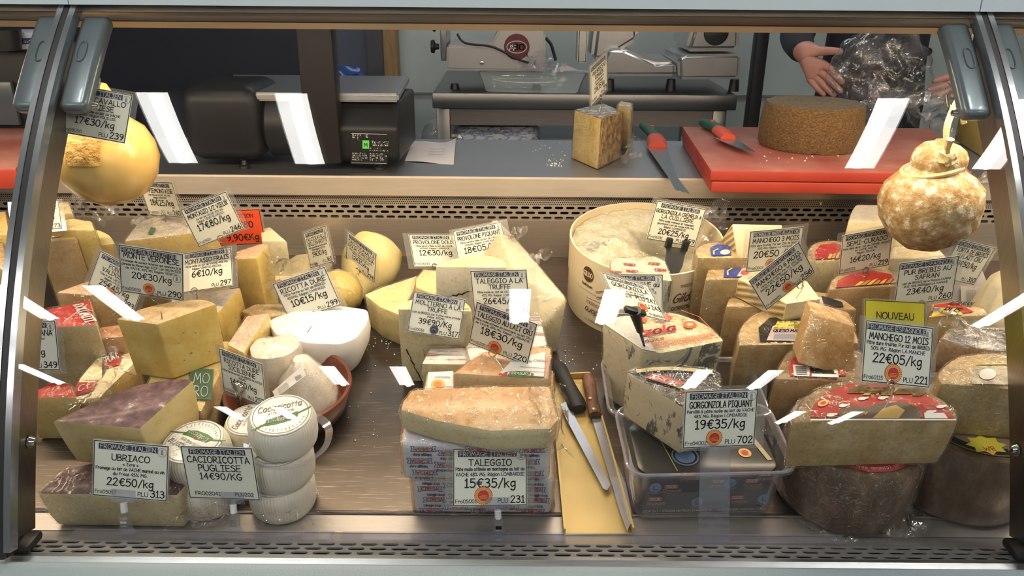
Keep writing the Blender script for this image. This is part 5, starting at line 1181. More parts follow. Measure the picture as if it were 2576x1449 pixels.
# ---- terracotta dish with two drained cheeses
TERRA = mottled('glazed_terracotta', [(0.3, (0.13, 0.040, 0.020)), (0.7, (0.19, 0.062, 0.032))], 12, 0.3, 0.06, coat=0.15, spk=0.0)
bo_ = deck_pt(-0.364, 1.150, 0)
t = thing('terracotta_dish', 'round brown glazed terracotta dish with drained white cheeses', 'dish', bo_)
lathe('bowl', [(0, 0.001), (0.080, 0.001), (0.088, 0.006), (0.096, 0.030), (0.100, 0.045), (0.103, 0.049), (0.102, 0.053), (0.097, 0.053), (0.093, 0.046), (0.088, 0.020), (0.082, 0.010), (0, 0.009)], bo_, ND, TERRA, t, 64)
RIC = mottled('paste_ricotta', [(0.3, (0.74, 0.66, 0.55)), (0.7, (0.82, 0.76, 0.67))], 30, 0.28, 0.7, 55, coat=0.4, dist=0.003, spk=0.0)
def lump(label, px, Y, h0, R_, H_, seed, prof=None):
    o = deck_pt(at_y(px[0], px[1], Y).x, Y, h0)
    t = thing('drained_cheese', label, 'cheese', o, 'drained cheeses in the terracotta dish')
    pf = prof or [(0, 0), (R_ * .9, 0), (R_, 0.01), (R_ * 0.98, H_ * 0.3), (R_ * 0.8, H_ * 0.6), (R_ * 0.45, H_ * 0.85), (R_ * 0.25, H_ * 0.97), (0, H_)]
    bm = bmesh.new(); bm_lathe(bm, pf, o, ND, 48)
    for v in bm.verts: v.co += noise.noise_vector(v.co * 22 + Vector((seed, 0, 0))) * 0.008 + noise.noise_vector(v.co * 60) * 0.002
    body = obj_bm('paste', bm, RIC, t, smooth=True); wrap_film('plastic_wrap', body, t, M_FILM, cuts=0, amp=0.0015); return t
rA = lump('peaked wet white cheese with paper strip, right in the terracotta dish', (778, 1000), 1.135, 0.011, 0.050, 0.105, 3)
rB = lump('rounder wet white cheese at the left in the terracotta dish', (708, 950), 1.190, 0.011, 0.042, 0.098, 9, [(0, 0), (0.038, 0), (0.042, 0.02), (0.042, 0.065), (0.036, 0.088), (0.018, 0.097), (0, 0.098)])
q = [at_y(x, y, Y) for x, y, Y in ((686, 985, 1.078), (760, 920, 1.085), (770, 945, 1.068), (694, 1002, 1.064))]
lb = facing_label(rA, q, WHTL, 'paper_strip'); ink = Ink(); sh = Sheet(q[3] - Vector((0, .0012, 0)), q[2] - q[3], q[0] - q[3])
for k in range(14): ink.poly(sh, [(0.72 + 0.013 * k, 0.15), (0.72 + 0.013 * k + (0.004 if k % 3 else 0.008), 0.15), (0.72 + 0.013 * k + (0.004 if k % 3 else 0.008), 0.8), (0.72 + 0.013 * k, 0.8)], M_BLACK, 0.0007)
for k in range(4): ink.text(Sheet(fn=lambda a, b2: sh.fn(a, b2 * 4.0)), 'RICOTTA PECORA', 0.32, 0.03 + 0.05 * k, 0.026, M_BLACK)
ink.build('lettering', lb)
q = [at_y(x, y, 1.20) for x, y in ((690, 905), (762, 918), (765, 928), (692, 914))]; facing_label(rB, q, WHTL, 'paper_strip')

# ---- half round of hard ricotta
ric = cheese('cheese_half', 'large smooth white half round of hard curd cheese', [(684, 818), (690, 803), (740, 785), (820, 772), (905, 778), (921, 794), (908, 826), (880, 853), (835, 862), (760, 855), (700, 838)], [WHITE, WHITE, WHITE], h=0.075, sides='r' * 11, smooth=(0, 10), taper=0.20, bulge=0.012, bevel=0.003, rough=0.0015)

# ---- left pile
gl = cheese('cheese_block', 'green-labelled block underneath the big holed wedge', None, [YEL1, PARM, PARM], h=0.088, world=[(-.565, 1.045), (-.462, 1.045), (-.462, 1.22), (-.575, 1.22)], film=M_FILM)
lb = top_label(gl, [(472, 1004), (532, 1006), (538, 930), (480, 925)], 0.0895, GRNL)
sh = sheet_on_deck((468, 1006), (536, 1009), (478, 925), 0.092); ink = Ink(); ink.text(sh, 'MO', 0.50, 0.52, 0.30, M_WHITEINK, weight=0.1); ink.text(sh, 'RO', 0.52, 0.12, 0.30, M_WHITEINK, weight=0.1); ink.build('lettering', lb)
mv = cheese('cheese_wedge', 'big pale yellow wedge with small holes above the purple wedge', [(291, 803), (396, 816), (545, 764), (505, 752), (420, 760), (350, 778)], [RINDT, YEL2, RINDT], h=0.197, h0=0.0905, sides='ccrrrr', smooth=(2, 5), taper=0.05, film=None, bevel=0.003)
# eyes in the cut face
fa, fb = on_deck(396, 816, 0.197), on_deck(545, 764, 0.197); fn_ = (fb - fa).cross(-ND).normalized()
if fn_.dot(CAM - fa) < 0: fn_ = -fn_
bm = bmesh.new()
for u_, v_, r_ in ((0.25, 0.42, 0.001), (0.40, 0.66, 0.0022), (0.26, 0.74, 0.0016), (0.55, 0.35, 0.0014), (0.36, 0.28, 0.001), (0.7, 0.75, 0.0012)):
    c = fa.lerp(fb, u_) - ND * (0.1065 * v_) + fn_ * (0.0006 - 0.0045 * v_ * 0.6)
    bmesh.ops.create_uvsphere(bm, u_segments=10, v_segments=6, radius=1, matrix=Matrix.Translation(c) @ Matrix.Diagonal((r_ * 1.3, r_ * 0.5, r_, 1)))
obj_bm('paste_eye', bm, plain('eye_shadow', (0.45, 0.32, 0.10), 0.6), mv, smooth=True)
wr_ = cheese('cheese_wedge', 'flat pinkish-topped wedge right of the holed wedge', [(570, 866), (620, 793), (677, 786), (613, 887)], [mottled('rind_pinkish', [(0.3, (0.60, 0.42, 0.30)), (0.7, (0.70, 0.54, 0.42))], 20, 0.35, 0.2), YEL2, YEL2], h=0.10, film=M_FILM)
mfr = cheese('cheese_wedge', 'film-wrapped yellow wedge behind the big holed wedge', [(430, 742), (606, 722), (547, 786), (430, 782)], [FILMW, YEL2, YEL2], h=0.115, h0=0.0, film=M_FILM2, taper=-0.04)
cheese('cheese_block', 'brownish block between the flat wedge and the white half round', [(605, 782), (640, 764), (712, 764), (722, 790), (650, 800)], [RINDT, MANO, MANO], h=0.075, h0=0, film=M_FILM)
b7 = cheese('cheese_block', 'film-wrapped yellow block standing in front of the orange sale card', [(590, 650), (594, 632), (655, 612), (676, 613), (646, 649)], [mottled('rind_blush', [(0.3, (0.62, 0.34, 0.20)), (0.7, (0.70, 0.46, 0.28))], 20, 0.3, 0.3), YEL2, YEL2], h=0.165, h0=0.0, film=M_FILM, taper=-0.02)
crumple('film_tail', [on_deck(670, 640, .16), on_deck(690, 680, .12), on_deck(682, 735, .09)], 0.05, M_FILM, b7, 7)
cheese('cheese_block', 'pale block behind the orange sale card', [(658, 606), (655, 575), (680, 570), (722, 606)], [PALE, PALE, PALE], h=0.125, h0=0)
cheese('cheese_slab', 'low pale slab right of the pale block', [(690, 704), (688, 676), (745, 640), (815, 632), (838, 665), (795, 700)], [PALE, YEL3, PALE], h=0.045, film=M_FILM)
mo = cheese('cheese_wedge', 'large yellow wedge with film-covered white rind at the back left', [(314, 606), (345, 566), (392, 545), (480, 540), (540, 560), (520, 582)], [FILMW, YEL1, RINDT], h=0.185, h0=0.0, sides='rrrrcc', smooth=(0, 4), film=M_FILM, bulge=0.004)
crumple('film_tail', [on_deck(345, 566, .187), on_deck(355, 555, .195), on_deck(335, 560, .20)], 0.02, M_FOILFILM, mo, 3)
lb = top_label(mo, [(372, 588), (384, 590), (392, 575), (380, 572)], 0.186, GRNL)
p11 = cheese('cheese_wedge', 'tall tan aged wedge with green and red label at the far left', [(96, 610), (194, 598), (170, 582), (120, 574), (90, 580)], [RINDY, PARM, RINDY], h=0.175, h0=0.0, taper=-0.06, film=M_FILM)
lb = top_label(p11, [(100, 604), (165, 592), (162, 580), (104, 580)], 0.1752, plain('label_cream', (0.62, 0.58, 0.45), 0.4)); ink = Ink(); sh = sheet_on_deck((100, 604), (165, 592), (104, 580), 0.178)
ink.poly(sh, [(0.85, 0), (1, 0), (1, 1), (0.85, 1)], plain('print_teal', (0.02, 0.14, 0.14), 0.4)); ink.disc(sh, 0.3, 0.45, 0.16, M_RED, 16, ry=0.3); ink.build('lettering', lb)
cheese('cheese_wedge', 'smooth yellow segment with curved top behind the tan aged wedge', [(188, 600), (200, 584), (240, 577), (274, 590), (290, 612), (208, 622)], [YEL3, YEL1, YEL3], h=0.145, h0=0, sides='rrrrcc', smooth=(0, 4))
cheese('cheese_wedge', 'yellow wedge peeking out behind the tan aged wedge', [(118, 578), (140, 560), (180, 548), (230, 556), (240, 578)], [YEL3, YEL2, YEL3], h=0.19, h0=0, film=M_FILM)
bw = cheese('cheese_block', 'film-wrapped block in the back left corner behind a price card', [(130, 535), (130, 512), (172, 505), (184, 535)], [YEL1, YEL1, YEL1], h=0.185, h0=0, film=M_FOILFILM)
crumple('film_tail', [at_y(180, 512, 1.6), at_y(205, 530, 1.58), at_y(235, 548, 1.56), at_y(290, 520, 1.56)], 0.05, M_BAGFILM, bw, 5, 20)
ow = cheese('cheese_wedge', 'tan-orange wedge lying behind the red-labelled wedge', [(139, 735), (240, 699), (322, 716), (228, 742)], [mottled('rind_peach', [(0.3, (0.60, 0.36, 0.20)), (0.7, (0.66, 0.44, 0.27))], 20, 0.4, 0.2), MANO, MANO], h=0.135, h0=0.0, taper=-0.02, film=M_FILM)
rl = cheese('cheese_wedge', 'pale wedge with red and white label under film at the left', [(70, 790), (90, 783), (226, 753), (243, 816), (142, 823), (70, 815)], [REDL, PALEG, PALEG], h=0.135, h0=0.0, taper=-0.04, film=M_FILM)
sh = sheet_on_deck((150, 815), (240, 812), (140, 765), 0.1362); ink = Ink(); ink.text(sh, 'DOLOMITI', 0.62, 0.45, 0.3, M_WHITEINK, rot=-1.3, maxw=0.9); ink.line(sh, [(0.15, 0.1), (0.9, 0.9)], 0.02, M_WHITEINK); ink.build('lettering', rl)
bp = cheese('cheese_wedge', 'yellow wedge with red label corner at the bottom left behind the end band', [(60, 1000), (88, 985), (140, 955), (178, 968), (192, 1000)], [REDL, YEL1, YEL1], h=0.085, h0=0.0, taper=-0.05, film=M_FILM)
ll = cheese('cheese_slab', 'flat wrapped slab with red labels below the big holed wedge', [(178, 1005), (200, 950), (262, 876), (330, 868), (345, 905), (250, 1000)], [PALE, YEL1, YEL1], h=0.07, h0=0.0, film=M_FILM)
for q, s, r_ in (([(256, 930), (300, 918), (315, 878), (262, 880)], 'SPORT', 0.9), ([(182, 998), (232, 985), (245, 962), (196, 962)], 'Cf', 0.5)):
    lb = top_label(ll, q, 0.0705, REDL); sh = sheet_on_deck(q[0], q[1], q[3], 0.0727); ink = Ink(); ink.text(sh, s, 0.5, 0.3, 0.42, M_WHITEINK, rot=r_ * 0.4, maxw=0.8); ink.build('lettering', lb)
cheese('cheese_block', 'small brown-fronted block with orange label behind the red-labelled wedge', [(246, 850), (250, 822), (300, 816), (312, 846)], [mottled('label_orange', [(0.3, (0.52, 0.24, 0.12)), (0.7, (0.60, 0.33, 0.19))], 30, 0.3, 0.2), MANO, MANO], h=0.105, h0=0, film=M_FILM)
crumple_t = thing('plastic_film', 'loose sheet of clear film in front of the red-labelled wedge', 'plastic film', on_deck(270, 960, .09))
crumple('sheet', [on_deck(200, 1005, .10), on_deck(260, 960, .095), on_deck(310, 890, .10)], 0.08, M_FILM, crumple_t, 2, 16, 8, 0.12)
# neighbouring bay at the far left
cheese('cheese_block', 'yellow wrapped block in the neighbouring bay at the left edge', [(-90, 590), (-80, 540), (14, 530), (24, 590)], [YEL1, YEL2, YEL1], h=0.15, h0=0, film=M_FILM)
cheese('cheese_block', 'tan block with printed top in the neighbouring bay at the left edge', [(-110, 680), (-100, 620), (8, 610), (18, 675)], [RINDT, YEL1, YEL1], h=0.16, h0=0, film=M_FILM)

# ---- middle back
t = thing('cheese_half', 'smooth pear-shaped yellow cheese cut open, under a tilted price card', 'cheese', deck_pt(-.29, 1.50, 0))
c = at_y(938, 652, 1.535); ax = (at_y(893, 742, 1.47) - at_y(952, 636, 1.55)).normalized(); R_ = 0.0615
lathe('paste', [(0, -0.045), (R_ * 0.55, -0.043), (R_ * 0.86, -0.030), (R_, 0.0), (R_ * 0.97, 0.022), (R_ * 0.75, 0.050), (R_ * 0.45, 0.072), (R_ * 0.33, 0.09), (R_ * 0.36, 0.105), (R_ * 0.2, 0.115), (0, 0.118)], c, ax, YEL3, t, 48, 0.001)
t = thing('cheese_piece', 'round film-wrapped yellow cheese behind the white half round', 'cheese', deck_pt(-.33, 1.43, 0))
o = at_y(852, 735, 1.43); zf = deck_pt(0, 1.43, 0).z
b_ = lathe('paste', [(0, -0.042), (0.025, -0.038), (0.040, -0.018), (0.043, 0.0), (0.040, 0.018), (0.026, 0.036), (0.01, 0.043), (0, 0.044)], o, (0.9, -0.2, -0.35), YEL2, t, 40, 0.001); wrap_film('plastic_wrap', b_, t, M_FILM2, cuts=0)
cheese('cheese_wedge', 'film-wrapped pale wedge lying in front of the pear-shaped cheese', [(916, 740), (960, 722), (1052, 692), (1040, 732), (1004, 792), (955, 772)], [YEL3, YEL3, FILMW], h=0.072, h0=0, film=M_FILM2, taper=0.06)
cheese('cheese_block', 'small wrapped yellow piece left of the truffle cheese', [(1044, 722), (1046, 700), (1066, 676), (1104, 680), (1104, 745)], [YEL3, YEL2, YEL2], h=0.09, h0=0, film=M_FILM)
# long cheese log with creased film, slanting to the right
A_ = [(1232, 548, 1.60), (1262, 560, 1.60), (1205, 610, 1.52)]; 
lg = hull('cheese_log', 'long tapering pale cheese log in creased film pointing to the round box', 
     [at_y(1238, 545, 1.60), at_y(1290, 590, 1.56), at_y(1215, 640, 1.50), deck_pt(-.09, 1.52, 0.0), deck_pt(.01, 1.58, 0.0),
      at_y(1427, 752, 1.31), at_y(1385, 800, 1.30), at_y(1300, 690, 1.34), deck_pt(.085, 1.31, 0.002), deck_pt(.0, 1.30, 0.0)], [PALE], film=M_FILM2, bevel=0.006)
crumple('film_tail', [at_y(1340, 650, 1.45), at_y(1360, 645, 1.46), at_y(1378, 630, 1.47)], 0.03, M_FOILFILM, lg, 2)
crumple('film_tail', [at_y(1280, 600, 1.5), at_y(1300, 590, 1.52), at_y(1298, 575, 1.54)], 0.03, M_FOILFILM, lg, 3)
# truffle cheeses
TRF = mottled('paste_truffle', [(0.3, (0.78, 0.70, 0.52)), (0.7, (0.83, 0.77, 0.62))], 18, 0.42, 0.15)
tr = cheese('cheese_half', 'half wheel with black truffle veins at the back centre', [(1272, 672), (1270, 662), (1254, 649), (1212, 642), (1156, 648), (1112, 659), (1097, 670)], [YEL3, TRF, YEL3], h=0.165, h0=0, sides='rrrrrrc', smooth=(0, 6), bulge=0.003, taper=0.0)
ml = cheese('cheese_half', 'ivory half wheel with a thin dark truffle crack, centre', [(1185, 782), (1178, 768), (1150, 752), (1100, 748), (1045, 752), (1012, 762), (1003, 778)], [YEL3, PALEG, YEL1], h=0.150, h0=0, sides='rrrrrrc', smooth=(0, 6), bulge=0.003, film=None)
VEIN = plain('truffle_vein', (0.025, 0.022, 0.018), 0.7)
def crack(par, fa, fb, H_, path, w):
    u = (fb - fa); n = u.cross(ND).normalized()
    if n.dot(CAM - fa) < 0: n = -n
    ink = Ink(); sh = Sheet(fa + n * 0.0012, u, -ND * H_) ; sh.fn = (lambda fa_, u_, n_: lambda x, y: (fa_ + u_ * x - ND * (H_ * y) + n_ * 0.0012, n_))(fa, u, n)
    P_ = [Vector((a, b2, 0)) for a, b2 in path]; Q_ = []
    for a, b2 in zip(P_[:-1], P_[1:]):
        for k in range(4): Q_.append(a.lerp(b2, k / 4) + Vector((random.uniform(-.012, .012), random.uniform(-.012, .012), 0)))
    Q_.append(P_[-1])
    for i, (a, b2) in enumerate(zip(Q_[:-1], Q_[1:])): ink.line(sh, [a, b2], w * random.uniform(0.5, 1.4), VEIN, 0.0004)
    return ink.build('truffle_vein', par)
crack(tr, on_deck(1097, 672, .165), on_deck(1272, 672, .165), 0.165, [(0.02, 0.36), (0.2, 0.37), (0.36, 0.33), (0.5, 0.30)], 0.02)
crack(tr, on_deck(1097, 672, .165), on_deck(1272, 672, .165), 0.165, [(0.34, 0.48), (0.30, 0.60), (0.32, 0.70)], 0.022)
fa, fb = on_deck(1003, 778, .15), on_deck(1185, 782, .15)
crack(ml, fa, fb, 0.15, [(0.06, 0.55), (0.12, 0.66), (0.16, 0.78), (0.22, 0.88), (0.25, 0.98)], 0.016)
crack(ml, fa, fb, 0.15, [(0.30, 0.52), (0.32, 0.66), (0.34, 0.72), (0.335, 0.9)], 0.006)
crack(ml, fa, fb, 0.15, [(0.42, 0.62), (0.55, 0.625)], 0.010)
# foil wrapped soft cheese blocks
fo = cheese('cheese_block', 'soft cheese block in creased silver foil beside the truffle crack', [(1060, 915), (1092, 855), (1174, 852), (1178, 918)], [FOILS, PALEG, FOILS], h=0.08, h0=0, taper=0.02, sides='rrcc', film=M_FILM)
f2 = cheese('cheese_block', 'soft cheese block with foil corner behind the tilted price card', [(1172, 870), (1240, 812), (1358, 790), (1377, 868), (1182, 908)], [FOILS, PALEG, FOILS], h=0.118, h0=0, sides='rrrcc', film=M_FILM)
lo_ = cheese('cheese_slab', 'square soft cheese with paper label underneath the orange-rinded triangle', [(1066, 984), (1075, 936), (1392, 930), (1392, 990)], [ORNG, PALEG, ORNG], h=0.092, h0=0, film=M_FILM)
lb = top_label(lo_, [(1073, 980), (1140, 982), (1140, 934), (1078, 937)], 0.0930, WHTL)
sh = sheet_on_deck((1073, 980), (1140, 982), (1078, 937), 0.0952); ink = Ink(); ink.disc(sh, 0.40, 0.30, 0.26, M_GOLD, 24, ry=0.30); ink.disc(sh, 0.40, 0.30, 0.15, plain('print_orange', (0.60, 0.20, 0.05), 0.5), 20, 0.0010, ry=0.17)
ink.text(sh, 'insorpuitat', 0.55, 0.78, 0.12, M_GREY, rot=math.pi, maxw=0.6); ink.build('lettering', lb)
tc_ = cheese('cheese_wedge', 'orange-rinded triangle with paper label lying on the square soft cheese', [(1137, 938), (1165, 918), (1215, 884), (1300, 868), (1387, 872), (1382, 953)], [ORNG, PALEG, ORNG], h=0.130, h0=0.0935, sides='rrrrrc', film=M_FILM, bevel=0.006)
lb = top_label(tc_, [(1255, 942), (1368, 948), (1372, 885), (1290, 905)], 0.131, WHTL)
sh = sheet_on_deck((1245, 945), (1372, 950), (1262, 890), 0.1332); ink = Ink(); ink.disc(sh, 0.46, 0.10, 0.30, GREENP, 24, ry=0.13); ink.text(sh, 'Formaggi', 0.47, 0.16, 0.14, WHTL, rot=math.pi, maxw=0.45, lift=0.0012)
for k in range(3): ink.disc(sh, 0.1 + 0.07 * k, 0.05, 0.035, M_RED, 12, 0.0011, ry=0.06)
ink.text(sh, 'MARIA CAVERAMA', 0.30, 0.75, 0.10, M_GREY, rot=math.pi, maxw=0.7); ink.text(sh, 'ORBO', 0.85, 0.78, 0.09, M_GREY, rot=math.pi); ink.line(sh, [(0.45, 0.42), (0.95, 0.40)], 0.012, M_BLACK); ink.line(sh, [(0.55, 0.24), (1.0, 0.22)], 0.012, M_BLACK); ink.line(sh, [(1.0, 0.0), (1.0, 1.0)], 0.05, plain('print_rose', (0.50, 0.28, 0.22), 0.5)); ink.build('lettering', lb)
sl = cheese('cheese_slab', 'orange-rinded soft slab in shiny film on top of the paper parcels', [(1005, 1030), (1012, 1008), (1034, 977), (1200, 970), (1385, 968), (1404, 1055), (1388, 1078), (1235, 1083), (1100, 1058)], [mottled('rind_apricot', [(0.3, (0.68, 0.38, 0.17)), (0.6, (0.78, 0.53, 0.29)), (0.8, (0.82, 0.64, 0.44))], 9, 0.3, 0.3, 60), PALEG, ORNG], h=0.182, h0=0.1445, sides='rrrrrrccc', film=M_FILM, bevel=0.007, taper=0.01, amp=0.003)
crumple('film_tail', [on_deck(1372, 985, .185), on_deck(1385, 1030, .185), on_deck(1398, 1080, .18), on_deck(1402, 1140, .15)], 0.05, M_FILM, sl, 4, 20, 8)
# printed paper parcels
PAPW = mottled('parcel_paper', [(0.3, (0.60, 0.60, 0.68)), (0.7, (0.70, 0.70, 0.76))], 6, 0.4, 0.15, 30, spk=0.0)
INKB = plain('parcel_blue', (0.035, 0.06, 0.22), 0.5); INKR = plain('parcel_red', (0.46, 0.05, 0.05), 0.5)
def parcel(label, x0, x1, y0, y1, h0, h1, flip, seed, par_film=True):
    pts = [deck_pt(x, y, h1) for x, y in ((x0, y0), (x1, y0), (x1, y1), (x0, y1))]; bot = [p - ND * (h1 - h0) for p in pts]
    t = thing('cheese_parcel', label, 'cheese', sum(bot, Vector()) / 4, 'printed paper cheese parcels')
    body = obj_bm('wrapper', poly_block(pts, bot, 'crrr', [PAPW, PAPW, ORNG], 0.010, rough=0.0012, seg=4), [PAPW, PAPW, ORNG], t, smooth=True)
    H_ = h1 - h0; Wd = x1 - x0; fo = bot[0]; n = Vector((0, -math.cos(DA), -math.sin(DA)))
    sh = Sheet(fn=lambda a, b2: ((bot[0] + Vector((a, 0, 0)) + ND * b2) if not flip else (bot[1] - Vector((a, 0, 0)) + ND * (H_ - b2)), n))
    ink = Ink(); rnd = random.Random(seed); rows = int(H_ / 0.0215) + 1
    for r_ in range(rows):
        yb = 0.006 + r_ * 0.0215
        for c_ in range(5):
            xb_ = 0.026 + c_ * 0.036 + (0.006 if r_ % 2 else 0)
            if c_ % 2: yb2 = yb + 0.007
            else: yb2 = yb
            if xb_ < 0.018 or xb_ > Wd - 0.018 or yb2 > H_ - 0.013: continue
            # ribbon with red lettering
            rb = [(xb_ - 0.0125, yb2 - 0.001), (xb_ + 0.0125, yb2 - 0.001), (xb_ + 0.0125, yb2 + 0.0075), (xb_ - 0.0125, yb2 + 0.0075), (xb_ - 0.0125, yb2 - 0.001)]
            ink.line(sh, rb, 0.0007, INKB, 0.0012)
            for s_ in (-1, 1): ink.line(sh, [(xb_ + s_ * 0.0125, yb2 - 0.002), (xb_ + s_ * 0.0168, yb2 - 0.002), (xb_ + s_ * 0.0150, yb2 + 0.0025), (xb_ + s_ * 0.0170, yb2 + 0.007), (xb_ + s_ * 0.0130, yb2 + 0.007)], 0.0009, INKB, 0.0012)
            ink.text(sh, 'CIRESA', xb_, yb2 + 0.0006, 0.0058, INKR, weight=0.19, maxw=0.0225, lift=0.0014)
            if yb2 + 0.017 < H_: ink.text(sh, 'taleggio d.o.p.', xb_ + 0.002, yb2 + 0.0115, 0.0046, INKB, weight=0.17, maxw=0.025, lift=0.0014)
    ink.build('lettering', t); wrap_film('plastic_wrap', body, t, M_FILM, 0.0022, 0.003)
    return t
pl_ = parcel('lower white paper parcel with blue and red print, front centre', -0.138, 0.060, 0.930, 1.01, 0.0, 0.073, False, 1)
pu_ = parcel('upper white paper parcel with upside-down print under the soft slab', -0.147, 0.054, 0.922, 0.995, 0.0745, 0.143, True, 2)
# gold tray with two knives
GOLDT = mottled('tray_gold', [(0.3, (0.55, 0.38, 0.12)), (0.7, (0.60, 0.43, 0.16))], 4, 0.4, 0.03, spk=0.0)
MATS['tray_gold'].node_tree.nodes['Principled BSDF'].inputs['Metallic'].default_value = 0.25
q = [on_deck(x, y, 0.003) for x, y in ((1420, 1345), (1592, 1342), (1482, 950), (1384, 955))]
t = thing('knife_tray', 'gold-coloured metal tray holding two knives on the deck', 'tray', sum(q, Vector()) / 4 - ND * 0.003)
bm = poly_block(q, [p - ND * 0.0025 for p in q], 'cccc', [GOLDT] * 3, 0.0006, rough=0, levels=1); obj_bm('tray_floor', bm, [GOLDT] * 3, t)
for a, b2 in ((1, 2), (2, 3), (3, 0)):
    d = (q[b2] - q[a]).normalized(); s = d.cross(ND).normalized() * 0.0014
    bm = bmesh.new(); lo8 = [q[a] + s - ND * 0.002, q[b2] + s - ND * 0.002, q[b2] - s - ND * 0.002, q[a] - s - ND * 0.002]; V8 = [bm.verts.new(p) for p in lo8] + [bm.verts.new(p + ND * 0.014) for p in lo8]
    for fq in ((0,1,2,3),(4,5,6,7),(0,1,5,4),(1,2,6,5),(2,3,7,6),(3,0,4,7)): bm.faces.new([V8[i] for i in fq])
    obj_bm('tray_wall', bm, GOLDT, t)
def deck_knife(label, blade, hline, hw, mat, extra=None):
    pts = [on_deck(x, y, 0.010) for x, y in blade]
    t = thing('knife', label, 'knife', sum(pts, Vector()) / len(pts) - ND * 0.006, 'knives on the gold tray')
    bm = bmesh.new(); f = bm.faces.new([bm.verts.new(p) for p in pts]); g = bmesh.ops.extrude_face_region(bm, geom=[f]); bmesh.ops.translate(bm, verts=[v for v in g['geom'] if isinstance(v, bmesh.types.BMVert)], vec=ND * 0.0016)
    obj_bm('blade', bm, plain('blade_polished', (0.34, 0.34, 0.37), 0.3, 1.0), t)
    handle(t, catmull([on_deck(x, y, 0.014) for x, y in hline], 4), [w for w in hw], [0.0095] * len(hw), mat, 'handle', 14, ND)
    return t
def wl_(vals, n): 
    out = []
    for i in range(n):
        f = i / (n - 1) * (len(vals) - 1); k = min(int(f), len(vals) - 2); out.append(vals[k] + (vals[k+1] - vals[k]) * (f - k))
    return out
deck_knife('long thin knife with black moulded handle on the gold tray', [(1410, 1018), (1432, 1010), (1446, 1050), (1536, 1222), (1527, 1235), (1517, 1230), (1424, 1055)], [(1398, 916), (1408, 930), (1426, 965), (1448, 1008), (1456, 1030)], wl_([0.009, 0.0145, 0.0135, 0.0135, 0.016, 0.013], 17), plain('handle_black', (0.018, 0.016, 0.016), 0.5))
k2 = deck_knife('pointed knife with riveted brown wooden handle on the gold tray', [(1486, 1044), (1510, 1044), (1532, 1120), (1574, 1220), (1588, 1290), (1586, 1320), (1578, 1338), (1560, 1290), (1530, 1190)], [(1478, 948), (1482, 965), (1490, 1005), (1498, 1046)], wl_([0.0095, 0.0115, 0.0100, 0.0115], 13), mottled('handle_wood', [(0.3, (0.13, 0.055, 0.03)), (0.7, (0.24, 0.115, 0.065))], 30, 0.45, 0.2, stretch=(4, 1, 1)))
for px, py in ((1485, 1002), (1494, 1029)): lathe('rivet', [(0, 0.0018), (0.003, 0.0012), (0.0036, 0)], on_deck(px, py, 0.0232), ND, plain('brass', (0.6, 0.42, 0.25), 0.3, 0.8), k2, 12)

# ------------------------------------------------------------------ right half of the display
# round wooden-veneer box with spoonable blue cheese
o = deck_pt(0.260, 1.494, 0); RT_, HT_ = 0.148, 0.145
VEN = mottled('box_veneer', [(0.3, (0.74, 0.60, 0.38)), (0.7, (0.80, 0.67, 0.46))], 3, 0.55, 0.05, spk=0.0)
t = thing('cheese_box', 'round pale veneer box of spoonable blue cheese at the back', 'cheese box', o)
lathe('box_wall', [(RT_ - .001, 0.0), (RT_ - .001, HT_ * 0.52), (RT_ + .0005, HT_ * 0.52), (RT_ + .0005, HT_), (RT_ - 0.003, HT_), (RT_ - 0.003, 0.002)], o, ND, VEN, t, 96)
u_, v_, a_ = frame_of(ND)
bm = bmesh.new(); nn = 56; rows = []
def box_surf(x, y):
    # scooped out towards the right and the viewer, left high at the back and the left
    d = x * 0.75 - y * 0.55; s_ = min(1, max(0, (d + 0.045) / 0.07)); s_ = s_ * s_ * (3 - 2 * s_)
    return HT_ - 0.016 - 0.045 * s_ + 0.007 * noise.noise(Vector((x * 45, y * 45, 1))) + 0.003 * noise.noise(Vector((x * 120, y * 120, 4)))
for i in range(13):
    r_ = RT_ * 0.972 * i / 12; ring = []
    for k in range(nn if i else 1):
        an = 2 * math.pi * k / nn; d_ = u_ * math.cos(an) + v_ * math.sin(an); q_ = d_ * r_
        ring.append(bm.verts.new(o + q_ + ND * box_surf(q_.x, q_.y)))
    rows.append(ring)
for k in range(nn): bm.faces.new((rows[0][0], rows[1][k], rows[1][(k+1) % nn]))
for i in range(1, 12):
    for k in range(nn): bm.faces.new((rows[i][k], rows[i+1][k], rows[i+1][(k+1) % nn], rows[i][(k+1) % nn]))
b_ = obj_bm('blue_cheese', bm, veined('paste_creamy_blue', (0.74, 0.66, 0.40), (0.24, 0.25, 0.20), 20, 0.74, (1, 1, 1), 0.3, 0.06), t, smooth=True)
wrap_film('plastic_wrap', b_, t, M_FOILFILM, 0.001, 0.006, 1)
crumple('film_tail', [at_y(1745, 590, 1.5), at_y(1790, 560, 1.54), at_y(1812, 520, 1.57), at_y(1838, 500, 1.58)], 0.05, M_BAGFILM, t, 4, 20, 6, 0.2)
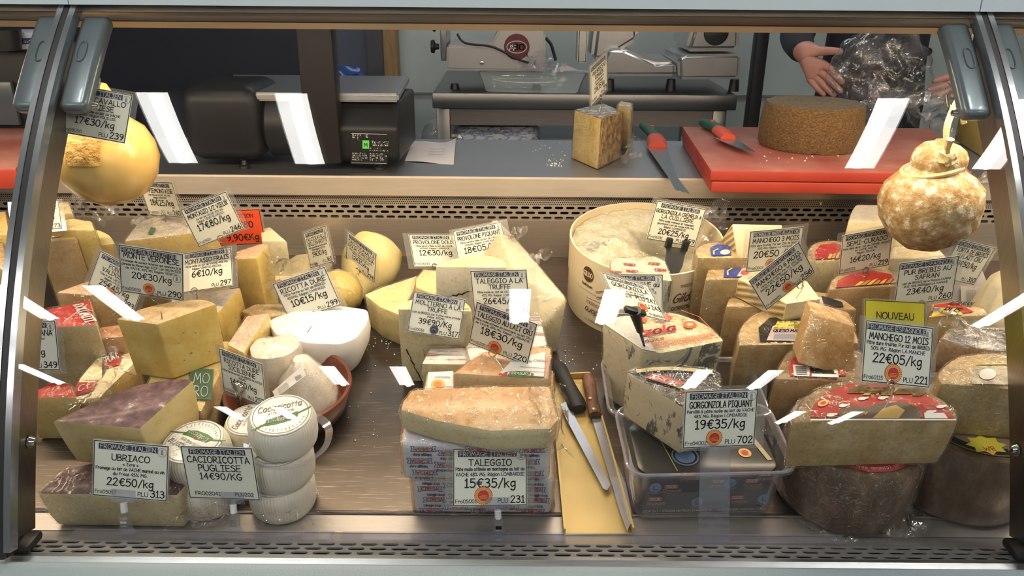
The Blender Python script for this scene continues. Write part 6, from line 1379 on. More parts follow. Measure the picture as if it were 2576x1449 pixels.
# printing wraps round the wall: a = angle position in metres, b = height
BRN = plain('print_brown', (0.085, 0.032, 0.012), 0.6)
def tubfn(a0):
    def fn(x, y):
        an = a0 + x / RT_; d = Vector((math.sin(an), -math.cos(an), 0)); d = (d - ND * d.dot(ND)).normalized()
        return o + d * (RT_ + 0.0008) + ND * y, d
    return fn
ink = Ink(); sh = Sheet(fn=tubfn(math.radians(-52)))
ink.disc(sh, 0, 0.112, 0.014, BRN, 30, ry=0.016); ink.text(sh, 'GILDO', 0, 0.108, 0.009, VEN, weight=0.2, maxw=0.024, lift=0.0012); ink.text(sh, 'Quelli buoni!', 0, 0.086, 0.005, BRN, weight=0.18, maxw=0.03)
sh2 = Sheet(fn=tubfn(math.radians(-34))); ink.text(sh2, 'formaggi fatti', 0, 0.092, 0.006, BRN, rot=0.45, slant=0.2); ink.text(sh2, 'come una volta', 0.004, 0.081, 0.006, BRN, rot=0.45, slant=0.2)
sh3 = Sheet(fn=tubfn(math.radians(-42))); R180 = math.pi
ink.line(sh3, [(-0.025, 0.062), (0.028, 0.062)], 0.0008, BRN); ink.text(sh3, 'GORGONZOLA', 0.0, 0.057, 0.0062, BRN, rot=R180, weight=0.13, maxw=0.052); ink.text(sh3, 'Gildoro', 0.0, 0.042, 0.013, BRN, rot=R180, slant=0.35, weight=0.13, maxw=0.05)
ink.text(sh3, 'TRADIZIONALE', 0.0, 0.017, 0.0045, BRN, rot=R180, maxw=0.036); ink.line(sh3, [(-0.028, 0.014), (-0.02, 0.014)], 0.0008, BRN); ink.line(sh3, [(0.02, 0.014), (0.028, 0.014)], 0.0008, BRN)
sh4 = Sheet(fn=tubfn(math.radians(24))); ink.text(sh4, 'TRADIZIONALE', 0, 0.116, 0.0052, BRN, maxw=0.036); ink.text(sh4, 'Gildoro', 0, 0.085, 0.018, BRN, slant=0.35, maxw=0.06); ink.text(sh4, 'GORGONZOLA', 0, 0.068, 0.008, BRN, maxw=0.06); ink.line(sh4, [(-0.03, 0.060), (0.03, 0.060)], 0.0008, BRN)
ink.build('lettering', t)

# gold-foil topped block in front of the box
PFOIL = mottled('foil_pale_gold', [(0.3, (0.50, 0.44, 0.26)), (0.6, (0.72, 0.68, 0.50)), (0.8, (0.62, 0.58, 0.46))], 40, 0.2, 0.9, 80, dist=0.004)
g = cheese('cheese_block', 'blue-veined block with pale gold foil top in front of the round box', [(1536, 690), (1536, 660), (1546, 648), (1650, 644), (1674, 656), (1692, 706)], [PFOIL, BLUEP, PFOIL], h=0.165, h0=0.0, sides='rrrrcc', film=M_FILM)
sh = sheet_on_deck((1540, 688), (1684, 700), (1546, 650), 0.1665); ink = Ink()
for k, (x, y) in enumerate(((0.28, 0.72), (0.72, 0.80), (0.34, 0.30), (0.84, 0.42), (0.05, 0.15))): ink.text(sh, 'CIRESA', x, y, 0.11, INKR, weight=0.2, maxw=0.2, rot=R180 if k % 2 == 0 else 0)
ink.build('lettering', g)
# blue cheese wedge with printed gold foil, standing in a clear tub
def round_rect(c, u, v, n, hx, hy, r_, k=5):
    out = []
    for sx, sy, a0 in ((1, 1, 0), (-1, 1, 90), (-1, -1, 180), (1, -1, 270)):
        for i in range(k + 1):
            an = math.radians(a0 + 90 * i / k); out.append(c + u * (sx * (hx - r_) + r_ * math.cos(an)) + v * (sy * (hy - r_) + r_ * math.sin(an)))
    return out
def tub(label, c, hx, hy, H_, rot=0.0):
    u = Vector((math.cos(rot), 0, 0)) + DK * math.sin(rot); v = DK * math.cos(rot) - Vector((math.sin(rot), 0, 0))
    t = thing('plastic_tub', label, 'tub', c, 'clear plastic cheese tubs')
    prof = [(0.86, 0.002), (0.88, 0.004), (0.95, H_ - 0.006), (1.0, H_ - 0.004), (1.035, H_ - 0.001), (1.04, H_ - 0.008), (1.025, H_ - 0.009)]
    bm = bmesh.new(); rr = []
    for s, z in prof: rr.append([bm.verts.new(p + ND * z) for p in round_rect(c, u, v, ND, hx * s, hy * s, 0.022 * s)])
    n = len(rr[0])
    for i in range(len(rr) - 1):
        for k in range(n): bm.faces.new((rr[i][k], rr[i][(k+1) % n], rr[i+1][(k+1) % n], rr[i+1][k]))
    bm.faces.new(rr[0][::-1]); obj_bm('tub', bm, M_TUBCLR, t, smooth=True)
    tube('rim', [p + ND * (H_ - 0.002) for p in round_rect(c, u, v, ND, hx * 1.03, hy * 1.03, 0.023)], 0.0022, clear('rim_plastic', (0.9, 0.88, 0.94), 0.16, 0.08, haze=0.22, hazec=(0.72, 0.68, 0.76)), t, 8, closed=True)
    return t, u, v
tubB, _, _ = tub('clear plastic tub behind, holding the gold-foil blue wedge', deck_pt(0.278, 1.150, 0.0), 0.122, 0.072, 0.060)
gd = cheese('cheese_wedge', 'big blue-veined wedge with red and gold printed foil top', [(1515, 812), (1560, 796), (1640, 787), (1712, 790), (1786, 822), (1822, 857), (1745, 872), (1664, 888), (1614, 880)], [FOILG, BLUEP, FOILG], h=0.150, h0=0.0045, sides='rrrrrcccc', smooth=(0, 5), taper=0.10, film=M_FILM)
lb = top_label(gd, [(1515, 812), (1560, 797), (1600, 795), (1650, 885), (1615, 879)], 0.1495, plain('foil_white_tear', (0.62, 0.57, 0.50), 0.25), 'torn_foil')
sh = sheet_on_deck((1640, 880), (1810, 850), (1600, 800), 0.152); ink = Ink()
OR = plain('print_orange_red', (0.58, 0.10, 0.03), 0.4)
ink.text(sh, 'zola', 0.22, 0.42, 0.20, M_RED, weight=0.2, slant=0.2); ink.text(sh, 'dolce', 0.10, 0.22, 0.09, M_RED); ink.disc(sh, 0.38, 0.86, 0.17, OR, 14, ser=0.35, ry=0.14); ink.disc(sh, 0.05, 0.92, 0.12, OR, 12, ser=0.35); ink.disc(sh, 0.70, 0.52, 0.10, OR, 24, ry=0.11); ink.disc(sh, 0.70, 0.52, 0.05, M_GOLD, 20, 0.0012)
for y0 in (0.02, 0.16): ink.line(sh, [(0.02, y0), (0.98, y0)], 0.014, OR)
for k in range(13):
    x = 0.05 + 0.07 * k; ink.line(sh, [(x, 0.04), (x, 0.13), (x + 0.045, 0.13), (x + 0.045, 0.07), (x + 0.022, 0.07), (x + 0.022, 0.10)], 0.009, OR)
ink.line(sh, [(0.99, 0.1), (0.9, 0.7), (0.7, 1.0)], 0.012, OR); ink.build('lettering', gd)
# front tub with dark foil cheese inside
TF = deck_pt(0.272, 0.985, 0.0)
tubF, tu, tv = tub('clear plastic tub at the front with dark navy foil cheese inside', TF, 0.112, 0.068, 0.100, 0.04)
q = [p + ND * 0.084 for p in round_rect(TF, tu, tv, ND, 0.098, 0.055, 0.02)]; q0 = [p - ND * 0.079 + (TF - (p - ND * 0.084)) * 0.05 for p in q]
t = thing('foil_cheese', 'navy foil-wrapped blue cheese lying inside the front clear tub', 'cheese', TF + ND * 0.005)
obj_bm('foil', poly_block(q, q0, 'c' * len(q), [plain('foil_dark_top', (0.05, 0.045, 0.04), 0.25), NAVYF, NAVYF], 0.004, rough=0.0008), [MATS['foil_dark_top'], NAVYF, NAVYF], t, smooth=True)
n_ = -tv; GOLDP = plain('print_gold', (0.42, 0.34, 0.15), 0.35); SKYP = plain('print_sky', (0.16, 0.25, 0.42), 0.5)
fo_ = TF - tv * 0.0558; ink = Ink(); sh = Sheet(fn=lambda a, b2: (fo_ + tu * a + ND * b2 - tv * (0.0 + 0.0), n_))
for x, y in ((-0.052, 0.052), (-0.072, 0.028), (0.060, 0.060), (0.012, 0.060), (0.044, 0.028), (0.076, 0.072), (-0.030, 0.075)):
    ink.poly(sh, [(x - 0.009, y + 0.006), (x + 0.009, y + 0.006), (x + 0.010, y + 0.010), (x + 0.009, y + 0.0135), (x - 0.009, y + 0.0135), (x - 0.010, y + 0.010)], INKR, 0.0010)
    ink.text(sh, 'IGOR', x, y + 0.0072, 0.005, WHTL, weight=0.2, maxw=0.014, lift=0.0013); ink.text(sh, 'Gorgonzola', x + 0.001, y - 0.001, 0.0062, GOLDP, weight=0.14, maxw=0.026, slant=0.25, lift=0.0012); ink.text(sh, 'PICCANTE', x + 0.001, y - 0.0055, 0.003, INKR, maxw=0.02, lift=0.0012)
for x, y in ((-0.074, 0.060), (-0.012, 0.030), (0.030, 0.066), (0.082, 0.034)):
    ink.disc(sh, x, y, 0.0085, SKYP, 20, 0.0010, ry=0.0090); ink.line(sh, [(x - 0.002, y + 0.004), (x - 0.002, y - 0.003), (x + 0.003, y - 0.003)], 0.0016, M_BAND, 0.0013); ink.line(sh, [(x - 0.009, y - 0.009), (x, y - 0.0115), (x + 0.009, y - 0.009)], 0.0018, SKYP)
ink.text(sh, 'IGOR S.r.l. - STRADA NATALE LEONARDI 32 - 28062 CAMERI NOVARA ITALY', 0, 0.012, 0.0042, WHTL, maxw=0.175, lift=0.0012); ink.line(sh, [(-0.085, 0.0085), (0.085, 0.0085)], 0.001, GOLDP)
sh = Sheet(TF + ND * 0.0845, tu, tv); ink.disc(sh, -0.028, -0.022, 0.014, SKYP, 24); ink.ring(sh, -0.028, -0.022, 0.018, 0.002, SKYP); ink.disc(sh, 0.058, -0.018, 0.009, M_GOLD, 24); ink.disc(sh, 0.058, -0.018, 0.005, M_RED, 20, 0.0012)
ink.line(sh, [(-0.06, 0.03), (-0.045, -0.05)], 0.0014, GOLDP); ink.line(sh, [(0.05, 0.04), (0.075, 0.02), (0.088, -0.03)], 0.007, GOLDP); ink.build('lettering', t)
gp = cheese('cheese_wedge', 'blue-veined wedge with black foil top standing on the front tub', [(1577, 935), (1600, 927), (1690, 920), (1798, 932), (1814, 975), (1790, 1010), (1726, 1030)], [FOILK, BLUE, FOILK], h=0.180, h0=0.1005, sides='rrrrrcc', smooth=(0, 4), taper=0.0, film=M_FILM, bevel=0.003)
sh = sheet_on_deck((1600, 950), (1740, 1005), (1655, 925), 0.182); ink = Ink()
ink.poly(sh, [(0.10, 0.18), (0.62, 0.30), (0.60, 0.75), (0.10, 0.62)], INKR, 0.0008); ink.text(sh, 'IGOR', 0.36, 0.32, 0.22, WHTL, rot=0.15, weight=0.2, maxw=0.42, lift=0.0012); ink.text(sh, 'Gorgonzola', 0.85, 0.35, 0.3, GOLDP, slant=0.3, maxw=0.8, rot=0.2); ink.text(sh, 'PICCANTE', 1.0, 0.02, 0.12, INKR, maxw=0.5); ink.build('lettering', gp)
pth = [on_deck(x, y, 0.1825) for x, y in ((1600, 929), (1640, 924), (1690, 922), (1745, 926), (1792, 933))]
bm = bmesh.new()
rowA = [bm.verts.new(p) for p in pth]; rowB = [bm.verts.new(p - DK * 0.008) for p in pth]
for i in range(4): bm.faces.new((rowA[i], rowA[i+1], rowB[i+1], rowB[i]))
gb = obj_bm('gold_edge', bm, GOLDP, gp); ink = Ink(); sh = Sheet(pth[0] - DK * 0.006 + ND * 0.0006, pth[4] - pth[0], DK); ink.text(sh, 'NOVARA GORGONZOLA DA TRE GENERAZIONI', 0.5, 0.0, 0.006, M_BLACK, maxw=0.9) if False else None

# ---- sheep's-milk half wheels
G_HALF = 'wrapped half wheels at the right'
def lbl_half(par, px, h, mat, name='label'): return top_label(par, px, h, mat, name)
# bottom front wheel
oc = deck_pt(0.487, 0.985, 0); R_ = 0.096
t = thing('cheese_round', 'dark brown wrapped wheel at the bottom front right', 'cheese', oc, 'dark wheels at the bottom right')
BRK = mottled('rind_dark_brown', [(0.3, (0.085, 0.052, 0.03)), (0.6, (0.13, 0.082, 0.048)), (0.8, (0.19, 0.13, 0.08))], 40, 0.4, 0.5, 120, (1, 1, 0.5), coat=0.3)
b_ = lathe('rind', [(0, 0), (R_ * .92, 0), (R_ * .98, 0.008), (R_ * 1.0, 0.05), (R_ * .98, 0.10), (R_ * .93, 0.112), (R_ * 0.5, 0.113), (0, 0.113)], oc, ND, BRK, t, 72, 0.001)
b2_ = lathe('label', [(0, 0.0008), (R_ * 0.82, 0.0008), (R_ * 0.83, 0)], oc + ND * 0.1135, ND, REDL, t, 48)
sh = Sheet(oc + ND * 0.1146, (1, 0, 0), DK); ink = Ink()
for s, a0, r_ in (('SAN JUAN (CIUDAD REAL) ESPANA', -1.15, 0.073),):
    for k, ch in enumerate(s[::-1]):
        an = -math.pi / 2 + (k - len(s) / 2) * 0.055
        ink.text(sh, ch, r_ * math.cos(an), r_ * math.sin(an), 0.004, WHTL, rot=an + math.pi / 2 + math.pi)
ink.build('lettering', b2_); wrap_film('plastic_wrap', b_, t, M_FILM, 0.0015, 0.002, 0)
crumple('film_skirt', [on_deck(2210, 1330, .01), on_deck(2280, 1320, .012), on_deck(2300, 1270, .03)], 0.06, M_FILM, t, 3, 16, 8, 0.15)
crumple('film_skirt', [on_deck(2020, 1290, .012), on_deck(2080, 1345, .012), on_deck(2180, 1362, .01)], 0.04, M_FILM, t, 5, 16, 6, 0.12)
fr = cheese('cheese_half', 'large front half wheel with red oval label on the dark wheel', [(2410, 1052), (2390, 1022), (2330, 985), (2230, 958), (2140, 955), (2060, 978), (2018, 1015), (1996, 1062)], [RINDB, MANC, RINDB], h=0.198, h0=0.1165, sides='rrrrrrrc', smooth=(0, 7), bulge=0.004, taper=0.05, film=M_FILM, bevel=0.006, group=G_HALF)
lab = [(2400, 1052), (2375, 1020), (2310, 985), (2220, 965), (2140, 965), (2080, 985), (2046, 1020), (2038, 1050)]
lb = lbl_half(fr, lab, 0.1983, REDL)
sh = sheet_on_deck((2040, 1056), (2405, 1056), (2090, 968), 0.2006); ink = Ink(); BRP = plain('print_dark_brown', (0.07, 0.045, 0.03), 0.5)
ink.poly(sh, [(0.28, 0.02), (0.75, 0.02), (0.72, 0.30), (0.60, 0.48), (0.42, 0.46), (0.30, 0.25)], BRP, 0.0006)
ink.poly(sh, [(0.42, 0.03), (0.60, 0.03), (0.62, 0.25), (0.54, 0.40), (0.46, 0.30)], TANP, 0.0009)
ink.disc(sh, 0.27, 0.20, 0.11, BRP, 24, 0.0009, ry=0.16); ink.text(sh, 'Meseta de Oro', 0.27, 0.20, 0.08, TANP, rot=R180, maxw=0.18, lift=0.0012)
for k, (x, y) in enumerate(((0.12, 0.12), (0.17, 0.38), (0.28, 0.58), (0.42, 0.60), (0.86, 0.35), (0.80, 0.20))):
    ink.disc(sh, x, y, 0.03, WHTL, 10, 0.0010, ry=0.05); ink.disc(sh, x + 0.03, y + 0.02, 0.014, WHTL, 8, 0.0011, ry=0.03)
ink.text(sh, 'Manchego', 0.34, 0.90, 0.20, TANP, weight=0.24, rot=R180, maxw=0.30, slant=0.15); ink.text(sh, 'Queso', 0.62, 0.86, 0.18, TANP, weight=0.24, rot=R180, maxw=0.18, slant=0.15)
ink.disc(sh, 0.02, 0.45, 0.035, M_GOLD, 20, 0.0010, ry=0.10); ink.disc(sh, 0.02, 0.45, 0.02, M_RED, 16, 0.0012, ry=0.05); ink.poly(sh, [(0.78, 0.03), (0.94, 0.03), (0.90, 0.18), (0.76, 0.18)], WHTL, 0.0008); ink.poly(sh, [(0.0, -0.03), (1.0, -0.03), (1.0, 0.01), (0.0, 0.01)], WHTL, 0.0010); ink.build('lettering', lb)
r11 = cheese('cheese_half', 'half wheel with red label and barcode behind the front half wheel', [(2230, 960), (2215, 915), (2150, 880), (2070, 866), (2000, 878), (1966, 912), (1952, 952)], [RINDB, MANO, RINDB], h=0.125, h0=0, sides='rrrrrrc', smooth=(0, 6), bulge=0.004, film=M_FILM, group=G_HALF)
lb = lbl_half(r11, [(2130, 945), (2110, 895), (2050, 878), (2000, 890), (1984, 920), (1988, 946)], 0.1253, REDL)
sh = sheet_on_deck((1998, 946), (2110, 950), (1994, 918), 0.1275); ink = Ink(); ink.poly(sh, [(0, 0), (1, 0), (1, 1), (0, 1)], WHTL, 0.0006)
for k in range(9): ink.line(sh, [(0.05, 0.12 + 0.09 * k), (0.30, 0.12 + 0.09 * k)], 0.03 if k % 2 else 0.05, M_BLACK, 0.0009, False)
ink.text(sh, 'EXPOVAL', 0.68, 0.3, 0.4, M_BLACK, weight=0.18, maxw=0.5); ink.line(sh, [(0.36, -0.05), (0.42, 1.0)], 0.05, REDL); ink.build('lettering', lb)
crumple('film_tail', [on_deck(1948, 1060, .05), on_deck(1955, 1110, .03), on_deck(1990, 1150, .03)], 0.06, M_FILM, r11, 3)
t = cheese('cheese_half', 'half wheel with black and pink label in the right middle', [(2158, 862), (2150, 835), (2118, 805), (2050, 788), (1955, 779), (1905, 788), (1874, 812), (1860, 842), (1862, 867)], [RINDT, MANC, RINDT], h=0.118, h0=0, sides='rrrrrrrrc', smooth=(0, 8), bulge=0.004, film=M_FILM, group=G_HALF)
lb = lbl_half(t, [(2090, 858), (2080, 815), (2000, 797), (1935, 800), (1908, 825), (1912, 860)], 0.1183, BLKL)
sh = sheet_on_deck((1928, 858), (2080, 860), (1944, 806), 0.1205); ink = Ink(); ink.poly(sh, [(0.0, 0.02), (1, 0.02), (1, 0.8), (0.75, 0.98), (0.25, 0.98), (0.03, 0.7)], PNKL, 0.0006); ink.text(sh, 'El Pas', 0.34, 0.62, 0.30, YELL, weight=0.22, maxw=0.5, slant=0.1); ink.text(sh, 'QUESO MANCHEGO', 0.42, 0.42, 0.13, M_BLACK, maxw=0.7); ink.poly(sh, [(0.1, 0.08), (0.45, 0.08), (0.45, 0.32), (0.1, 0.32)], M_GREY, 0.0009); ink.build('lettering', lb)
r14 = cheese('cheese_half', 'wide tan half wheel carrying the pale wedge at the right', [(2156, 778), (2112, 748), (2055, 733), (1960, 728), (1880, 732), (1842, 745), (1828, 770)], [RINDT, mottled('paste_manchego_warm', [(0.3, (0.56, 0.37, 0.16)), (0.7, (0.64, 0.46, 0.24))], 26, 0.5, 0.25, 110), RINDT], h=0.115, h0=0, sides='rrrrrrc', smooth=(0, 6), bulge=0.003, film=M_FILM, group=G_HALF)
lb = lbl_half(r14, [(2120, 772), (2090, 752), (2040, 745), (1960, 748), (1962, 770)], 0.1153, PNKL); lbl_half(r14, [(2122, 772), (2118, 760), (2066, 744), (2074, 772)], 0.1162, BLKL, 'label_corner')
r15 = cheese('cheese_half', 'wrapped half wheel with blue label, second from the round box', [(1925, 704), (1915, 668), (1870, 651), (1836, 650), (1806, 658), (1784, 675), (1776, 702)], [RINDT, MANC, RINDT], h=0.152, h0=0, sides='rrrrrrc', smooth=(0, 6), bulge=0.003, film=M_FILM, group=G_HALF)
lb = lbl_half(r15, [(1890, 698), (1880, 665), (1848, 655), (1824, 670), (1820, 698)], 0.1523, BLUL); sh = sheet_on_deck((1822, 698), (1890, 698), (1834, 660), 0.1545); ink = Ink(); ink.poly(sh, [(0.45, 0.05), (1.0, 0.05), (0.95, 0.6), (0.6, 0.7)], PNKL, 0.0006); ink.disc(sh, 0.72, 0.3, 0.16, M_RED, 12, 0.0009); ink.line(sh, [(0.1, 0.15), (0.05, 0.4), (0.2, 0.6)], 0.06, YELL); ink.line(sh, [(0.3, 0.8), (0.5, 0.95)], 0.06, YELL); ink.build('lettering', lb)
r16 = cheese('cheese_half', 'wrapped half wheel with blue label right beside the round box', [(1885, 648), (1875, 622), (1826, 608), (1780, 612), (1752, 626), (1757, 648)], [RINDT, MANC, RINDT], h=0.176, h0=0.0, sides='rrrrrc', smooth=(0, 5), bulge=0.003, film=M_FILM, group=G_HALF)
lb = lbl_half(r16, [(1840, 642), (1835, 618), (1806, 614), (1786, 624), (1790, 644)], 0.1763, BLUL); sh = sheet_on_deck((1790, 644), (1840, 642), (1796, 618), 0.1785); ink = Ink(); ink.disc(sh, 0.65, 0.3, 0.25, PNKL, 14); ink.line(sh, [(0.1, 0.15), (0.05, 0.45), (0.25, 0.6)], 0.08, YELL); ink.build('lettering', lb)
# pale wedges with basket-marked rind
pk = lambda n, c: 1 if n.x < -0.55 else 0
hull('cheese_wedge', 'upright pale wedge with ribbed basket rind behind a price card', [at_y(1842, 563, 1.355), at_y(1968, 566, 1.355), at_y(1858, 662, 1.335), at_y(1975, 660, 1.335), at_y(1808, 612, 1.40), at_y(1940, 612, 1.42)], [PALE, RIBT], pick=pk, bevel=0.002)
tw = [on_deck(x, y, 0.155) for x, y in ((1856, 700), (1912, 673), (2030, 706), (2064, 752), (1980, 764))]
lw = [p - ND * 0.037 for p in tw]; lw[4] = on_deck(1985, 790, .133) if False else lw[4]
hull('cheese_wedge', 'pale wedge with ribbed rind lying on the wide tan half wheel', tw + lw, [PALE, RIBT], pick=lambda n, c: 1 if (n.x < -0.3 and n.y < 0 and abs(n.z) < 0.7) else 0, bevel=0.002)
# brown cut piece leaning on the red-label half wheel
yq = 1.10; fq = [at_y(x, y, yq + dy) for x, y, dy in ((2044, 788, 0.02), (2152, 820, 0.02), (2146, 952, -0.02), (2007, 914, -0.02))]
hull('cheese_wedge', 'brown aged cut piece standing on the red-labelled half wheel', fq + [p + Vector((0.005, 0.045, 0.004)) for p in fq], [mottled('paste_aged_brown', [(0.25, (0.44, 0.25, 0.09)), (0.6, (0.52, 0.32, 0.13)), (0.85, (0.62, 0.46, 0.26))], 40, 0.5, 0.35, 110)], bevel=0.003, film=M_FILM)
# red-labelled half wheels at the back right
sA = cheese('cheese_half', 'back half wheel with red and gold label at the right rear', [(2190, 655), (2165, 625), (2110, 606), (2060, 608), (2036, 625), (2032, 655)], [RINDT, PALEG, RINDT], h=0.150, h0=0, sides='rrrrrc', smooth=(0, 5), bulge=0.003, film=M_FILM, group=G_HALF)
sB = cheese('cheese_half', 'nearer half wheel with red and gold label under a price card', [(2300, 716), (2285, 695), (2245, 680), (2190, 675), (2130, 684), (2096, 702), (2086, 728)], [RINDT, MANO, RINDT], h=0.135, h0=0, sides='rrrrrrc', smooth=(0, 6), bulge=0.003, film=M_FILM, group=G_HALF)
for par, q, h in ((sA, [(2150, 650), (2140, 622), (2100, 612), (2064, 616), (2050, 632), (2052, 652)], 0.1503), (sB, [(2255, 712), (2240, 690), (2195, 681), (2140, 690), (2108, 706), (2102, 724)], 0.1353)):
    lb = lbl_half(par, q, h, REDL); sh = sheet_on_deck(q[-1], q[0], q[-3], h + 0.0022); ink = Ink()
    for k in range(7): ink.poly(sh, [(0.30 + 0.1 * k, 0.02), (0.38 + 0.1 * k, 0.02), (0.40 + 0.09 * k, 0.3 + 0.1 * (k % 3)), (0.32 + 0.1 * k, 0.35)], TANP if k % 2 else M_GOLD, 0.0006)
    ink.build('lettering', lb)
saf = cheese('cheese_wedge', 'cut half wheel with red, yellow and blue picture label', [(2335, 798), (2344, 762), (2400, 754), (2476, 774), (2490, 792)], [RINDT, YEL1, RINDT], h=0.150, h0=0, sides='rrrrc', film=M_FILM)
lb = lbl_half(saf, [(2342, 796), (2350, 768), (2400, 760), (2450, 785)], 0.1503, REDL); sh = sheet_on_deck((2342, 798), (2450, 790), (2352, 764), 0.1525); ink = Ink(); ink.poly(sh, [(0, 0), (0.75, 0.02), (0.55, 0.5), (0.02, 0.7)], YELL, 0.0006); ink.poly(sh, [(0.02, 0.02), (0.5, 0.02), (0.3, 0.35)], plain('print_ochre', (0.45, 0.20, 0.06), 0.5), 0.0009); ink.poly(sh, [(0.0, 0.4), (0.15, 0.4), (0.15, 0.65), (0.0, 0.6)], SKYP, 0.0010); ink.text(sh, 'RUS', 0.42, 0.25, 0.3, M_BLACK, rot=-0.3, maxw=0.4, lift=0.0012); ink.text(sh, 'AZAFRAN', 0.6, 0.75, 0.22, M_BLACK, rot=-0.35, maxw=0.6); ink.build('lettering', lb)
dk_ = cheese('cheese_wedge', 'orange wedge under dark crumpled film at the right', [(2366, 850), (2392, 827), (2460, 824), (2530, 826), (2544, 856), (2536, 886), (2440, 872)], [mottled('film_dark_label', [(0.4, (0.05, 0.04, 0.05)), (0.55, (0.30, 0.26, 0.25)), (0.7, (0.46, 0.36, 0.22))], 24, 0.2, 0.9, 60), MANO, RINDT], h=0.165, h0=0.0, film=M_FOILFILM)
crumple('film_tail', [on_deck(2395, 838, .17), on_deck(2410, 815, .19), on_deck(2425, 795, .20)], 0.05, M_FOILFILM, dk_, 3)
oc = deck_pt(0.665, 1.012, 0)
t = thing('cheese_round', 'dark brown wheel with star label at the far right bottom', 'cheese', oc, 'dark wheels at the bottom right'); R_ = 0.105
lathe('rind', [(0, 0), (R_ * .94, 0), (R_, 0.010), (R_ * 1.0, 0.06), (R_ * .98, 0.112), (R_ * .93, 0.122), (0, 0.123)], oc, ND, BRK, t, 72, 0.001)
sh = Sheet(oc + ND * 0.1245, (1, 0, 0), DK); ink = Ink(); ink.disc(sh, 0, 0, 0.088, plain('label_tan', (0.22, 0.15, 0.09), 0.5), 40, 0.0); ink.ring(sh, 0, 0, 0.080, 0.012, BLKL, 40, 0.0005); ink.disc(sh, -0.018, -0.066, 0.028, YELL, 16, 0.0009, ry=0.02, ser=0.3); ink.text(sh, 'BM', -0.018, -0.070, 0.008, M_RED, rot=R180, lift=0.0012); ink.build('label', t)
fh = cheese('cheese_half', 'wrapped half wheel with grey label on the far right wheel', [(2640, 985), (2640, 930), (2590, 895), (2510, 889), (2428, 896), (2386, 915), (2362, 943), (2372, 964)], [RINDT, MANC, RINDT], h=0.210, h0=0.1255, sides='rrrrrrrc', smooth=(0, 7), bulge=0.003, film=M_FILM, bevel=0.006, group=G_HALF)
lb = lbl_half(fh, [(2600, 970), (2600, 925), (2540, 910), (2460, 915), (2440, 940), (2446, 966)], 0.2103, mottled('label_faded', [(0.4, (0.22, 0.17, 0.12)), (0.6, (0.44, 0.37, 0.24))], 40, 0.25, 0.4)); sh = sheet_on_deck((2446, 966), (2590, 968), (2452, 912), 0.2125); ink = Ink(); ink.disc(sh, 0.25, 0.45, 0.15, WHTL, 24, ry=0.26); ink.line(sh, [(0.05, 0.9), (0.95, 0.95)], 0.05, YELL); ink.build('lettering', lb)
# white wrapped cheeses far right and back
tq_ = [at_y(x, y, 1.36) for x, y in ((2412, 772), (2488, 774), (2486, 714), (2474, 682), (2432, 682), (2412, 700))]
tb = hull('wrapped_cheese', 'white wrapped cheese with barcode label under a tilted price card', tq_ + [p + Vector((0.0, 0.07, 0.0)) for p in tq_] + [deck_pt(.76, 1.37, 0), deck_pt(.81, 1.37, 0), deck_pt(.81, 1.43, 0), deck_pt(.76, 1.43, 0)], [plain('wrap_lilac', (0.56, 0.50, 0.52), 0.35)], bevel=0.004)
q = [at_y(x, y, 1.358) for x, y in ((2418, 770), (2485, 772), (2484, 722), (2416, 720))]; lb = facing_label(tb, q, WHTL); sh = Sheet(q[0] - Vector((0, .001, 0)), q[1] - q[0], q[3] - q[0]); ink = Ink()
for k in range(16): ink.line(sh, [(0.22 + 0.022 * k, 0.25), (0.22 + 0.022 * k, 0.85)], 0.006 + 0.006 * (k % 3 == 0), M_GREY, 0.0007, False)
ink.text(sh, '6,50', 0.72, 0.75, 0.12, M_GREY, rot=-1.57); ink.text(sh, '8,26', 0.9, 0.6, 0.1, M_GREY, rot=-1.57); ink.build('lettering', lb)
p = at_y(2560, 800, 1.26); o = deck_pt(p.x, 1.28, 0)
t = thing('wrapped_cheese', 'tall white rounded cheese with orange oval label at the right edge', 'cheese', o)
lathe('body', [(0, 0), (0.075, 0), (0.08, 0.02), (0.077, 0.10), (0.062, 0.165), (0.045, 0.185), (0, 0.19)], o, ND, PALE, t, 48, 0.001)
q = [at_y(x, y, 1.205) for x, y in ((2520, 742), (2560, 752), (2575, 712), (2535, 706))]; lb = facing_label(t, q, YELL); ink = Ink(); ink.disc(Sheet(q[0] - Vector((0, .001, 0)), q[1] - q[0], q[3] - q[0]), 0.5, 0.5, 0.38, plain('print_orange2', (0.55, 0.20, 0.08), 0.5), 20); ink.build('lettering', lb)
cheese('cheese_block', 'large cream block in the back right corner behind the hanging cheese', [(2310, 560), (2290, 520), (2245, 503), (2190, 503), (2152, 516), (2134, 555)], [mottled('rind_greyish', [(0.3, (0.42, 0.38, 0.32)), (0.7, (0.50, 0.46, 0.39))], 20, 0.5, 0.2), PALE, PALE], h=0.175, h0=0, sides='rrrrrc', smooth=(0, 5))
cheese('cheese_block', 'cream block below the hanging mould-dusted cheese', [(2240, 650), (2246, 620), (2350, 612), (2385, 650)], [PALE, PALE, PALE], h=0.155, h0=0, film=M_FILM)
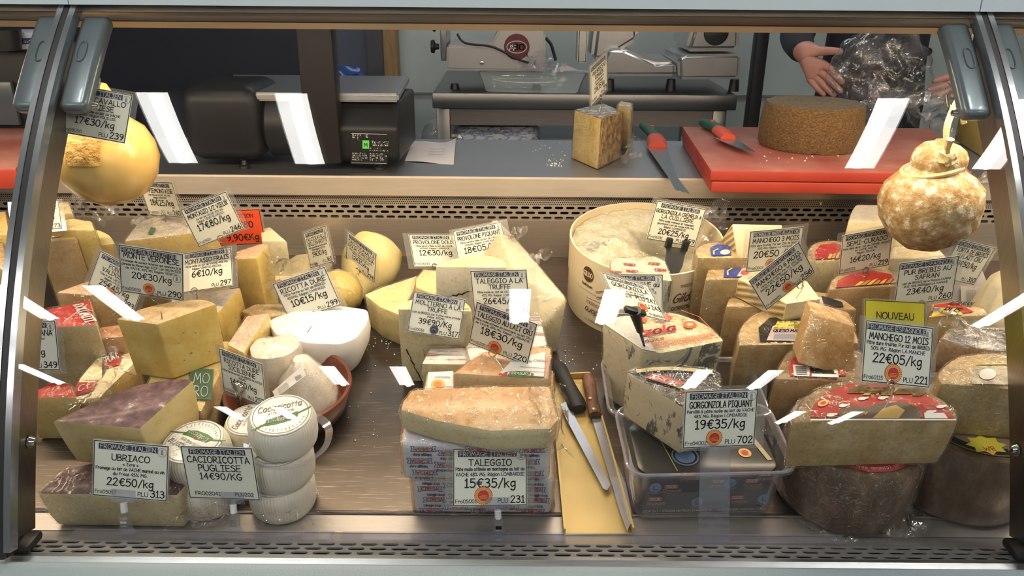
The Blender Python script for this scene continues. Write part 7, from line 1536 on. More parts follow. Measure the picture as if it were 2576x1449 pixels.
# ---- two cheeses hanging from the canopy
def hang(label, name, c, mats, prof, rope_pts, hook_pts, wob, fm=None, film=None):
    t = thing('hanging_cheese', label, 'cheese', c - Vector((0, 0, prof[0][1] * -1)), 'cheeses hanging from the canopy')
    lathe('rind', prof, c, (0, 0, 1), mats, t, 64, wob)
    return t
YH = 1.30
c = at_y(272, 402, YH); R_ = (at_y(395, 402, YH).x - at_y(150, 402, YH).x) / 2
SMTH = mottled('rind_smooth_gold', [(0.3, (0.62, 0.39, 0.10)), (0.7, (0.70, 0.48, 0.16))], 7, 0.3, 0.06, 30, coat=0.35, spk=0.0)
top = at_y(250, 218, YH).z - c.z
t = hang('smooth golden ball cheese hanging at the upper left', '', c, SMTH, [(0, -R_ * .93), (R_ * .35, -R_ * .88), (R_ * .68, -R_ * .68), (R_ * .92, -R_ * .34), (R_, 0.0), (R_ * .95, R_ * .32), (R_ * .78, R_ * .62), (R_ * .52, R_ * .85), (R_ * .30, R_ * 1.0), (R_ * .20, R_ * 1.12), (R_ * .24, R_ * 1.28), (R_ * .30, R_ * 1.38), (R_ * .22, R_ * 1.5), (0, R_ * 1.53)], None, None, 0.0025)
YS = mottled('scar_orange', [(0.3, (0.45, 0.22, 0.03)), (0.7, (0.62, 0.38, 0.09))], 90, 0.5, 1.0, 120, dist=0.004)
bm = bmesh.new(); sc = at_y(262, 352, YH) ; sc.y = c.y - math.sqrt(max(0, R_**2 - (sc.x - c.x)**2 - (sc.z - c.z)**2)) - 0.0; rows = []
for i in range(7):
    row = []
    for j in range(7):
        x = sc.x + (i / 6 - 0.5) * 0.055; z = sc.z + (j / 6 - 0.5) * 0.05; rr2 = (x - c.x)**2 + (z - c.z)**2
        y = c.y - math.sqrt(max(1e-5, (R_ * 1.0)**2 - rr2)) - 0.0018 - 0.002 * max(0, noise.noise(Vector((x, 0, z)) * 120)); row.append(bm.verts.new((x + 0.004 * noise.noise(Vector((i, j, 2.2))), y, z)))
    rows.append(row)
for i in range(6):
    for j in range(6): bm.faces.new((rows[i][j], rows[i+1][j], rows[i+1][j+1], rows[i][j+1]))
obj_bm('scar', bm, YS, t, smooth=True)
STRAW = mottled('straw_cord', [(0.3, (0.56, 0.44, 0.20)), (0.7, (0.70, 0.58, 0.32))], 60, 0.6, 0.6, 200)
nk = c + Vector((0, 0, R_ * 1.13))
tube('cord', [nk + Vector((R_ * .23 * math.cos(a * 0.4), R_ * .23 * math.sin(a * 0.4), 0)) for a in range(16)], 0.004, STRAW, t, 8, closed=True)
tube('cord_end', catmull([nk + Vector((0, -R_ * .2, 0)), at_y(236, 205, YH - .02), at_y(228, 190, YH), at_y(238, 150, YH), Vector((at_y(235, 150, YH).x, YH, 1.325))], 4), 0.003, STRAW, t)
tube('hook', catmull([at_y(248, 222, YH - .03), at_y(250, 200, YH - .03), at_y(240, 185, YH - .015), at_y(235, 150, YH), Vector((at_y(232, 150, YH).x, YH, 1.34))], 4), 0.0022, M_CHROME, t)
c = at_y(2340, 512, YH); R_ = (at_y(2462, 512, YH).x - at_y(2217, 512, YH).x) / 2
MOLD = mottled('rind_mould_dusted', [(0.20, (0.26, 0.14, 0.045)), (0.45, (0.40, 0.26, 0.11)), (0.62, (0.50, 0.37, 0.20)), (0.74, (0.74, 0.66, 0.51))], 62, 0.7, 0.8, 110, detail=9, dist=0.003)
zb_ = at_y(2326, 395, YH).z - c.z; r2 = R_ * 0.49; nx = at_y(2326, 395, YH).x - c.x
t = thing('hanging_cheese', 'mould-dusted gourd-shaped cheese hanging at the upper right', 'cheese', c - Vector((0, 0, R_)), 'cheeses hanging from the canopy')
lathe('rind', [(0, -R_ * .98), (R_ * .35, -R_ * .93), (R_ * .70, -R_ * .70), (R_ * .94, -R_ * .34), (R_, 0.02 * R_), (R_ * .94, R_ * .36), (R_ * .74, R_ * .58), (R_ * .58, R_ * .69), (R_ * .51, R_ * .77), (R_ * .525, R_ * .87), (R_ * .515, R_ * .99), (R_ * .45, R_ * 1.12), (R_ * .32, R_ * 1.23), (R_ * .17, R_ * 1.28), (R_ * .13, R_ * 1.33), (0, R_ * 1.35)], c, (nx * 0.5, 0, 1), MOLD, t, 72, 0.003)
nk = c + Vector((nx * 0.35, 0, R_ * 0.745))
tube('cord', [nk + Vector((r2 * 1.12 * math.cos(a * 2 * math.pi / 24), r2 * 1.12 * math.sin(a * 2 * math.pi / 24), r2 * 0.30 * math.cos(a * 2 * math.pi / 24))) for a in range(24)], 0.0042, STRAW, t, 8, closed=True)
kn = at_y(2385, 395, YH - 0.04)
tube('cord_strand', catmull([kn, at_y(2378, 330, YH - .03), at_y(2390, 285, YH - .02), at_y(2405, 255, YH - .01)], 5), 0.0035, STRAW, t)
tube('cord_strand', catmull([kn, at_y(2384, 335, YH - .034), at_y(2396, 290, YH - .022), at_y(2412, 262, YH - .01)], 5), 0.0028, STRAW, t)
bm = bmesh.new(); bmesh.ops.create_icosphere(bm, subdivisions=3, radius=0.013, matrix=Matrix.Translation(kn))
for v in bm.verts: v.co += noise.noise_vector(v.co * 120) * 0.006
obj_bm('knot', bm, STRAW, t, smooth=True)
tube('cord_end', catmull([kn, at_y(2384, 372, YH - .05), at_y(2390, 350, YH - .055)], 4), [0.003, 0.003, 0.0035, 0.004, 0.0045, 0.005, 0.0055, 0.006, 0.007], STRAW, t, 8)
tube('cord_end', catmull([at_y(2406, 258, YH - .01), at_y(2418, 275, YH - .02), at_y(2425, 310, YH - .02)], 4), 0.0045, STRAW, t, 8)
tube('hook', catmull([at_y(2383, 238, YH - .01), at_y(2386, 262, YH - .012), at_y(2398, 280, YH - .012), at_y(2412, 262, YH - .006), at_y(2414, 235, YH), Vector((at_y(2414, 235, YH).x, YH, 1.325))], 5), 0.0026, M_CHROME, t)
# rail the hooks hang from
tube('hanging_rail', [(CX0, YH, 1.330), (CX1, YH, 1.330)], 0.006, M_STEEL, case, 10)

# crumbs on the deck and worktop: nobody could count them
bm = bmesh.new(); rnd = random.Random(3)
for cx, cy_, n, sx, sy in ((972, 858, 14, 12, 10), (950, 900, 20, 60, 90), (1420, 880, 34, 60, 70), (1470, 950, 12, 30, 40), (930, 1080, 10, 60, 90)):
    for _ in range(n):
        p = on_deck(rnd.gauss(cx, sx * .6), rnd.gauss(cy_, sy * .6), 0.0006); r_ = rnd.uniform(0.0005, 0.0016)
        bmesh.ops.create_icosphere(bm, subdivisions=1, radius=r_, matrix=Matrix.Translation(p + ND * r_ * 0.4))
tag(obj_bm('cheese_crumbs', bm, WHITE, None, deck_pt(0, 1.2, 0)), 'scattered pale cheese crumbs on the steel deck', 'crumbs', kind='stuff')
bm = bmesh.new()
for cx, cy_, n, sx, sy in ((1395, 412, 26, 25, 10), (1380, 380, 14, 60, 25), (1110, 395, 10, 60, 20), (2000, 380, 30, 150, 40)):
    for _ in range(n):
        z = ZB if cx > 1900 else ZT
        p = at_z(rnd.gauss(cx, sx * .5), rnd.gauss(cy_, sy * .5), z); r_ = rnd.uniform(0.0006, 0.0020)
        if p.y < YLIP + 0.01 and cx < 1900: continue
        bmesh.ops.create_icosphere(bm, subdivisions=1, radius=r_, matrix=Matrix.Translation(p + Vector((0, 0, r_ * 0.5))))
tag(obj_bm('cheese_crumbs', bm, WHITE, None, (0.3, 1.8, ZT)), 'scattered pale cheese crumbs on the worktop and red board', 'crumbs', kind='stuff')

# ------------------------------------------------------------------ price cards
def card(key, c, yaw, tilt, roll, W, lines, pin='ring', pinpos=0.5, pinlen=0.03, asp=0.785, paper=None, label='', white=False, pole=None):
    '''lines: dict with header, title (list), small (list), price, code, plu, seal, stamp'''
    c = Vector(c); yw, tl, rl = math.radians(yaw), math.radians(tilt), math.radians(roll)
    n = Vector((math.sin(yw) * math.cos(tl), -math.cos(yw) * math.cos(tl), math.sin(tl)))
    u = Vector((math.cos(yw), math.sin(yw), 0)); v = n.cross(u).normalized()
    u, v = u * math.cos(rl) + v * math.sin(rl), v * math.cos(rl) - u * math.sin(rl)
    Hh = W * asp; o = c - u * (W / 2) - v * (Hh / 2)
    t = thing('price_card', label, 'price card', c - v * (Hh / 2), 'price cards')
    def quad(name, x0, y0, x1, y1, z, mat, th=0.0005, par=t):
        vs = [o + u * x + v * y + n * zz for zz in (z, z + th) for x, y in ((x0, y0), (x1, y0), (x1, y1), (x0, y1))]
        return obj_data(name, vs, [(3,2,1,0),(4,5,6,7),(0,1,5,4),(1,2,6,5),(2,3,7,6),(3,0,4,7)], mat, par)
    paper_m = paper or (M_CARDW if white else M_CARD)
    sheet = quad('card', 0, 0, W, Hh, 0, paper_m)
    sh = Sheet(o + n * 0.0006, u * W, v * W); ink = Ink(); L = lines; A_ = asp
    bw = 0.011
    for a, b2 in (((0, 0), (1, 0)), ((1, 0), (1, A_)), ((1, A_), (0, A_)), ((0, A_), (0, 0))):
        ins = 0.012; f = lambda p: (ins + p[0] * (1 - 2*ins), ins + p[1] * (1 - 2*ins/A_))
        ink.line(sh, [f(a), f(b2)], bw, M_BLACK, 0.0002)
    if L.get('header'):
        wd = min(0.86, text_width(L['header']) * 0.060 / 12 + 0.03); cx = 0.46 if L.get('stamp', 1) else 0.5
        ink.poly(sh, [(cx - wd/2, A_ - 0.118), (cx + wd/2, A_ - 0.118), (cx + wd/2, A_ - 0.036), (cx - wd/2, A_ - 0.036)], M_BAND, 0.0002)
        ink.text(sh, L['header'], cx, A_ - 0.106, 0.058, M_WHITEINK, weight=0.13, maxw=wd - 0.02, lift=0.0004)
    if L.get('stamp', 1):
        sx, sy = L.get('stamp_at', (0.915, A_ - 0.10))
        ink.ring(sh, sx, sy, 0.060, 0.008, M_GREY, 24, 0.0003); ink.poly(sh, [(sx - .022, sy - .036), (sx + .024, sy - .036), (sx + .012, sy - .020), (sx + .012, sy + .030), (sx - .004, sy + .042), (sx - .018, sy + .030)], M_GREY, 0.0003)
    two = len(L.get('title', ())) > 1; y = A_ - L.get('gap', 0.225 if two else 0.235); ts = L.get('tsize', 0.078 if two else 0.083)
    for s in L.get('title', ()):
        ink.text(sh, s, 0.5, y, ts, M_BLACK, weight=0.145, maxw=L.get('tmax', 0.86), lift=0.0003); y -= ts * 1.38
    y += ts * 1.38 - L.get('sgap', 0.068); ss = L.get('ssize', 0.036)
    for s in L.get('small', ()):
        blue = s.split('|'); whole = ''.join(blue); w = min(0.92, text_width(whole) * ss / 12); k = w / (text_width(whole) * ss / 12)
        if len(blue) == 1: ink.text(sh, whole, 0.5, y, ss, M_BLACK, weight=0.16, maxw=0.92, lift=0.0003)
        else:
            w0 = text_width(blue[0]) * ss / 12 * k if blue[0] else 0
            if blue[0]: ink.text(sh, blue[0], 0.5 - w/2, y, ss, M_BLACK, 'l', 0.16, maxw=w0, lift=0.0003)
            ink.text(sh, blue[1], 0.5 + w/2, y, ss, M_INKBLUE, 'r', 0.16, maxw=w - w0 - 0.012, lift=0.0003)
        y -= ss * 1.62
    ps_ = 0.10 if (two or len(L.get('small', ())) > 2) else 0.115; pyy = max(0.150, min(L.get('py', 0.30), y + ss * 0.75 - ps_))
    if L.get('price'): ink.text(sh, L['price'], L.get('px', 0.5), pyy, ps_, M_BLACK, weight=0.145, lift=0.0003)
    if L.get('code'): ink.text(sh, L['code'], 0.035, 0.045, 0.048, M_BLACK, 'l', 0.13, lift=0.0003)
    if L.get('plu'):
        ink.text(sh, L['plu'], 0.96, 0.045, L.get('nsize', 0.092), M_BLACK, 'r', 0.15, lift=0.0003)
        ink.text(sh, 'PLU', 0.955 - text_width(L['plu']) * L.get('nsize', 0.092) / 12 - 0.035, 0.045, 0.058, M_BLACK, 'r', 0.13, lift=0.0003)
    for s, x, y_, z_, al, m_ in L.get('extra', ()): ink.text(sh, s, x, y_, z_, m_, al, 0.14, lift=0.0004)
    ink.build('lettering', sheet)
    if L.get('seal'):
        sx, sy, sr = L.get('seal_at', (0.45, 0.115, 0.105)); k2 = Ink(); DKS = L['seal'] == 'dark'
        k2.disc(sh, sx, sy, sr, M_BAND if DKS else M_RED, 56, 0.0004, ser=0.0 if DKS else 0.07)
        if not DKS:
            k2.disc(sh, sx, sy, sr * 0.90, M_GOLD, 40, 0.0006); k2.disc(sh, sx, sy, sr * 0.60, M_RED, 32, 0.0008)
            for q in range(3): k2.line(sh, [(sx - sr*.42, sy - sr*(.12 + .13*q)), (sx - sr*.05, sy + sr*(.02 - .14*q)), (sx + sr*.42, sy - sr*(.02 + .16*q))], sr * 0.05, M_GOLD, 0.0010)
            for q in range(24): an = 2*math.pi*q/24; k2.disc(sh, sx + sr*.75*math.cos(an), sy + sr*.75*math.sin(an), sr*0.045, M_RED, 6, 0.0008)
        else:
            k2.ring(sh, sx, sy, sr * 0.85, sr * 0.05, M_GREY, 30, 0.0006); k2.line(sh, [(sx - sr*.5, sy), (sx - sr*.1, sy + sr*.3), (sx + sr*.5, sy - sr*.1)], sr * .12, M_GREY, 0.0006)
        k2.build('origin_seal', sheet)
    mL, mR, mT, mB = L.get('sleeve', (0.09, 0.09, 0.05, 0.06))
    quad('sleeve', -mL * W, -mB * W, W + mR * W, Hh + mT * W, -0.0008, M_SLEEVE, 0.0003)
    bx = o + u * (W * pinpos) + v * (-0.001)
    dn = (-v * 0.55 + Vector((0, 0, -1)) * 0.6 - n * -0.0).normalized()
    if pin == 'ring':
        rr = 0.0058; cc = bx + n * 0.0012 + v * 0.001
        pts = [cc + (u * math.cos(a) + v * math.sin(a)) * rr + n * (0.001 + 0.0004 * a) for a in [2*math.pi*k/18 - 1.2 for k in range(20)]]
        end = Vector(pole) if pole is not None else cc + dn * pinlen
        tube('wire_pin', pts + catmull([pts[-1], pts[-1].lerp(end, 0.4) + u * 0.002, end], 4)[1:], 0.00085, M_WIRE, t, 6)
    elif pin == 'clip':
        # clear pricing clip: white pivot, sprung clear body and flared foot
        ft = Vector(pole); cc = bx + n * 0.002
        quad('clip_jaw', W * pinpos - 0.016, -0.006, W * pinpos + 0.016, 0.012, 0.0012, M_ACRYL, 0.0015)
        d = (ft - cc); p1 = cc + d * 0.12; p2 = cc + d * 0.40
        tube('clip_pivot', [p1, p2], 0.0045, M_CLIP, t, 12)
        uu = Vector((1, 0, 0)); w_ = d.normalized()
        bm = bmesh.new(); rows = []
        for k, (f, hw, hd) in enumerate(((0.36, .0055, .003), (0.5, .0065, .0045), (0.8, .0060, .0045), (0.9, .0085, .004), (1.0, .0115, .004))):
            p = cc + d * f; nn = uu.cross(w_).normalized(); rows.append([bm.verts.new(p + uu * sx * hw + nn * sy * hd) for sx, sy in ((-1, -1), (1, -1), (1, 1), (-1, 1))])
        for i in range(4):
            for k in range(4): bm.faces.new((rows[i][k], rows[i][(k+1) % 4], rows[i+1][(k+1) % 4], rows[i+1][k]))
        bm.faces.new(rows[0]); bm.faces.new(rows[-1]); obj_bm('clip_foot', bm, M_ACRYL, t)
        p = cc + d * 0.68; oriented('clip_spring', p - uu.cross(w_).normalized() * 0.0045, uu, uu.cross(w_).normalized(), w_, (-.004, -.001, -.005), (.004, .001, .005), M_CHROME, t)
    elif pin == 'black':
        end = Vector(pole); tp = bx + n * 0.003 + v * 0.004
        oriented('holder_bar', tp, u, v, n, (-0.020, -0.006, -0.004), (0.020, 0.004, 0.004), M_BLKPL, t, 0.0015)
        tube('holder_post', [tp, tp.lerp(end, 0.12), tp.lerp(end, 0.55), tp.lerp(end, 0.60), end], [0.010, 0.0085, 0.0055, 0.0028, 0.0016], M_BLKPL, t, 10)
    elif pin == 'blackclip':
        end = Vector(pole); tp = bx + n * 0.004 + v * 0.004
        for s in (-1, 1): oriented('holder_jaw', tp + u * s * 0.017, u, v, n, (-0.006, -0.014, -0.006), (0.006, 0.008, 0.006), M_BLKPL, t, 0.0025)
        bm = bmesh.new(); rows = []
        for p, hw in ((tp - v * 0.010, 0.021), (tp.lerp(end, 0.35), 0.017), (tp.lerp(end, 0.7), 0.016), (end, 0.010)): rows.append([bm.verts.new(p + u * sx * hw + n * sy * 0.005) for sx, sy in ((-1, -1), (1, -1), (1, 1), (-1, 1))])
        for i in range(3):
            for k in range(4): bm.faces.new((rows[i][k], rows[i][(k+1) % 4], rows[i+1][(k+1) % 4], rows[i+1][k]))
        bm.faces.new(rows[0]); bm.faces.new(rows[-1]); obj_bm('holder_post', bm, M_BLKPL, t)
    elif pin == 'wireclip':
        cc = bx + n * 0.001; end = Vector(pole); sdv = u * 0.011
        for s in (0.0, 0.003):
            q = n * (0.002 + s)
            tube('wire_clip', catmull([end + q, cc - sdv * 0.35 + q, cc + v * 0.012 - sdv * .5 + q, cc + v * 0.024 - sdv + q, cc + v * 0.027 + q, cc + v * 0.024 + sdv + q, cc + v * 0.012 + sdv * .5 + q, cc + sdv * 0.35 + q, end + q + u * 0.003], 4), 0.0012, M_WIRE, t, 6)
    return t
IT = 'FROMAGE ITALIEN'; ES = 'FROMAGE ESPAGNOLE'
def pz_(px, py, Y): return at_y(px, py, Y)
card('cpug', (-0.5809, 1.1168, 1.1962), 6, 21, -11.2, 0.088, {'header': 'FROMAGE ITALIEN', 'title': ['CACIOCAVALLO', 'PUGLIESE'], 'small': ['Pâte dure filée au lait de VACHE', '45% MG. Région| POUILLES.'], 'price': '17€30/kg', 'code': 'Fro03050', 'plu': '239', 'tsize': 0.078}, None, 0.50, 0.03, 0.785, None, 'price card reading 17€30/kg tied to the golden hanging cheese', False, None)
card('ieux', (-0.8463, 1.3581, 0.9723), 33, 42, -4.7, 0.072, {'header': 'PARMESANE ITALIENNE', 'title': ['PARMESAN VIEUX'], 'small': ['Lait CRU, EMILIE 28% MG'], 'price': '24€80/kg', 'code': 'Fro05090', 'plu': '273', 'stamp': 0}, None, 0.50, 0.03, 0.785, None, 'price card ending 273 half hidden by the left glass frame', False, None)
card('piem', (-0.6539, 1.4295, 0.9853), -27, -6, 5.2, 0.092, {'header': 'VACHE AU LAIT CRU', 'title': ['LA PIEMONTAISE'], 'small': ['Lait CRU de VACHE 40% MG', 'Région| PIEMONT'], 'price': '18€25/kg', 'code': 'Fro02025', 'plu': '260', 'stamp_at': (0.45, 0.07)}, 'ring', 0.45, 0.03, 0.740, None, 'price card reading 18€25/kg on the back left wedge', False, None)
card('mver', (-0.5590, 1.1507, 0.9458), -3, 0, -7.9, 0.100, {'header': 'FROMAGE ITALIEN AU LAIT CRU', 'title': ['MONTE VERONESE'], 'small': ['Fromage de saveur intense qui remonte à la', 'période du Moyen Age. A.O.P. Lait CRU ENTIER', 'de VACHE 40% MG Région |VENETO'], 'price': '20€30/kg', 'code': 'Fro05032', 'plu': '290', 'seal': 1, 'stamp_at': (0.9, 0.36), 'seal_at': (0.45, 0.12, 0.095), 'py': 0.265, 'sleeve': (0.09, 0.09, 0.03, 0.03), 'gap': 0.2}, 'ring', 0.55, 0.03, 0.792, None, 'price card reading 20€30/kg above the big holed wedge', True, on_deck(408, 802, 0.198))
card('vald', (-0.6457, 1.2078, 0.9081), -9, 12, -23.5, 0.090, {'header': 'FROMAGE ITALIEN', 'title': ['FONTINA', 'VALDOSTANA'], 'small': ['Très fruité. Lait CRU de VACHE', 'Région |VAL D AOSTE'], 'price': '25€45/kg', 'code': 'Fro05028', 'plu': '293', 'seal': 1, 'tsize': 0.075}, None, 0.50, 0.03, 0.776, None, 'price card ending 293 partly hidden behind the 20€30 card', False, None)
card('mvie', (-0.5085, 1.2907, 0.9895), -3, 6, 22.2, 0.088, {'header': 'FROMAGE ITALIEN', 'title': ['MONTASIO 1/2 VIEUX'], 'small': ['Au lait de VACHE 40% MG', 'Région| VÉNÉTIE-FRIOUL'], 'price': '17€80/kg', 'code': 'Fro05011', 'plu': '246', 'sleeve': (0.02, 0.1, 0.04, 0.02)}, 'ring', 0.50, 0.03, 0.791, None, 'tilted price card reading 17€80/kg in front of the orange sale card', False, None)
card('mfra', (-0.5274, 1.2848, 0.9005), -6, 36, 11.3, 0.090, {'header': 'FROMAGE ITALIEN', 'title': ['MONTASIO FRAIS'], 'small': ['Pâte molle au lait de VACHE 45% MG', 'Région| VÉNÉTIE-FRIOUL'], 'price': '6€10/kg', 'plu': '297', 'sleeve': (0.05, 0.1, 0.05, 0.04)}, 'ring', 0.25, 0.03, 0.793, None, 'price card reading 6€10/kg behind the big holed wedge', False, None)
card('cvie', (-0.3825, 1.4826, 0.8746), -45, 6, 23.0, 0.088, {'header': 'FROMAGE ITALIEN', 'title': ['CACCIOCAVALLO', 'VIELLI EN GROTTE'], 'small': ['Pâte tendre filée au lait de VACHE', '45%MG Région| POUILLES'], 'price': '19€30/kg', 'code': 'Fro03051', 'plu': '363', 'tsize': 0.075}, 'ring', 0.35, 0.03, 0.813, None, 'narrow turned price card reading 19€30/kg', False, None)
card('rdur', (-0.3680, 1.3188, 0.8417), 3, 3, 18.5, 0.100, {'header': 'FROMAGE ITALIEN', 'title': ['RICOTTA DURE'], 'small': ['Pâte ferme au lait de BREBIS.', '40%MG. Région |CAMPANIA'], 'price': '10€15/kg', 'code': 'Fro30200', 'plu': '299', 'ssize': 0.042}, 'ring', 0.50, 0.03, 0.771, None, 'price card reading 10€15/kg pinned in the white half round', True, on_deck(773, 836, 0.076))
card('cdou', (-0.2946, 1.4578, 0.8635), -42, -6, -17.5, 0.088, {'header': 'FROMAGE ITALIEN', 'title': ['CACCIOCAVALLO', 'DOUX SORESINA'], 'small': ['Pâte tendre filée au lait de VACHE', '45%MG. Région| POUILLES'], 'price': '12€15/kg', 'code': 'Fro03056', 'plu': '294', 'tsize': 0.08}, 'ring', 0.45, 0.03, 0.793, None, 'slanting price card reading 12€15/kg on the pear-shaped cheese', False, None)
card('pdou', (-0.1580, 1.5368, 0.8504), 30, 51, -10.8, 0.100, {'header': 'FROMAGE ITALIEN', 'title': ['PROVOLONE DOUX'], 'small': ['Pâte tendre filée au lait de VACHE', '40%MG. Région |CAMPANIA'], 'price': '12€30/kg', 'code': 'Fro03030', 'plu': '352', 'sleeve': (0.12, 0.05, 0.04, 0.04)}, 'ring', 0.42, 0.03, 0.784, None, 'price card reading 12€30/kg left of the cheese log', False, None)
card('ppiq', (-0.0633, 1.5077, 0.8736), 0, 33, 11.7, 0.100, {'header': 'FROMAGE ITALIEN', 'title': ['PROVOLONE PIQUANT'], 'small': ['Pâte tendre filée au lait de VACHE', '40%MG. Région |CAMPANIA'], 'price': '18€05/kg', 'plu': '353', 'sleeve': (0.07, 0.12, 0.04, 0.02)}, None, 0.50, 0.03, 0.773, None, 'price card reading 18€05/kg on the cheese log', False, None)
card('ttru', (-0.0201, 1.2519, 0.8758), -15, 6, 7.2, 0.100, {'header': 'FROMAGE ITALIEN', 'title': ['TALEGGIO A LA', 'TRUFFE'], 'small': ['Pâte molle au lait de VACHE, truffe', '45% MG. Région |LOMBARDIE'], 'price': '26€45/kg', 'code': 'Fro02014', 'plu': '300', 'sleeve': (0.06, 0.16, 0.03, 0.03)}, None, 0.50, 0.03, 0.790, None, 'price card reading 26€45/kg in front of the truffle half wheel', True, None)
card('moli', (-0.1239, 1.1953, 0.8575), 3, 18, -10.2, 0.086, {'header': 'FROMAGE ITALIEN', 'title': ['MOLITERNO Á LA', 'TRUFFE'], 'small': ['Lait de BREBIS aux truffes noires et huile', "d'olive. 40%MG."], 'price': '39€90/Kg', 'code': 'Fro05016', 'plu': '317', 'seal': 'dark', 'seal_at': (0.5, 0.11, 0.085), 'sleeve': (0.06, 0.1, 0.03, 0.04)}, None, 0.50, 0.03, 0.782, None, 'price card reading 39€90/Kg over the cracked truffle half wheel', True, None)
card('tcru', (-0.0141, 1.0968, 0.8718), -21, -3, -12.3, 0.100, {'header': 'FROMAGE ITALIEN', 'title': ['TALEGGIO AU LAIT CRU'], 'small': ['Pâte molle affinée en montagne au lait CRU', 'de VACHE 48% MG. Région |LOMBARDIE'], 'price': '18€30/kg', 'code': 'Fro02012', 'plu': '220', 'seal': 1, 'seal_at': (0.43, 0.1, 0.115), 'py': 0.27, 'sleeve': (0.02, 0.02, 0.03, 0.03), 'tmax': 0.9}, 'ring', 0.42, 0.03, 0.765, None, 'tilted price card reading 18€30/kg above the orange-rinded triangle', False, on_deck(1266, 930, 0.131))
card('gcre', (0.3169, 1.4748, 0.9307), 6, 0, -11.3, 0.100, {'header': 'FROMAGE ITALIEN', 'title': ['GORGONZOLA CRÉMEUX A', 'LA CUILLIÈRE'], 'small': ['Pâte molle crémeux et tellement', 'gourmand. Lait de vache 45% MG', 'Région| LOMBARDIE'], 'price': '20€25/kg', 'code': 'Fro01031', 'plu': '359', 'tsize': 0.07, 'tmax': 0.92, 'stamp': 0, 'py': 0.19}, 'blackclip', 0.62, 0.03, 0.787, None, 'price card reading 20€25/kg clipped to the round veneer box', False, at_y(1690, 688, 1.335))
card('gorg', (0.1852, 1.1126, 0.9269), 66, 54, -41.4, 0.100, {'header': 'FROMAGE ITALIEN', 'title': ['GORGONZOLA'], 'small': ['Persillé. Lait de VACHE', '48% MG Région| LOMBARDIE'], 'seal': 1, 'seal_at': (0.58, 0.19, 0.1), 'extra': [('PLU 242', 0.96, 0.34, 0.085, 'r', M_BLACK), ('Le 1/4', 0.3, 0.33, 0.06, 'c', M_BLACK), ('PLU 243', 0.98, 0.19, 0.085, 'r', M_BLACK), ('Fro04000', 0.96, 0.045, 0.048, 'r', M_BLACK)]}, 'black', 0.30, 0.03, 0.754, None, 'backward-leaning price card listing PLU 242 and 243', False, on_deck(1621, 872, 0.150))
card('masc', (0.2090, 1.2410, 0.8781), -12, 12, 4.5, 0.090, {'header': 'FROMAGE ITALIEN', 'title': ['MASCARPONE au'], 'small': ['Pâte fraiche au lait de VACHE', '48% MG. Région |LOMBARDIE 71%'], 'price': '16€90/kg', 'code': 'Fro04011', 'plu': '241'}, None, 0.50, 0.03, 0.780, None, 'price card half covered by the leaning PLU 242 card', True, None)
card('man3', (0.4522, 1.2971, 0.9411), 9, -3, 2.6, 0.097, {'header': 'FROMAGE DE BREBIS AU LAIT CRU', 'title': ['MANCHEGO 3 MOIS'], 'small': ['Pâte dure fruitée. Pur lait CRU de BREBIS', '50% MG. Région |LA MANCHE'], 'price': '20€50 /kg', 'code': 'Fro60001', 'plu': '255', 'seal': 1, 'stamp': 0, 'seal_at': (0.45, 0.13, 0.1), 'py': 0.27}, None, 0.50, 0.03, 0.788, None, 'price card reading 20€50 in front of the upright pale wedge', False, None)
card('man6', (0.4365, 1.2005, 0.9289), 18, -6, 37.6, 0.100, {'header': 'FROMAGE DE BREBIS AU LAIT CRU', 'title': ['MANCHEGO 6 MOIS'], 'small': ['Pâte dure fruitée. Pur lait CRU de', 'BREBIS 50% MG. Région |LA MANCHE'], 'price': '22€50/kg', 'code': 'Fro60002', 'plu': '256', 'seal': 1, 'seal_at': (0.5, 0.12, 0.1), 'py': 0.25, 'stamp_at': (0.9, 0.48)}, 'ring', 0.68, 0.03, 0.752, None, 'strongly tilted price card reading 22€50/kg on the lying pale wedge', False, on_deck(2003, 750, 0.156))
card('semi', (0.6349, 1.3508, 0.9224), 12, -3, 6.6, 0.100, {'header': 'FROMAGE ESPAGNOLE', 'title': ['SEMI-CURADO'], 'small': ['Pâte demi dure : lait de CHÈVRE, BREBIS', 'et VACHE. 40% MG', 'Région |TOLEDO'], 'price': '16€20/kg', 'code': 'Fro60010', 'plu': '219', 'stamp': 0, 'py': 0.2}, 'ring', 0.52, 0.03, 0.767, None, 'price card reading 16€20/kg above a red-labelled half wheel', False, on_deck(2172, 708, 0.136))
card('safr', (0.6741, 1.2064, 0.9200), 6, -3, 6.0, 0.100, {'header': 'FROMAGE ESPAGNOLE', 'title': ['PUR BREBIS AU', 'SAFRAN'], 'small': ['Lait de BREBIS de la Maison CAMPO', 'RUS. 50% MGRégion |LA MANCHE'], 'price': '23€40/kg', 'plu': '260'}, 'ring', 0.45, 0.03, 0.785, None, 'price card reading 23€40/kg below the hanging mould-dusted cheese', False, None)
card('tort', (0.7616, 1.2542, 0.9361), 18, -6, -16.6, 0.090, {'header': 'FROMAGE ESPAGNOLE', 'title': ['TORTA DE BREBIS', 'AU LAIT CRU'], 'price': '23€50/kg', 'code': '', 'plu': '310', 'tsize': 0.08}, 'ring', 0.10, 0.03, 0.790, None, 'slanting price card ending 310 at the far right', False, None)
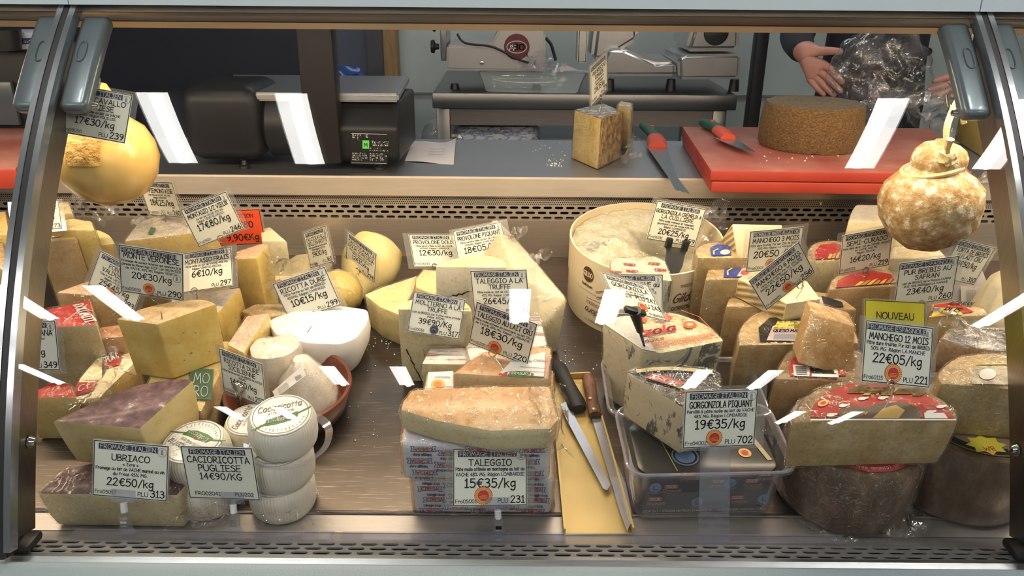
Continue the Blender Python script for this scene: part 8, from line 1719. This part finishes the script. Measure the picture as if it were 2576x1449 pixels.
card('man12', (0.5032, 0.9300, 0.9256), 12, 24, -10.5, 0.100, {'header': 'FROMAGE ESPAGNOLE', 'title': ['MANCHEGO 12 MOIS'], 'small': ['Pâte dure fruitée. Pur lait de BREBIS', '50% MG. Région |LA MANCHE'], 'price': '22€05/kg', 'code': 'Fro60115', 'plu': '221', 'seal': 1, 'seal_at': (0.45, 0.14, 0.13), 'py': 0.29, 'sleeve': (0.08, 0.08, 0.05, 0.05), 'ssize': 0.044}, 'ring', 0.42, 0.03, 0.796, None, 'price card reading 22€05/kg in front of the yellow card', True, on_deck(2222, 1030, 0.199))
card('gpiq', (0.2735, 0.9006, 0.8443), 9, 12, -2.2, 0.100, {'header': 'FROMAGE ITALIEN', 'title': ['GORGONZOLA PIQUANT'], 'small': ['Persillé à pâte molle au lait de VACHE', '48% MG. Région |LOMBARDIE'], 'price': '19€35/kg', 'code': 'Fro04002', 'plu': '702', 'seal': 1, 'seal_at': (0.43, 0.135, 0.115), 'sleeve': (0.02, 0.13, 0.05, 0.04), 'py': 0.27, 'ssize': 0.04}, None, 0.50, 0.03, 0.782, None, 'price card reading 19€35/kg on the clear stand at the front right', True, None)
card('ubri', (-0.5072, 0.8915, 0.7626), 0, 15, -4.7, 0.100, {'header': 'FROMAGE ITALIEN', 'title': ['UBRIACO'], 'small': ['« Ivre »', 'Fromage au lait de VACHE mariné au vin.', 'du frioul 45% MG.'], 'price': '22€50/kg', 'code': 'Fro05012', 'plu': '313', 'sleeve': (0.02, 0.02, 0.02, 0.02), 'gap': 0.26, 'ssize': 0.042, 'py': 0.17}, 'clip', 0.42, 0.03, 0.776, None, 'price card reading 22€50/kg in front of the purple wedges', True, at_y(318, 1338, 0.866))
card('caci', (-0.3872, 0.8905, 0.7605), -6, 3, 2.5, 0.100, {'header': 'FROMAGE ITALIEN', 'title': ['CACIORICOTTA', 'PUGLIESE', '14€90/KG'], 'stamp': 0, 'tsize': 0.092, 'sleeve': (0.02, 0.02, 0.05, 0.02), 'gap': 0.24, 'extra': [('FRO02041', 0.1, 0.055, 0.055, 'l', M_BLACK), ('PLU202', 0.92, 0.055, 0.055, 'r', M_BLACK)]}, 'clip', 0.62, 0.03, 0.798, None, 'price card reading 14€90/KG in front of the ribbed white cheeses', True, at_y(592, 1340, 0.866))
card('tale', (-0.0272, 0.8877, 0.7595), 3, 21, -0.7, 0.099, {'header': 'FROMAGE ITALIEN', 'title': ['TALEGGIO'], 'small': ['Pâte molle affinée en montagne au lait de', 'VACHE 48% MG. Région |LOMBARDIE'], 'price': '15€35/kg', 'code': 'Fro05001', 'plu': '231', 'seal': 1, 'seal_at': (0.41, 0.145, 0.125), 'py': 0.28, 'sleeve': (0.1, 0.1, 0.03, 0.03), 'ssize': 0.044}, 'clip', 0.60, 0.03, 0.783, None, 'price card reading 15€35/kg in front of the printed paper parcels', True, at_y(1256, 1345, 0.866))
card('rsic', (-0.4071, 1.0655, 0.8095), -30, 0, -2.0, 0.092, {'header': 'FROMAGE ITALIEN', 'title': ['RICOTTA DURE', 'SICILIENNE'], 'small': ['Pâte ferme au lait de BREBIS de SICILE', '40%MG.'], 'price': '14€50/kg', 'code': 'Fro06020', 'plu': '257', 'py': 0.22}, 'wireclip', 0.42, 0.03, 0.817, None, 'price card reading 14€50/kg in a wire clip behind the ribbed cheeses', True, at_y(614, 1040, 1.10))
card('na', (-0.7538, 1.1085, 0.8401), 0, 12, -0.0, 0.100, {'header': 'FROMAGE ITALIEN', 'title': ['PIZZA RUSTICANA'], 'small': ['Fromage à pizza, pâtes aux', 'Lait de VACHE Région', 'EMILIE ROMAGNA'], 'price': '11€20/kg', 'code': 'Fro05055', 'plu': '349', 'extra': [('GOURMANDE', 0.55, 0.17, 0.04, 'c', M_RED)]}, None, 0.50, 0.03, 0.796, None, 'price card ending 349 cut off by the left end band', True, None)
card('roma', (0.1778, 1.7003, 1.1754), 66, 0, 11.4, 0.105, {'header': 'FROMAGE ESPAGNOLE', 'title': ['PUR BREBIS AU', 'ROMARIN'], 'small': ['Lait de BREBIS 50% MG', 'Région |LA MANCHE'], 'price': '23€35/kg', 'code': 'Fro60020', 'plu': '278'}, 'ring', 0.50, 0.03, 0.774, None, 'price card turned sideways on the tall wedge on the worktop', False, None)
# sale card: orange paper with handwriting
def plain_card(label, c, yaw, tilt, roll, W, asp, mat, texts, border=True, pole=None):
    return card('', c, yaw, tilt, roll, W, dict(stamp=0, extra=texts, sleeve=(0.03, 0.03, 0.02, 0.03)), None, asp=asp, paper=mat, label=label)
plain_card('orange paper sale card with handwritten 9,90€ price', (-0.5438, 1.5143, 0.9038), -3, 0, 4.4, 0.094, 0.765, plain('paper_orange', (0.72, 0.075, 0.02), 0.5), [('PROMOTION', 0.52, 0.60, 0.075, 'c', M_BLACK), ('17€80', 0.55, 0.38, 0.13, 'c', M_BLACK), ('9,90€Kg', 0.52, 0.10, 0.135, 'c', M_BLACK)])
plain_card('yellow card reading NOUVEAU behind the 22€05 card', (0.5589, 1.0542, 0.9017), 12, 24, -6.9, 0.100, 0.871, plain('paper_yellow', (0.66, 0.58, 0.025), 0.5), [('NOUVEAU', 0.5, 0.60, 0.095, 'c', M_BLACK)])
# clear acrylic stand of the card in front of the clear tub
t = thing('acrylic_stand', 'clear acrylic strip stand holding the card by the front tub', 'card stand', at_y(1795, 1372, 0.862))
a, b_, c_, d_ = at_y(1756, 1372, 0.862), at_y(1834, 1374, 0.862), at_y(1838, 1120, 0.882), at_y(1762, 1118, 0.882)
vs = [a, b_, c_, d_]; vs2 = [p + Vector((0, 0.0015, 0)) for p in vs]
obj_data('strip', vs + vs2, [(0,1,2,3),(7,6,5,4),(0,4,5,1),(1,5,6,2),(2,6,7,3),(3,7,4,0)], M_ACRYL, t)
